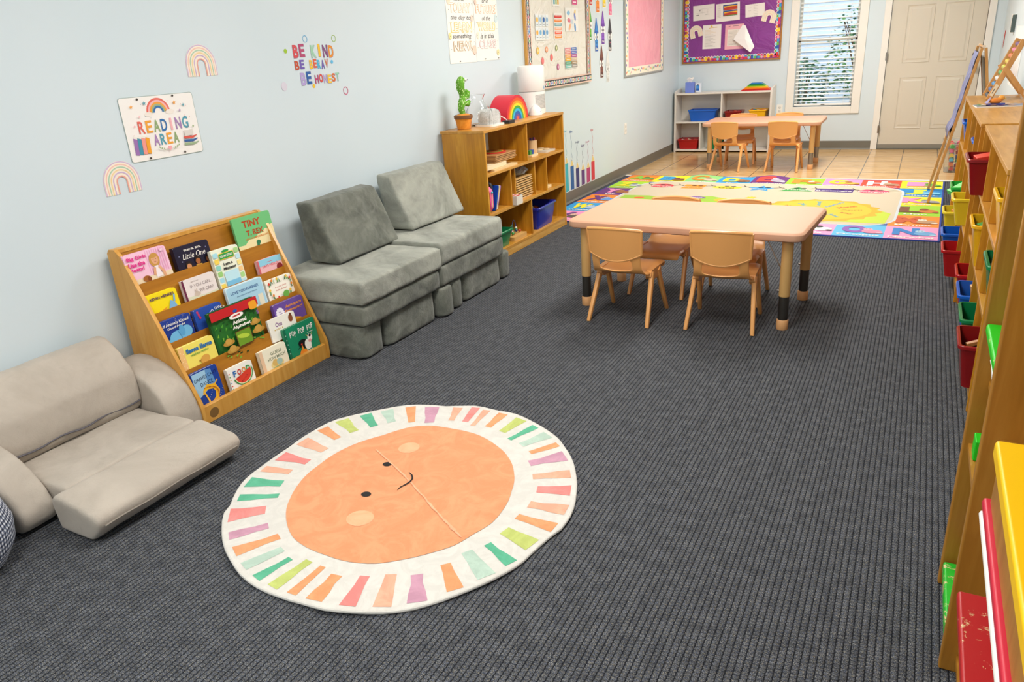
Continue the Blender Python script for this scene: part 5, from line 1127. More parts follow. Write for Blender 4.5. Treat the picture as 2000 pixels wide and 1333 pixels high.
def ar1(m, w, h):
    m.line([(.04, h*.72), (w-.03, h*.76)], .0012, ink); m.line([(.11, h*.45), (.11, h*.78)], .0012, ink); m.line([(w*.68, h*.4), (w*.68, h*.7)], .0012, ink); m.line([(.04, h*.48), (w*.7, h*.52)], .0012, ink); m.poly([(.078, h*.68), (.092, h*.70), (.084, h*.58)], ink2); m.line([(.035, h*.34), (.075, h*.36)], .007, ink2); m.line([(w*.56, h*.34), (w*.75, h*.36)], .0025, ink)
bsheet(.178, 1.578, .445, 1.752, 'white floor plan sheet, upper left on the purple board', ar1, .03)
def ar2(m, w, h):
    for i in range(12): m.line([(.015, h*.9-i*.012), (.055, h*.9-i*.012)], .0018, ink)
    for y0, top in ((h*.60, 1), (h*.28, 0)):
        m.rect(w*.30, y0, w*.90, y0+h*.30, P('#234b94', .5)); m.rect(w*.34, y0, w*.90, y0+h*.235, P('#efb62c', .5)); m.poly([(w*.34, y0+.008), (w*.90, y0+.012), (w*.90, y0+h*(.19 if top else .13)), (w*.6, y0+h*.19), (w*.34, y0+h*.15)], P('#c23a2c', .5)); m.rect(w*.34, y0, w*.9, y0+.009, P('#4a7f3c', .5) if not top else P('#c23a2c', .5))
bsheet(.466, 1.545, .752, 1.750, 'white sheet with blue, yellow and red charts on the purple board', ar2, .04)
def ar3(m, w, h):
    for i in range(7): m.line([(w*.42, h*.85-i*.018), (w*.66, h*.85-i*.018)], .0016, ink)
    m.line([(w*.15, h*.72), (w*.32, h*.72)], .0016, ink); m.line([(w*.15, h*.5), (w*.30, h*.5)], .0016, ink)
bsheet(.818, 1.572, 1.045, 1.715, 'white sheet of small print, upper right on the purple board', ar3, .05)
def ar4(m, w, h):
    m.ell(w*.48, h*.94, .010, .010, P('#e8c03c', .5), 10); m.line([(w*.32, h*.86), (w*.52, h*.88), (w*.78, h*.89)], .006, P('#d9b860', .5))
    for i in range(15): m.line([(w*.12, h*.78-i*.0135), (w*(.45+.25*((i*7) % 3)/2), h*.78-i*.0135)], .0018, P('#d9b860', .5) if i < 4 else ink)
bsheet(.303, 1.242, .532, 1.520, 'white letter-size notice at the lower left of the purple board', ar4, .0)
def ar5(m, w, h):
    m.line([(w*.18, h*.93), (w*.28, h*.935)], .004, ink2); m.line([(w*.42, h*.93), (w*.72, h*.935)], .004, ink2); m.rrect(w*.13, h*.13, w*.85, h*.80, .006, P('#eee6dc', .6))
    for i in range(12): m.line([(w*.18, h*.74-i*.0145), (w*.62, h*.74-i*.0145)], .0018, ink)
bsheet(.580, 1.222, .808, 1.508, 'pink schedule sheet beside the folded white paper on the purple board', ar5, .0, '#efb0bb')
for x, z, rot, lab in ((.232, 1.387, .24, 'cream paper rainbow at the left side of the purple board'), (1.082, 1.503, -.27, 'cream paper rainbow at the upper right of the purple board')):
    m = MB(); m.z = 0; rainbow_art(m, .165, .142, ['#f2e2cd', '#f6c9b8', '#d9dccb', '#f3e0b0', '#eab8b0'], '#f4e8d6')
    tag(m.build('paper_rainbow', mat4=Matrix.Translation((x, PYB-.0015, z)) @ Matrix(((1, 0, 0, 0), (0, 0, -1, 0), (0, 1, 0, 0), (0, 0, 0, 1))) @ Matrix.Rotation(rot, 4, 'Z'), norm=False), lab, 'paper decoration')
f = MB(); yy = PYB-.002
pts = [(.790, yy, 1.497), (.825, yy-.004, 1.486), (.950, yy-.045, 1.238), (.910, yy-.06, 1.173), (.690, yy-.03, 1.335)]
cc_ = (.835, yy-.045, 1.33); f.add(pts+[cc_], [(0, 1, 5), (1, 2, 5), (2, 3, 5), (3, 4, 5), (4, 0, 5)], P('#f6f4f2', .3))
o = f.build('folded_paper', norm=False); so_ = o.modifiers.new('solid', 'SOLIDIFY'); so_.thickness = .001; tag(o, 'folded white paper hanging loose over the pink sheet on the purple board', 'paper')
# right wall marks
m = MB(); m.z = 0; random.seed(5)
m.poly([(0, .01), (.10, 0), (.105, .13), (.01, .12)], P('#c4201c', .7))
for i in range(9): m.line([(.01+i*.012, .02), (.012+i*.012-.012*random.random(), -.03-.03*random.random())], [.010, .004], P('#c4201c', .7))
tag(m.build('painted_paper', mat4=on_right(9.86, 1.13), norm=False), 'red painted patch on the right wall beside the back corner', 'artwork')
m = MB(); m.z = 0; m.rect(0, 0, .8, .5, P('#e9ebea', .6))
for i in range(16): m.line([(.06+i*.045, .05), (.075+i*.045+.01*math.sin(i), .22+.12*math.sin(i*1.9)**2), (.085+i*.045, .05)], .006, P(['#e2707c', '#7fbf6c', '#e0484c', '#8fb8d8'][i % 4], .7))
tag(m.build('child_drawing', mat4=on_right(8.6, .80), norm=False), 'child drawing of pink, red and green strokes on the right wall above the shelf', 'artwork')

# ================================================================ activity tables
TZ = 0.50
def make_table(label, x, y, rz, w=1.232, d=0.65):
    g = thing('activity_table', label, 'table', (x, y, 0), rz, 'tan activity tables')
    m = MB(); R = lambda k, z: [(a, b, z) for a, b in rr(w-2*k, d-2*k, .055-k*.6, 6)]
    m.loft([R(.014, TZ-.044), R(.003, TZ-.038), R(.0, TZ-.026), R(.002, TZ-.010), R(.010, TZ-.002), R(.018, TZ)], M_top); m.build('tabletop', g)
    for sx in (-1, 1):
        for sy in (-1, 1):
            X, Y = sx*.535, sy*.247
            m = MB(); m.lathe([(.026, .172), (.0265, .18), (.0265, TZ-.044)], M_leg, 24, (X, Y, 0)); lg = m.build('leg', g)
            MB().lathe([(.0245, .045), (.0245, .174)], M_gmet if 'near' in label else M_smet, 24, (X, Y, 0)).build('steel_tube', lg)
            MB().lathe([(.027, 0), (.0285, .003), (.0285, .048), (.026, .052)], M_beige, 24, (X, Y, 0)).build('foot_cap', lg)
            MB().tube([(X-sx*.10, Y, TZ-.046), (X-sx*.02, Y, .30)], .003, M_smet, 6).build('brace', lg)
            MB().lathe([(.006, 0), (.006, .012)], M_smet, 8, (X-sx*.034, Y-.006, .20), axis='x').build('bolt', lg)
    return g
make_table('tan rectangular activity table in the middle of the carpet, near the grey couch', 1.846, 3.932, math.radians(-3.4))
make_table('tan rectangular activity table on the tile floor by the window, far end', 1.335, 8.80, math.radians(0.3))
# ---------------------------------------------------------------- toddler chair
def make_chair(label, group):
    g = thing('toddler_chair', label, 'chair', (0, 0, 0), 0, group)
    # seat shell rising into the lower back; facing +y
    prof = [(.172, .236, .136), (.176, .262, .142), (.160, .280, .146), (.110, .284, .148), (.03, .276, .149), (-.06, .272, .147), (-.115, .277, .143), (-.143, .288, .138), (-.157, .306, .133), (-.166, .332, .131), (-.173, .360, .131), (-.182, .41, .132)]
    U = [-1, -.86, -.66, -.3, 0, .3, .66, .86, 1]
    m = MB(); v = []; f = []
    for j, (y, z, hw) in enumerate(prof):
        for u in U:
            dish = (.010*(1-u*u) if 2 <= j <= 6 else 0)
            bow = (-.022*(1-u*u) if j > 7 else (-.012*(1-u*u) if j == 7 else 0))
            side = (.012 if abs(u) == 1 and 1 < j < 7 else 0)
            zz = z-dish-side-(.012*(1-abs(u)) if j in (8, 9) else 0)
            v.append((u*hw, y+bow, zz))
    n = len(U)
    for j in range(len(prof)-1):
        for i in range(n-1):
            if j in (8, 9) and 2 <= i <= 5: continue
            f.append((j*n+i, j*n+i+1, (j+1)*n+i+1, (j+1)*n+i))
    m.add(v, f, M_chair, True); o = m.build('seat', g)
    s_ = o.modifiers.new('solid', 'SOLIDIFY'); s_.thickness = .009; s_.offset = 0
    s2 = o.modifiers.new('sub', 'SUBSURF'); s2.levels = 2; s2.render_levels = 2
    # backrest panel with a curved lower edge and a rim
    m = MB(); v = []; f = []; NU = 12; NV = 5
    def P3(u, q, off):
        hw = .142-.006*(1-q); zt = .513+.010*(1-u*u); zb = .390-.036*(1-u*u)
        z = zb+(zt-zb)*q; y = -.176-.020*(z-.37)/.14-.026*(1-u*u)+off
        return (u*hw, y, z)
    for off in (-.006, .006):
        for q in range(NV+1):
            for i in range(NU+1): v.append(P3(-1+2*i/NU, q/NV, off))
    K_ = (NU+1)*(NV+1)
    for q in range(NV):
        for i in range(NU):
            a = q*(NU+1)+i; f.append((a, a+1, a+NU+2, a+NU+1)); f.append((K_+a, K_+a+NU+1, K_+a+NU+2, K_+a+1))
    for i in range(NU): a = i; b = NV*(NU+1)+i; f.append((a, K_+a, K_+a+1, a+1)); f.append((b, b+1, K_+b+1, K_+b))
    for q in range(NV): a = q*(NU+1); b = a+NU; f.append((a, a+NU+1, K_+a+NU+1, K_+a)); f.append((b, K_+b, K_+b+NU+1, b+NU+1))
    m.add(v, f, M_chair, True)
    br = m.build('backrest', g); bm_ = br.modifiers.new('bevel', 'BEVEL'); bm_.width = .004; bm_.segments = 2; bm_.limit_method = 'ANGLE'
    rm = MB(); top = [P3(-1+2*i/NU, 1, 0) for i in range(NU+1)]; bot = [P3(-1+2*i/NU, 0, 0) for i in range(NU+1)]
    loop = top+[P3(1, 1-q/4, 0) for q in range(1, 4)]+list(reversed(bot))+[P3(-1, q/4, 0) for q in range(1, 4)]+[top[0]]
    rm.tube([(a, b, c_) for a, b, c_ in top], .0085, M_chair, 8); rm.tube([P3(1, 1-q/4, 0) for q in range(0, 5)], .0085, M_chair, 8); rm.tube([P3(-1, 1-q/4, 0) for q in range(0, 5)], .0085, M_chair, 8); rm.tube(bot, .0075, M_chair, 8)
    rm.build('back_rim', g)
    for sx in (-1, 1):
        h = MB(); h.prism([(-.075, .246), (-.06, .277), (.075, .279), (.09, .246), (.05, .222), (-.04, .222)], sx*.122, sx*.150, M_chair, 'x'); h.build('seat_bracket', g, bevel=.006)
        for yt, yb, xb in ((-.035, -.168, .163), (.045, .166, .157)):
            lg = MB(); A = Vector((sx*.143, yt, .262)); B = Vector((sx*xb, yb, .0)); D = (B-A)
            R = []
            ax = Vector((1, 0, 0)); ay = D.cross(ax).normalized()
            for q, rx_, ry_ in ((0, .013, .020), (.25, .0125, .017), (.6, .0115, .0145), (.97, .0105, .012), (1.0, .009, .010)):
                c_ = A+D*q; ring = []
                for a_, b_ in rr(2*rx_, 2*ry_, rx_*.8, 2): p = c_+ax*a_+ay*b_; ring.append((p.x, p.y, max(p.z, 0.0)))
                R.append(ring)
            lg.loft(R, M_chair); lg.build('leg', g)
    return g
G1 = 'tan plastic toddler chairs at the near table'; G2 = 'tan plastic toddler chairs at the far table'
ch0 = make_chair('tan toddler chair on the near side of the near table, left of its neighbour', G1)
spots = [(1.578, 3.625, math.radians(-2), None, G1), (2.078, 3.668, math.radians(3), 'tan toddler chair on the near side of the near table, beside the right table leg', G1),
         (1.625, 4.115, math.radians(178), 'tan toddler chair behind the near table on the couch side, mostly under the tabletop', G1), (2.03, 4.095, math.radians(181), 'tan toddler chair behind the near table by its right rear leg', G1),
         (1.040, 8.50, math.radians(-9), 'tan toddler chair on the near side of the far table, before the white shelf', G2), (1.615, 8.50, math.radians(-3), 'tan toddler chair on the near side of the far table, under the window', G2),
         (1.055, 8.98, math.radians(187), 'tan toddler chair behind the far table, by the white shelf', G2), (1.535, 9.01, math.radians(180), 'tan toddler chair behind the far table, by the window', G2)]
for i, (x, y, rz, lab, gr) in enumerate(spots):
    c = ch0 if i == 0 else copy_tree(ch0)
    c.location = (x, y, 0.0066 if False else 0); c.rotation_euler = (0, 0, rz)
    if lab: c['label'] = lab
    if i in (2, 3): c.scale = (1, 1, .965)
    c['group'] = gr

# ================================================================ round sun rug
def rugmat(c, r=.95, var=.12, sc=14):
    k = ('rug', c, sc)
    if k in _M: return _M[k]
    t = NT('rug_pile_'+c.lstrip('#')); v = t.coord(); n = t.noise(v, sc, 5, .65, 1.6); f = t.noise(v, 500, 2, .6)
    L = lin(c); hi = tuple(min(1, x*(1+var)+.02) for x in L[:3])+(1,); lo = tuple(x*(1-var) for x in L[:3])+(1,)
    x = t.mix(t.ramp(n, [(.42, 0.0), (.62, 1.0)]), lo, hi); t.bump(t.math('ADD', t.math('MULTIPLY', f, .3), n), .35, .006)
    t.b.inputs['Sheen Weight'].default_value = .15; _M[k] = t.out(x, r); return _M[k]
CX, CY = 1.476, 1.742
M_rw = rugmat('#cfccc5', var=.03); M_ro = rugmat('#de9163', var=.06, sc=9)
m = MB(); m.dz = .0007
OUTL = [(-2.952, 0.616), (-2.788, 0.624), (-2.544, 0.618), (-2.478, 0.632), (-2.337, 0.627), (-2.145, 0.625), (-2.038, 0.624), (-1.883, 0.627), (-1.767, 0.622), (-1.623, 0.614), (-1.492, 0.613), (-1.361, 0.621), (-1.234, 0.617), (-1.11, 0.614), (-0.99, 0.607), (-0.89, 0.597), (-0.747, 0.585), (-0.574, 0.574), (-0.417, 0.563), (-0.297, 0.547), (-0.159, 0.544), (-0.059, 0.557), (0.081, 0.555), (0.293, 0.544), (0.503, 0.543), (0.686, 0.549), (0.838, 0.554), (0.984, 0.567), (1.27, 0.58), (1.445, 0.59), (1.595, 0.587), (1.752, 0.612), (1.971, 0.593), (2.218, 0.623), (2.415, 0.637), (2.571, 0.65), (2.708, 0.65), (2.861, 0.628), (3.083, 0.612)]
DISL = [(-3.096, 0.413), (-2.918, 0.419), (-2.744, 0.421), (-2.554, 0.425), (-2.45, 0.43), (-2.218, 0.435), (-2.005, 0.44), (-1.834, 0.434), (-1.653, 0.426), (-1.47, 0.426), (-1.263, 0.42), (-1.071, 0.401), (-0.864, 0.387), (-0.666, 0.38), (-0.475, 0.363), (-0.261, 0.36), (-0.052, 0.347), (0.267, 0.334), (0.615, 0.338), (0.922, 0.349), (1.235, 0.364), (1.535, 0.388), (1.818, 0.405), (2.046, 0.431), (2.218, 0.435), (2.491, 0.41), (2.786, 0.416), (2.994, 0.416)]
def polar(T, a):
    a = (a+PI) % (2*PI)-PI
    n = len(T)
    for i in range(n):
        a0, r0 = T[i-1]; a1, r1 = T[i]
        if i == 0: a0 -= 2*PI
        if a0 <= a <= a1: return r0+(r1-r0)*(a-a0)/(a1-a0)
    a0, r0 = T[-1]; a1, r1 = T[0]
    return r0+(r1-r0)*(a-a0)/(a1+2*PI-a0)
def outline(a): return polar(OUTL, a)
AA = [2*PI*i/96 for i in range(96)]
m.band([(0.0+.001*math.cos(a), .001*math.sin(a)) for a in AA], [(outline(a)*math.cos(a), outline(a)*math.sin(a)) for a in AA], M_rw, True, 0.0)
RC_ = {'G': '#4fa884', 'm': '#acc3b4', 'o': '#dc9361', 'p': '#bd8ba0', 's': '#dca286', 'c': '#dc827c', 'l': '#b4bf66'}
RAYANG = [(143.9, 'G', 0.15), (135.8, 'm', 0.151), (126.6, 'o', 0.157), (117.9, 'p', 0.168), (107.3, 's', 0.155), (100.1, 'c', 0.109), (94.8, 's', 0.117), (86.8, 'o', 0.15), (77.6, 'l', 0.152), (69.3, 'G', 0.147), (60.7, 'm', 0.154), (51.7, 'o', 0.161), (42.3, 'p', 0.194), (29.5, 's', 0.209), (18.3, 'c', 0.205), (6.0, 's', 0.198), (-4.4, 'o', 0.187), (-15.5, 'l', 0.19), (-26.1, 'G', 0.171), (-35.1, 'm', 0.163), (-44.8, 'o', 0.176), (-55.3, 'p', 0.17), (-64.3, 's', 0.157), (-73.3, 'c', 0.164), (-83.2, 'o', 0.152), (-90.7, 'o', 0.126), (-97.6, 'l', 0.119), (-104.3, 'G', 0.12), (-111.3, 'm', 0.135), (-119.8, 'o', 0.155), (-129.1, 'p', 0.181), (-140.6, 'c', 0.181), (-149.8, 'G', 0.16), (-159.0, 'G', 0.16), (-168.1, 's', 0.16), (-177.3, 'c', 0.177), (171.5, 's', 0.185), (161.5, 'o', 0.162), (153.0, 'l', 0.153)]
zr = m.up()
for i, (a, c, wdt) in enumerate(RAYANG):
    a = math.radians(a); hw = .5*wdt*(.52+.1*math.sin(i*2.7)); r1 = outline(a)*.975; r0 = r1-.125+.012*math.sin(i*1.9)
    pts = []
    for q, k in ((0, .85), (.33, .80+.1*math.sin(i*4.1)), (.66, .98), (1, 1.05+.1*math.sin(i*3.3))): pts.append((r0+(r1-r0)*q, hw*k))
    L_ = [(r*math.cos(a+h_), r*math.sin(a+h_)) for r, h_ in pts]; R_ = [(r*math.cos(a-h_*.95), r*math.sin(a-h_*.95)) for r, h_ in pts]
    m.band(L_, R_, rugmat(RC_[c], var=.07, sc=9), False, zr)
DX_, DY_ = 1.452-CX, 1.745-CY
def disc(a): return polar(DISL, a)
m.band([(DX_+.001*math.cos(a), DY_+.001*math.sin(a)) for a in AA], [(disc(a)*math.cos(a), disc(a)*math.sin(a)) for a in AA], M_ro, True)
ck = rugmat('#e2a87e', var=.04); m.ell(1.304-CX, 1.945-CY, .040, .040, ck); m.ell(1.420-CX, 1.508-CY, .046, .042, ck, z=m.z)
bk_ = P('#1d1a1a', .9); m.ell(1.299-CX, 1.815-CY, .017, .014, bk_); m.ell(1.351-CX, 1.627-CY, .018, .015, bk_, z=m.z)
random.seed(9)
br_ = rugmat('#e6a882', var=.05)
CL = [(1.196, 1.886), (1.403, 1.776), (1.655, 1.617), (1.775, 1.548)]
zq = m.up(); pts = []; ws = []
for k in range(46):
    q = k/45*3; i0 = min(int(q), 2); f_ = q-i0; a0, b0 = CL[i0], CL[i0+1]
    pts.append((a0[0]+(b0[0]-a0[0])*f_-CX+random.uniform(-.0015, .0015), a0[1]+(b0[1]-a0[1])*f_-CY+random.uniform(-.0015, .0015))); ws.append(.004+.007*random.random()*(q/3+.3))
m.line(pts, ws, br_, zq)
mp = [(1.385, 1.80), (1.405, 1.795), (1.432, 1.782), (1.447, 1.762), (1.448, 1.735), (1.441, 1.712), (1.437, 1.690)]
m.line([(a-CX, b-CY) for a, b in [(1.408, 1.797), (1.428, 1.786), (1.443, 1.768), (1.447, 1.748), (1.443, 1.728), (1.436, 1.708), (1.436, 1.688)]], [.003, .005, .006, .006, .006, .005, .002], bk_); m.z += .0003
def w_round(x, y):
    r = math.hypot(x, y); a = math.atan2(y, x)
    e = max(0, (r-.40)/.2)**2
    cr = (x-(-.19))*.62+(y-.20)*.78   # crease across the disc
    return .010+.006*e*(.5+.5*math.sin(9*a+1))
o = m.build('round_rug', loc=(CX, CY, 0), norm=False, fine=.03, warp=w_round)
tag(o, 'round cream rug with a smiling orange sun face and pastel rays', 'rug')
m = MB(); m.tube([(outline(a)*math.cos(a), outline(a)*math.sin(a), w_round(outline(a)*math.cos(a), outline(a)*math.sin(a))-.0045) for a in AA+[AA[0]]], .0055, M_rw, 8, False); m.build('edge_piping', o)


# ================================================================ alphabet rug
RWD, RHT = 3.0, 2.275
m = MB(); m.dz = .0006
Q = lambda c: P(c, .7)
m.rect(-.012, -.012, RWD+.012, RHT+.012, Q('#2a49a0'), 0.0)
cw, chh = RWD/9, RHT/6
def cell(c, r, col, L, lc, word, blob, wcol=None):       # r = 0 is the far row
    x0, y0 = c*cw, RHT-(r+1)*chh; cx_ = x0+cw/2
    m.rect(x0, y0, x0+cw, y0+chh, Q(col), ZC)
    m.text(L, cx_-.035, y0+chh*.56, chh*.56, Q(lc), cw*.50, .06, z=ZL)
    m.text(word, cx_, y0+chh*.12, chh*.125, wcol or WH, min(cw*.85, .04*len(word)), .03, z=ZL)
    b1, b2 = blob
    m.ell(cx_+.085, y0+chh*.42, .068, .055, Q(b1), z=ZB); m.ell(cx_+.055, y0+chh*.58, .032, .034, Q(b2), 14, z=ZB2); m.ell(cx_+.135, y0+chh*.33, .024, .018, Q(b2), 12, z=ZB2)
    for s_ in (-.010, .012): m.ell(cx_+.055+s_, y0+chh*.60, .004, .006, Q('#26201e'), 6, z=ZB3)
ZC = m.up(); ZF = m.up(); ZF2 = m.up(); ZF3 = m.up(); ZF4 = m.up(); ZL = m.up(); ZB = m.up(); ZB2 = m.up(); ZB3 = m.up()
cells = [(0,0,'#f08a24','A','#8cc63c','Alligator',('#6f9a3c','#4f7f34')),(1,0,'#f6e21c','B','#2f9bd8','Bear',('#8a5a3c','#7a4a30')),(2,0,'#8fcf7c','C','#f0902c','Cat',('#cfc0a4','#9a8468')),(3,0,'#2f9bd8','D','#f3d92c','Dog',('#8a5f40','#b4825c')),(4,0,'#6a2f7c','E','#f0453c','Elephant',('#b0a8b8','#c9c2cf')),(5,0,'#9ccf2c','F','#f0902c','Fox',('#e8782c','#f3ead9')),(6,0,'#f08fc0','G','#f3d92c','Giraffe',('#e8b03c','#a9682c')),(7,0,'#e8452c','H','#f6f2ea','Hedgehog',('#a88468','#d9c0a0')),(8,0,'#f6e21c','I','#f08fc0','Iguana',('#6fb03c','#5a9a34')),
 (8,1,'#1f86c8','J','#cfdc3c','Jellyfish',('#7cc8e8','#4fa8d8')),(8,2,'#f6e21c','K','#f08fc0','Koala',('#a9a4a8','#8f8a90')),(8,3,'#9ccf2c','L','#7a4a2c','Lion',('#c8782c','#8a4f24')),(8,4,'#f08a24','M','#c8582c','Marmot',('#b8906c','#e8dcc8')),(8,5,'#f09cc8','N','#2f7fc8','Narwhal',('#6fa8d8','#a9cfe8')),
 (7,5,'#5fb8e4','O','#8a5ab0','Octopus',('#e88aa8','#f0a8bc')),(6,5,'#f09cc8','P','#3f9a4c','Panda',('#f2efe8','#26242a')),(5,5,'#9ccf2c','Q','#6a2f7c','Quail',('#8a6a4c','#5a4434')),(4,5,'#f6e21c','R','#e8452c','Rabbit',('#d8d0c8','#f0ebe4')),(3,5,'#6a2f7c','S','#9ccf2c','Snail',('#e8a03c','#c87a2c')),(2,5,'#f08a24','T','#2f9bd8','Tiger',('#f0a03c','#3a2c24')),(1,5,'#2f9bd8','U','#f3d92c','Umbrella bird',('#26242a','#5a5a64')),(0,5,'#f08fc0','V','#6a2f7c','Vulture',('#5a4a44','#d8b0a0')),
 (0,4,'#2f9bd8','W','#f6e21c','Whale',('#9fb8d8','#c0d0e4')),(0,3,'#f08a24','X','#6a2f7c','X-ray fish',('#5f8fd0','#8ab0e0')),(0,2,'#6a2f7c','Y','#f08fc0','Yak',('#9a5f34','#b87a48')),(0,1,'#a4d62c','Z','#f6e21c','Zebra',('#c8ccd0','#8a8e94'))]
for a in cells: cell(*a)
# cream field
m.prism  # noqa
m.poly(rr(RWD-2*cw+.10, RHT-2*chh+.10, .28, 7, RWD/2, RHT/2), Q('#cdd4da'), ZF); m.poly(rr(RWD-2*cw+.06, RHT-2*chh+.06, .27, 7, RWD/2, RHT/2), Q('#d0c2a8'), ZF2)
fx0, fx1, fy0, fy1 = cw-.02, RWD-cw+.02, chh-.02, RHT-chh+.02
shapes = [('circle', '#d93a48', 'Circle'), ('square', '#f0962c', 'Square'), ('oval', '#f3dd2c', 'Oval'), ('star', '#2f9bd8', 'Star'), ('tri', '#3fa048', 'Triangle'), ('rect', '#4f2f80', 'Rectangle'), ('poly', '#e0456c', 'Polygon')]
for i, (k, c, wd) in enumerate(shapes):
    cx_ = fx0+.22+i*(fx1-fx0-.44)/6; cy_ = fy1-.225; r = .105
    if k in ('circle',): m.ell(cx_, cy_, r*1.1, r, Q(c), 24, z=ZF3)
    if k == 'oval': m.ell(cx_, cy_, r*1.35, r*.7, Q(c), 24, z=ZF3)
    if k == 'square': m.rect(cx_-r, cy_-r, cx_+r, cy_+r, Q(c), ZF3)
    if k == 'star': m.poly([((cx_)+(.14 if j % 2 == 0 else .065)*math.cos(PI/2+PI*j/5), cy_+(.14 if j % 2 == 0 else .065)*math.sin(PI/2+PI*j/5)) for j in range(10)], Q(c), ZF3)
    if k == 'tri': m.poly([(cx_-.15, cy_-.10), (cx_+.15, cy_-.10), (cx_, cy_+.12)], Q(c), ZF3)
    if k == 'rect': m.rect(cx_-.16, cy_-.075, cx_+.16, cy_+.075, Q(c), ZF3)
    if k == 'poly': m.poly([(cx_+.135*math.cos(PI*j/3), cy_+.10*math.sin(PI*j/3)) for j in range(6)], Q(c), ZF3)
    m.text(wd, cx_, cy_-.03, .045, WH if k != 'oval' else Q('#3a2c1c'), .03*len(wd)+.03, .03, z=ZL)
    dk = Q('#1f1d22')
    for s_ in (-.030, .034): m.ell(cx_+s_+.02, cy_+.050, .026, .018, dk, 12, z=ZL)
    m.line([(cx_-.11, cy_+.03), (cx_-.16, cy_+.07), (cx_-.18, cy_+.12)], .009, dk, ZL); m.line([(cx_+.11, cy_+.03), (cx_+.16, cy_+.06), (cx_+.20, cy_+.05)], .009, dk, ZL)
hill = Q('#9cc43c')
m.poly([(fx0+.02, fy0+.02), (fx0+.95, fy0+.02), (fx0+1.15, fy0+.62), (fx0+1.02, fy0+.78), (fx0+.85, fy0+.86), (fx0+.66, fy0+.80), (fx0+.5, fy0+.70), (fx0+.25, fy0+.82), (fx0+.02, fy0+.80)], hill, ZF3)
m.ell(fx0+.72, fy0+.78, .09, .045, Q('#7a4a9c'), z=ZF4); m.text('Spring', fx0+.72, fy0+.78, .035, WH, .12, .03, z=ZL); m.ell(fx0+.97, fy0+.72, .07, .06, Q('#f0b42c'), z=ZF4); m.ell(fx0+.2, fy0+.70, .05, .04, Q('#e8652c'), z=ZF4)
m.ell(fx0+1.22, fy0+.72, .085, .055, Q('#e8963c'), z=ZF4, rot=.3); m.ell(fx0+1.34, fy0+.68, .07, .05, Q('#e07848'), z=ZL); m.ell(fx0+1.18, fy0+.78, .03, .05, Q('#e8b45c'), z=ZL); m.ell(fx0+1.25, fy0+.745, .012, .012, Q('#2a2220'), 8, z=ZB)
gx, gy = fx1-.56, fy0+.47
m.poly([(gx-.72, gy-.40), (gx+.52, gy-.40), (gx+.54, gy-.05), (gx+.30, gy+.25), (gx-.30, gy+.10)], Q('#c3d63c'), ZF3)
m.poly([(gx+(.48 if j % 2 == 0 else .435)*math.cos(PI*j/18), gy+(.44 if j % 2 == 0 else .40)*math.sin(PI*j/18)) for j in range(36)], Q('#e0ae20'), ZF4)
m.ell(gx, gy, .40, .365, Q('#e2c02c'), 36, z=ZL); m.ell(gx-.10, gy+.02, .06, .05, Q('#a9b03c'), 16, z=ZB)
for j, mo in enumerate(('January', 'February', 'March', 'April', 'May', 'June', 'July', 'August', 'Sept', 'October', 'Nov', 'Dec')):
    a = math.radians(95-j*30); m.text(mo, gx+.25*math.cos(a), gy+.235*math.sin(a), .050, Q(['#5ab0c0', '#4fa0d0', '#e8652c', '#c8a02c', '#c87a2c', '#4fa8b8'][j % 6]), .028*len(mo)+.02, .03, rot=(a if -PI/2 < a < PI/2 else a+PI), z=ZB)
m.poly([(gx-.62+(.055 if j % 2 == 0 else .030)*math.cos(PI*j/8), gy+.40+(.055 if j % 2 == 0 else .030)*math.sin(PI*j/8)) for j in range(16)], Q('#f3c62c'), ZF4)
def w_abc(x, y):
    t_ = max(0, min(1, (y-(RHT-.42))/.42)); b = 0
    for cx_, a, w_ in ((.80, .021, .15), (1.49, .028, .15), (2.05, .006, .12), (.30, .004, .2)): b += a*math.exp(-((x-cx_)/w_)**2)
    u_ = .008*math.exp(-((x-1.0)/.25)**2-((y-1.35)/.2)**2)
    return .006+b*t_*t_*(3-2*t_)+u_+.0015*math.sin(x*9)*math.sin(y*7)+.0015
ab = m.build('alphabet_rug', loc=(0.052, 5.688, 0), rot=(0, 0, math.radians(-1.35)), norm=False, fine=.045, warp=w_abc)
tag(ab, 'colourful rectangular alphabet rug with animals, shapes and months at the edge of the carpet', 'rug')
bb = MB(); bb.dz = 0
R4 = [(-.013, -.013), (RWD+.013, -.013), (RWD+.013, RHT+.013), (-.013, RHT+.013)]
edge = []
for k in range(4):
    a, b = R4[k], R4[(k+1) % 4]; n_ = 40
    for i in range(n_): edge.append((a[0]+(b[0]-a[0])*i/n_, a[1]+(b[1]-a[1])*i/n_))
bb.loft([[(x, y, 0.0005+w_abc(x, y)*0.0) for x, y in edge], [(x, y, w_abc(x, y)+.0004) for x, y in edge], [(RWD/2+(x-RWD/2)*.995, RHT/2+(y-RHT/2)*.993, w_abc(x, y)+.0012) for x, y in edge]], Q('#24409a'), False, False, False)
bb.build('border_binding', ab, norm=False)

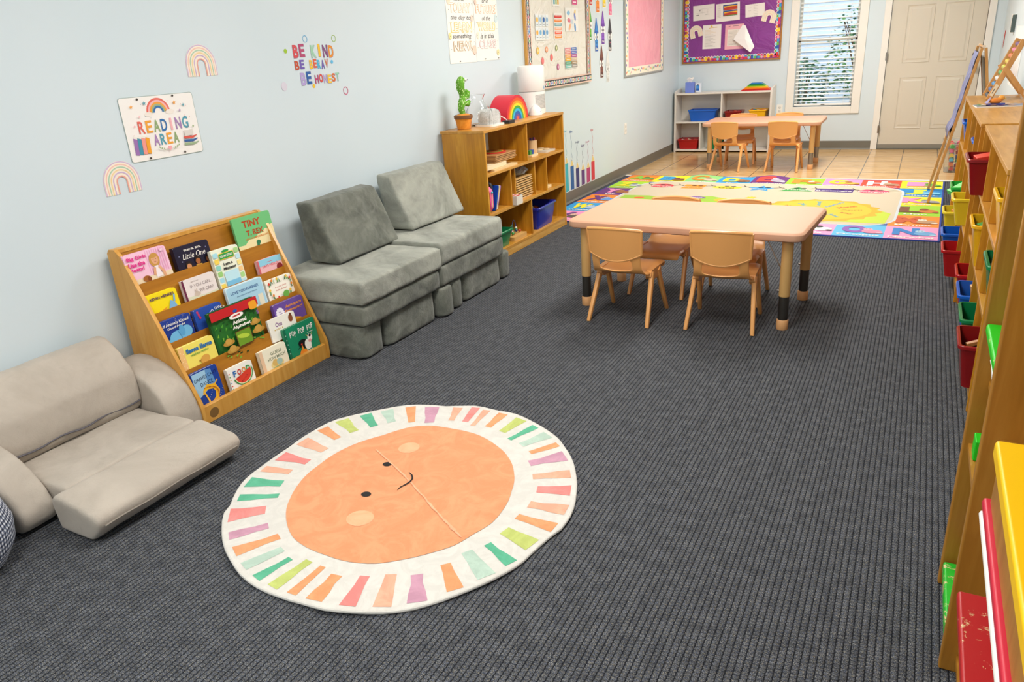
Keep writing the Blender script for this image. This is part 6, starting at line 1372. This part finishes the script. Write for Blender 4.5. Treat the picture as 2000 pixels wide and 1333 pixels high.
# ================================================================ shelf units along the right wall
def unit(label, x0, y0, y1, h, rz, levels, divs):
    """levels: heights of board tops, divs: per bay row a list of y"""
    g = thing('shelf_unit', label, 'shelf', (x0, y0, 0), rz)
    D = .36; L = y1-y0; T = .018
    def B(n, a, b, c, d, e, f_, mt=M_birch): return MB().box(a, b, c, d, e, f_, mt).build(n, g, bevel=.0015)
    B('side_panel', 0, D, 0, T, 0, h-T); B('side_panel', 0, D, L-T, L, 0, h-T); B('top_panel', -.003, D, -.003, L+.003, h-T, h, M_birchh); B('back_panel', D-.006, D-.0005, T, L-T, .06, h-T)
    for z in levels: B('shelf_board', .003, D-.006, T, L-T, z-T, z, M_birchh)
    B('plinth', .010, .026, T, L-T, 0, levels[0]-T, M_edge)
    tops = levels[1:]+[h]
    for k, dv in enumerate(divs):
        for y in dv: B('divider', .004, D-.006, y-.008, y+.008, levels[k], tops[k]-T)
    return g
U1 = unit('far birch shelf unit along the right wall with the abacus on top', 3.118, 4.315, 5.99, .905, math.radians(0.4), [.07, .345, .615], [[.42, .84, 1.25], [.42, .84, 1.25], [.42, .84, 1.25]])
U2 = unit('middle birch shelf unit along the right wall with an empty top', 3.134, 2.975, 4.305, .90, 0, [.07, .37, .62], [[.33, .67, 1.0], [.33, .67, 1.0], [.45, .90]])
# bins pushed into them, lips standing proud of the front
rb = 'bins in the right-hand shelf units'
def rbin(x, y, z, w, d, h, col, lab): return bin_((x, y, z), w, d, h, col, lab, group=rb)
rbin(3.235, 5.28, .3455, .33, .22, .10, 'bright green', 'bright green bin heaped with green toys in the far shelf unit')
rbin(3.225, 4.68, .3455, .33, .20, .145, 'lemon', 'yellow bin with wooden sticks in the near end of the far shelf unit, middle row')
rbin(3.215, 5.35, .0705, .33, .20, .21, 'lemon', 'small yellow bin in the bottom row of the far shelf unit')
rbin(3.205, 4.955, .0705, .32, .20, .165, 'blue', 'blue bin in the bottom row of the far shelf unit')
rbin(3.200, 4.64, .0705, .31, .22, .15, 'red', 'bright red bin lowest at the near end of the far shelf unit')
rbin(3.265, 5.72, .6155, .33, .20, .16, 'blue', 'blue bin in the top row of the far shelf unit, nearest the easel')
rbin(3.285, 4.90, .6155, .32, .20, .145, 'blue', 'blue bin in the top row of the far shelf unit, nearer the middle unit')
rbin(3.235, 4.10, .6205, .33, .24, .165, 'dark red', 'dark red bin with a red block in the top row of the middle shelf unit')
rbin(3.285, 3.16, .6205, .31, .22, .17, 'yellow', 'yellow bin in the top row near end of the middle shelf unit')
rbin(3.265, 3.78, .3705, .31, .24, .185, 'yellow', 'yellow bin with green bits in the middle row of the middle shelf unit')
rbin(3.290, 3.17, .3705, .31, .24, .175, 'green', 'green bin with wooden blocks in the middle row near end of the middle shelf unit')
rbin(3.255, 4.12, .0705, .31, .22, .165, 'red', 'red bin at the back of the bottom row of the middle shelf unit')
rbin(3.255, 3.80, .0705, .31, .24, .165, 'blue', 'blue bin with a wooden block in the bottom row of the middle shelf unit')
rbin(3.255, 3.47, .0705, .31, .24, .165, 'green', 'green bin in the bottom row of the middle shelf unit')
rbin(3.240, 3.135, .0705, .31, .23, .175, 'dark red', 'dark red bin with tools in the bottom row near end of the middle shelf unit')
for i, (x, y, z, s, c, lab, r_) in enumerate([
    (3.13, 5.25, .425, (.16, .05, .03), '#3cc832', 'long bright green toy brick leaning out of the bright green bin', (.1, -.45, .5)), (3.17, 5.31, .43, (.16, .04, .025), '#5fd84c', 'light green toy brick beside the long one in the bright green bin', (0, -.4, .2)),
    (3.15, 4.66, .43, (.11, .05, .02), '#a9692c', 'brown wooden stick block in the yellow bin of the far unit', (.1, -.3, .3)), (3.16, 4.71, .44, (.12, .02, .02), '#e08a3c', 'orange stick in the yellow bin of the far unit', (0, -.3, -.1)), (3.15, 4.68, .452, (.10, .02, .014), '#c8a05c', 'tan stick in the yellow bin of the far unit', (0, -.35, .1)),
    (3.14, 5.33, .245, (.08, .09, .03), '#e89a3c', 'orange block in the small yellow bin', (0, 0, .2)),
    (3.17, 4.07, .745, (.13, .10, .055), '#e2402c', 'bright red block sticking out of the dark red bin', (0, -.2, .1)),
    (3.19, 3.79, .515, (.10, .08, .03), '#3f9a3c', 'green plastic piece in the yellow bin of the middle unit', (0, -.2, .6)), (3.20, 3.74, .50, (.10, .05, .03), '#2a5a34', 'dark green piece in the yellow bin of the middle unit', (0, -.2, .1)),
    (3.21, 3.17, .49, (.12, .07, .04), '#dcb986', 'pale wooden block in the green bin of the middle unit', (0, -.2, .2)), (3.22, 3.12, .475, (.10, .05, .035), '#e6cda2', 'lighter wooden block beside the pale one in the green bin', (0, .1, -.2)),
    (3.20, 3.82, .195, (.09, .035, .06), '#dcb07c', 'wooden block upright in the blue bin of the middle unit', (0, -.2, .1)),
    (3.18, 3.15, .19, (.12, .05, .018), '#2c2a2c', 'black toy saw blade in the dark red bin with tools', (.3, -.3, .4)), (3.17, 3.08, .18, (.10, .05, .03), '#d8d2c6', 'white toy piece in the dark red bin with tools', (0, -.1, .2)), (3.17, 3.16, .215, (.12, .02, .015), '#b8783c', 'brown toy handle in the dark red bin with tools', (0, -.3, .3)),
    (3.21, 3.15, .755, (.07, .05, .03), '#8fc23c', 'lime green piece in the yellow bin at the top near end', (0, 0, .5))]):
    toyblock((x, y, z), s, c, lab, rot=r_)
for y, z, h in ((4.12, .0755, .10), (3.80, .0755, .10), (3.135, .0755, .10), (3.78, .3755, .12), (3.17, .3755, .10), (4.10, .6255, .115), (3.16, .6255, .12), (4.68, .3505, .08), (5.35, .0755, .165), (5.28, .3505, .075)):
    toyblock((3.27, y, z), (.20, .13, h), '#8a7a66', 'jumble of brown toys under the others in a bin', rot=(0, 0, 0), name='toy_pile', group='toy jumble in the right-hand bins')
# near tray rack
g = thing('tray_rack', 'near tall wooden tray rack at the right edge of the picture', 'shelf', (3.036, .50, 0))
D = .44; H_ = 1.24
M_b2 = wood('birch_dark', '#9f6a1e', '#b07a2a', '#bf8a38', 2)
for y in (0.0, 1.066, 1.38): MB().box(0, D, y, y+.022, 0, H_-.02, M_b2).build('divider_panel', g, bevel=.005)
MB().box(-.002, D, -.002, 1.404, H_-.02, H_, M_b2).build('top_panel', g, bevel=.003)
MB().box(D-.006, D-.0005, .0, 1.40, .05, H_-.02, M_b2).build('back_panel', g)
MB().lathe([(.0075, 0), (.0075, .0012)], P('#4a3a22', .6), 14, (.075, 1.0648, .675), axis='y').build('plug', g)
for a, b in ((.022, 1.066), (1.088, 1.38)):
    for z in ((.05, .40, .60) if a < 1.08 else (.05, .71)): MB().box(.03, D-.006, a, b, z-.014, z, M_b2).build('runner_board', g)
def tray(y0, y1, z, h, c, worn, lab, x0=3.040, w=.33, rz=0):
    t = NT('worn_paint_'+c.lstrip('#')); v = t.coord(kind='Object'); n = t.noise(v, 26, 6, .75, 1.0)
    mt = t.out(t.mix(t.ramp(n, [(worn, 0.0), (worn+.03, 1.0)]), lin(c), lin('#d9bf8c')), .4)
    o = MB(); o.box(0, w, 0, y1-y0, 0, h, mt); o = o.build('painted_board', loc=(x0, y0, z+.0005), rot=(0, 0, rz), bevel=.006)
    return tag(o, lab, 'tray')
tray(1.60, 1.872, .7105, .022, '#19c41c', .62, 'worn bright green board in the upper far slot of the near rack')
tray(1.60, 1.872, .0505, .030, '#22b52a', .56, 'worn green board lowest in the far slot of the near rack')
tray(.56, 1.285, .7065, .030, '#f6c400', .72, 'large yellow board in the near rack at the right edge', x0=3.022)
tray(.56, 1.27, .6000, .012, '#e8e6e0', .9, 'grey-white board under the crimson board in the near rack', x0=3.0165)
tray(.56, 1.28, .6130, .018, '#c8233c', .9, 'crimson board on top of the grey-white board in the near rack', x0=3.0195)
tag(MB().box(0, .30, 0, .70, 0, .0745, M_b2).build('wooden_box', loc=(3.0285, .56, .6320), bevel=.004), 'plain wooden box between the crimson and yellow boards in the near rack', 'box')
tray(.56, 1.30, .4005, .020, '#b01a1e', .60, 'worn red board below the white and crimson boards in the near rack', x0=3.012)
tray(.56, 1.235, .0505, .022, '#b8241e', .6, 'worn red board lowest in the near rack', x0=3.034)
# white basket and small pink ball in the far slot
bs = MB(); bs.X = None
m = MB(); R = lambda w, d, z: [(a, b, z) for a, b in rr(w, d, .03, 4)]
m.loft([R(.20, .13, 0), R(.23, .15, .10), R(.24, .16, .105), R(.235, .155, .11), R(.22, .14, .105), R(.19, .12, .005)], P('#eceae6', .45))
bk2 = tag(m.build('basket', loc=(3.165, 1.69, .5905)), 'white ribbed plastic basket in the far slot of the near rack', 'basket')
m = MB()
for i in range(24):
    y = -.06+.12*(i/23.0); m.tube([(-.098-.001, y, .006), (-.1145, y*1.12, .098)], .0022, P('#f6f4f0', .4), 5)
m.build('ribs', bk2)
MB().box(.03, D-.006, 1.0885, 1.3795, .576, .590, M_b2).build('runner_board', g)
tag(MB().box(-.05, .05, -.04, .04, 0, .03, P('#3c4a4a', .6)).build('toy_box', loc=(3.15, 1.69, .5965)), 'dark grey toy inside the white ribbed basket', 'toy')
m = MB(); m.ball((0, 0, .035), .035, P('#f0308a', .35), 20); tag(m.build('ball', loc=(3.11, 1.80, .0815)), 'small hot pink ball on the green board in the near rack', 'ball')
m = MB(); m.lathe([(.03, 0), (.034, .004), (.034, .03), (.030, .034)], P('#c8ccd0', .3), 20); tag(m.build('toy_disc', loc=(3.105, 1.72, .0815)), 'pale grey round lid beside the pink ball', 'toy')
tag(MB().box(0, .03, 0, .05, 0, .05, P('#19c41c', .4)).build('toy_block', loc=(3.052, 1.79, .424), bevel=.003), 'small bright green block in the middle of the far slot of the near rack', 'toy block')
MB().box(.012, D-.006, 1.0885, 1.3795, .409, .4235, M_b2).build('runner_board', g)

# ================================================================ abacus on the far unit
A = thing('abacus', 'wooden abacus with ten rows of coloured beads leaning on its stand', 'abacus', (3.205, 5.58, .9055))
dx, dz = .132, .33; L = math.hypot(dx, dz); ang = math.atan2(dx, dz)
S = Matrix.Rotation(ang, 4, 'Y')
for y, nm in ((0.0, 'near'), (.36, 'far')):
    m = MB(); m.X = Matrix.Translation((0, y, 0)) @ S; m.box(-.016, .016, -.008, .008, 0.003, L+.012, M_orail); m.X = None; m.build('side_rail', A, bevel=.004)
bc = ['#26282c', '#1f4a86', '#2f8fc8', '#eceae6', '#5aae3c', '#d8d82c', '#f3d21c', '#f07a1e', '#f27a9c', '#7a3a86']
for i in range(10):
    t_ = .022+i*(L-.03)/9.3; c_ = S @ Vector((0, 0, t_))
    MB().tube([(c_.x, 0.008, c_.z), (c_.x, .352, c_.z)], .0018, M_smet, 6).build('rod', A)
    for j in range(10):
        yy = .020+j*.0235; MB().lathe([(.006, -.0112), (.0125, -.0085), (.0145, 0), (.0125, .0085), (.006, .0112)], P(bc[i], .22), 12, (c_.x, yy, c_.z), axis='y').build('bead', A)
for y in (-.012, .372):
    m = MB(); p0 = S @ Vector((0, 0, .19)); p1 = Vector((.200, 0, .004)); d_ = (p1-p0).normalized(); n_ = Vector((d_.z, 0, -d_.x))
    q = [p0-d_*.02+n_*.014, p0-d_*.02-n_*.014, p1-n_*.014, p1+n_*.014]
    m.prism([(a.x, max(a.z, .001)) for a in q], y-.005, y+.005, M_orail, 'y'); m.build('stand_leg', A, bevel=.003)
m = MB(); m.tube([(p1.x-.012, -.012, .03), (p1.x-.012, .372, .03)], .004, M_orail, 8); m.build('stand_bar', A)
m = MB(); m.z = 0; m.X = Matrix.Translation((0, -.0083, 0)) @ S @ Matrix(((1, 0, 0, 0), (0, 0, -1, 0), (0, 1, 0, 0), (0, 0, 0, 1)))
m.rect(-.010, .03, .010, .10, P('#e9dcc0', .5)); m.rect(-.003, .045, .001, .075, P('#3a3430', .5)); m.X = None; m.build('sticker', A, norm=False)
# colourful book and toy figure
cb = thing('picture_book', 'thin colourful picture book lying on the far shelf unit top', 'book', (3.27, 5.20, .9055), .12)
m = MB(); m.box(-.15, .15, -.06, .06, 0, .006, M_paper); m.z = .0062; random.seed(11)
m.rect(-.15, -.06, .15, .06, P('#7f8fa8', .35))
for i in range(34): m.ell(random.uniform(-.13, .13), random.uniform(-.045, .045), random.uniform(.008, .022), random.uniform(.006, .014), P(['#c8405c', '#e8a03c', '#3f8fc0', '#7ab04c', '#8a4f90', '#f0e0d0', '#2f3f6c'][i % 7], .4), 10, random.random()*3)
m.build('cover', cb, norm=False)
tf = thing('toy_bird', 'small orange toy bird with a blue base on the colourful book', 'toy', (3.22, 5.20, .913), .4)
m = MB(); m.ball((0, 0, .022), (.034, .018, .017), P('#e8892c', .4), 16); m.ball((.030, 0, .036), (.018, .015, .015), P('#f0a23c', .4), 14); m.ball((.046, 0, .034), (.008, .004, .004), P('#f3d23c', .4), 10); m.build('bird_body', tf)
m = MB(); m.prism(rr(.10, .05, .02), 0, .008, P('#1f4fb8', .4), 'z'); m.loft([[(-.05+.02*q, y*(1-q*.8), .012+.03*q) for y in (-.02, 0, .02)] for q in (0, .5, 1)], P('#8f86b0', .4), False, False, False, False); m.build('bird_base', tf)
m = MB(); m.z = 0; m.ring(0, 0, .052, .054, P('#8d6c50', .6), 30); m.ring(.012, .004, .046, .0475, P('#8d6c50', .6), 30); m.build('stain', U1, loc=(.20, .52, .9053), norm=False)

# ================================================================ easel
E_ = thing('easel', 'wooden double-sided easel with purple-grey paper on its board by the door', 'easel', (0, 0, 0))
def post(p, q, w, t_, nm='leg'):
    p, q = Vector(p), Vector(q); d = (q-p).normalized(); n = Vector((d.z, 0, -d.x)); Y = Vector((0, 1, 0)); R = []
    for c_ in (p, q): R.append([tuple(c_+n*a*t_/2+Y*b*w/2) for a, b in ((-1, -1), (1, -1), (1, 1), (-1, 1))])
    m = MB(); m.loft(R, M_orail, False)
    for i, vv in enumerate(m.v): m.v[i] = (vv[0], vv[1], max(vv[2], .0))
    return m.build(nm, E_, bevel=.003)
yn, yf = 6.88, 7.49
for y in (yn, yf): post((2.985, y, 0.0145 if True else 0), (3.197, y, 1.175), .038, .020); post((3.42, y, 0), (3.222, y, 1.175), .038, .020)
def onb(z, off=0): return 2.985+.212*z/1.175+off
m = MB(); a, b = .545, 1.14
m.loft([[(onb(z, o_), y, z) for y, o_ in ((yn+.02, -.006), (yf-.02, -.006), (yf-.02, .004), (yn+.02, .004))] for z in (a, b)], P('#23242c', .6), False); m.build('chalkboard', E_)
def onr(z, off=0): return 3.42-.198*z/1.175+off
m = MB(); m.loft([[(onr(z, o_), y, z) for y, o_ in ((yn+.02, -.004), (yf-.02, -.004), (yf-.02, .006), (yn+.02, .006))] for z in (a, b)], M_white, False); m.build('whiteboard', E_)
for y in (yn, yf): MB().lathe([(.011, -.012), (.011, .012)], P('#ead8c0', .5), 12, (3.2095, y, 1.185), axis='y').build('hinge_cap', E_)
MB().tube([(3.2095, yn, 1.180), (3.2095, yf, 1.180)], .008, M_orail, 8).build('cross_bar', E_)
post((onb(.50), yn, .5), (onb(.5), yn+.001, .52), .01, .01, 'peg')
MB().box(onb(.52)-.004, onb(.52)+.008, yn+.02, yf-.02, .500, .540, M_orail).build('ledge', E_, bevel=.003)
m = MB(); rg = []
for j in range(13):
    z = .520+j*.052; y0 = yn+.012 if j else yn+.05; rg.append([(onb(z, -.011-.006*(math.sin(j*1.9+k*.9)*.5+.5)-.012*(j < 2)), yn+.010+(yf-yn-.02)*k/8+(.01*math.sin(j*2.1) if k in (0, 8) else 0), z+(.012*math.sin(k*1.7) if j == 0 else 0)) for k in range(9)])
t = NT('painted_purple_paper'); v = t.coord(); n = t.noise(v, 9, 5, .7, 2); mpp = t.out(t.ramp(n, [(.35, '#5f6390'), (.55, '#7c80a8'), (.72, '#a9acc8')]), .6)
m.loft(rg, mpp, True, False, False, False); o = m.build('easel_paper', norm=False); s_ = o.modifiers.new('solid', 'SOLIDIFY'); s_.thickness = .0012; tag(o, 'sheet of purple-grey painted paper hanging on the left face of the easel', 'paper')

# ================================================================ clear bin of building blocks
MC = bpy.data.materials.new('clear_bin_plastic'); MC.use_nodes = True
_b = MC.node_tree.nodes['Principled BSDF']; _b.inputs['Base Color'].default_value = (.93, .95, .95, 1); _b.inputs['Roughness'].default_value = .06; _b.inputs['Transmission Weight'].default_value = .95; _b.inputs['IOR'].default_value = 1.12
BXc, BYc = 3.275, 8.62
m = MB(); R = lambda w, d, z: [(a, b, z) for a, b in rr(w, d, .04, 5)]
m.loft([R(.33, .34, 0), R(.375, .38, .27), R(.40, .405, .275), R(.40, .405, .29), R(.368, .374, .29), R(.322, .332, .004)], MC)
tag(m.build('clear_bin', loc=(BXc, BYc, 0.0006)), 'clear plastic bin full of colourful building blocks on the tile by the easel', 'bin')
random.seed(21); BC = [('#d3262c', 'red'), ('#f0c81c', 'yellow'), ('#1f5fc0', 'blue'), ('#2fa8c8', 'teal'), ('#3fa33c', 'green'), ('#e8701c', 'orange'), ('#d8507c', 'pink')]
protos = {}
def legoproto(col, n):
    k = (col, n)
    if k in protos: return protos[k]
    m = MB(); s_ = .034; L_ = s_*n; m.box(-L_/2, L_/2, -s_/2, s_/2, 0, .03, P(col, .3))
    for i in range(n): m.lathe([(.010, .03), (.010, .038)], P(col, .3), 10, (-L_/2+s_*(i+.5), 0, 0))
    me = m.build('proto'); protos[k] = me.data; bpy.data.objects.remove(me); return protos[k]
i = 0
for lv in range(6):
    for ix in range(4):
        for iy in range(4):
            if 0 < ix < 3 and 0 < iy < 3 and lv < 5: continue
            c_, nm = BC[(i*5+lv+iy*3) % 7]; n_ = [1, 2, 2, 3][(i*7) % 4] if not (ix in (0, 3) and iy in (0, 3)) else 1
            sc_ = .265+lv*.008
            o = bpy.data.objects.new('building_block', legoproto(c_, min(n_, 2))); COL.objects.link(o)
            o.location = (BXc+(ix-1.5)*sc_/3.9, BYc+(iy-1.5)*(sc_+.01)/3.9, .012+lv*.043); o.rotation_euler = (random.uniform(-.25, .25), random.uniform(-.2, .2), (0 if iy in (0, 3) else PI/2)+random.uniform(-.2, .2))
            tag(o, nm+' building block in the clear bin by the easel', 'toy block', nm+' building blocks in the clear bin'); i += 1
for x, y, z, c_, nm in ((3.33, 8.55, .283, '#1f5fc0', 'blue'), (3.37, 8.60, .282, '#2f9a44', 'green'), (3.30, 8.68, .272, '#2f9fd0', 'teal')):
    o = bpy.data.objects.new('building_block', legoproto(c_, 1)); COL.objects.link(o); o.scale = (1.5, 1.5, 1.5); o.location = (x, y, z-.02); o.rotation_euler = (.4, .2, .7)
    tag(o, 'large %s building block poking above the rim of the clear bin' % nm, 'toy block')
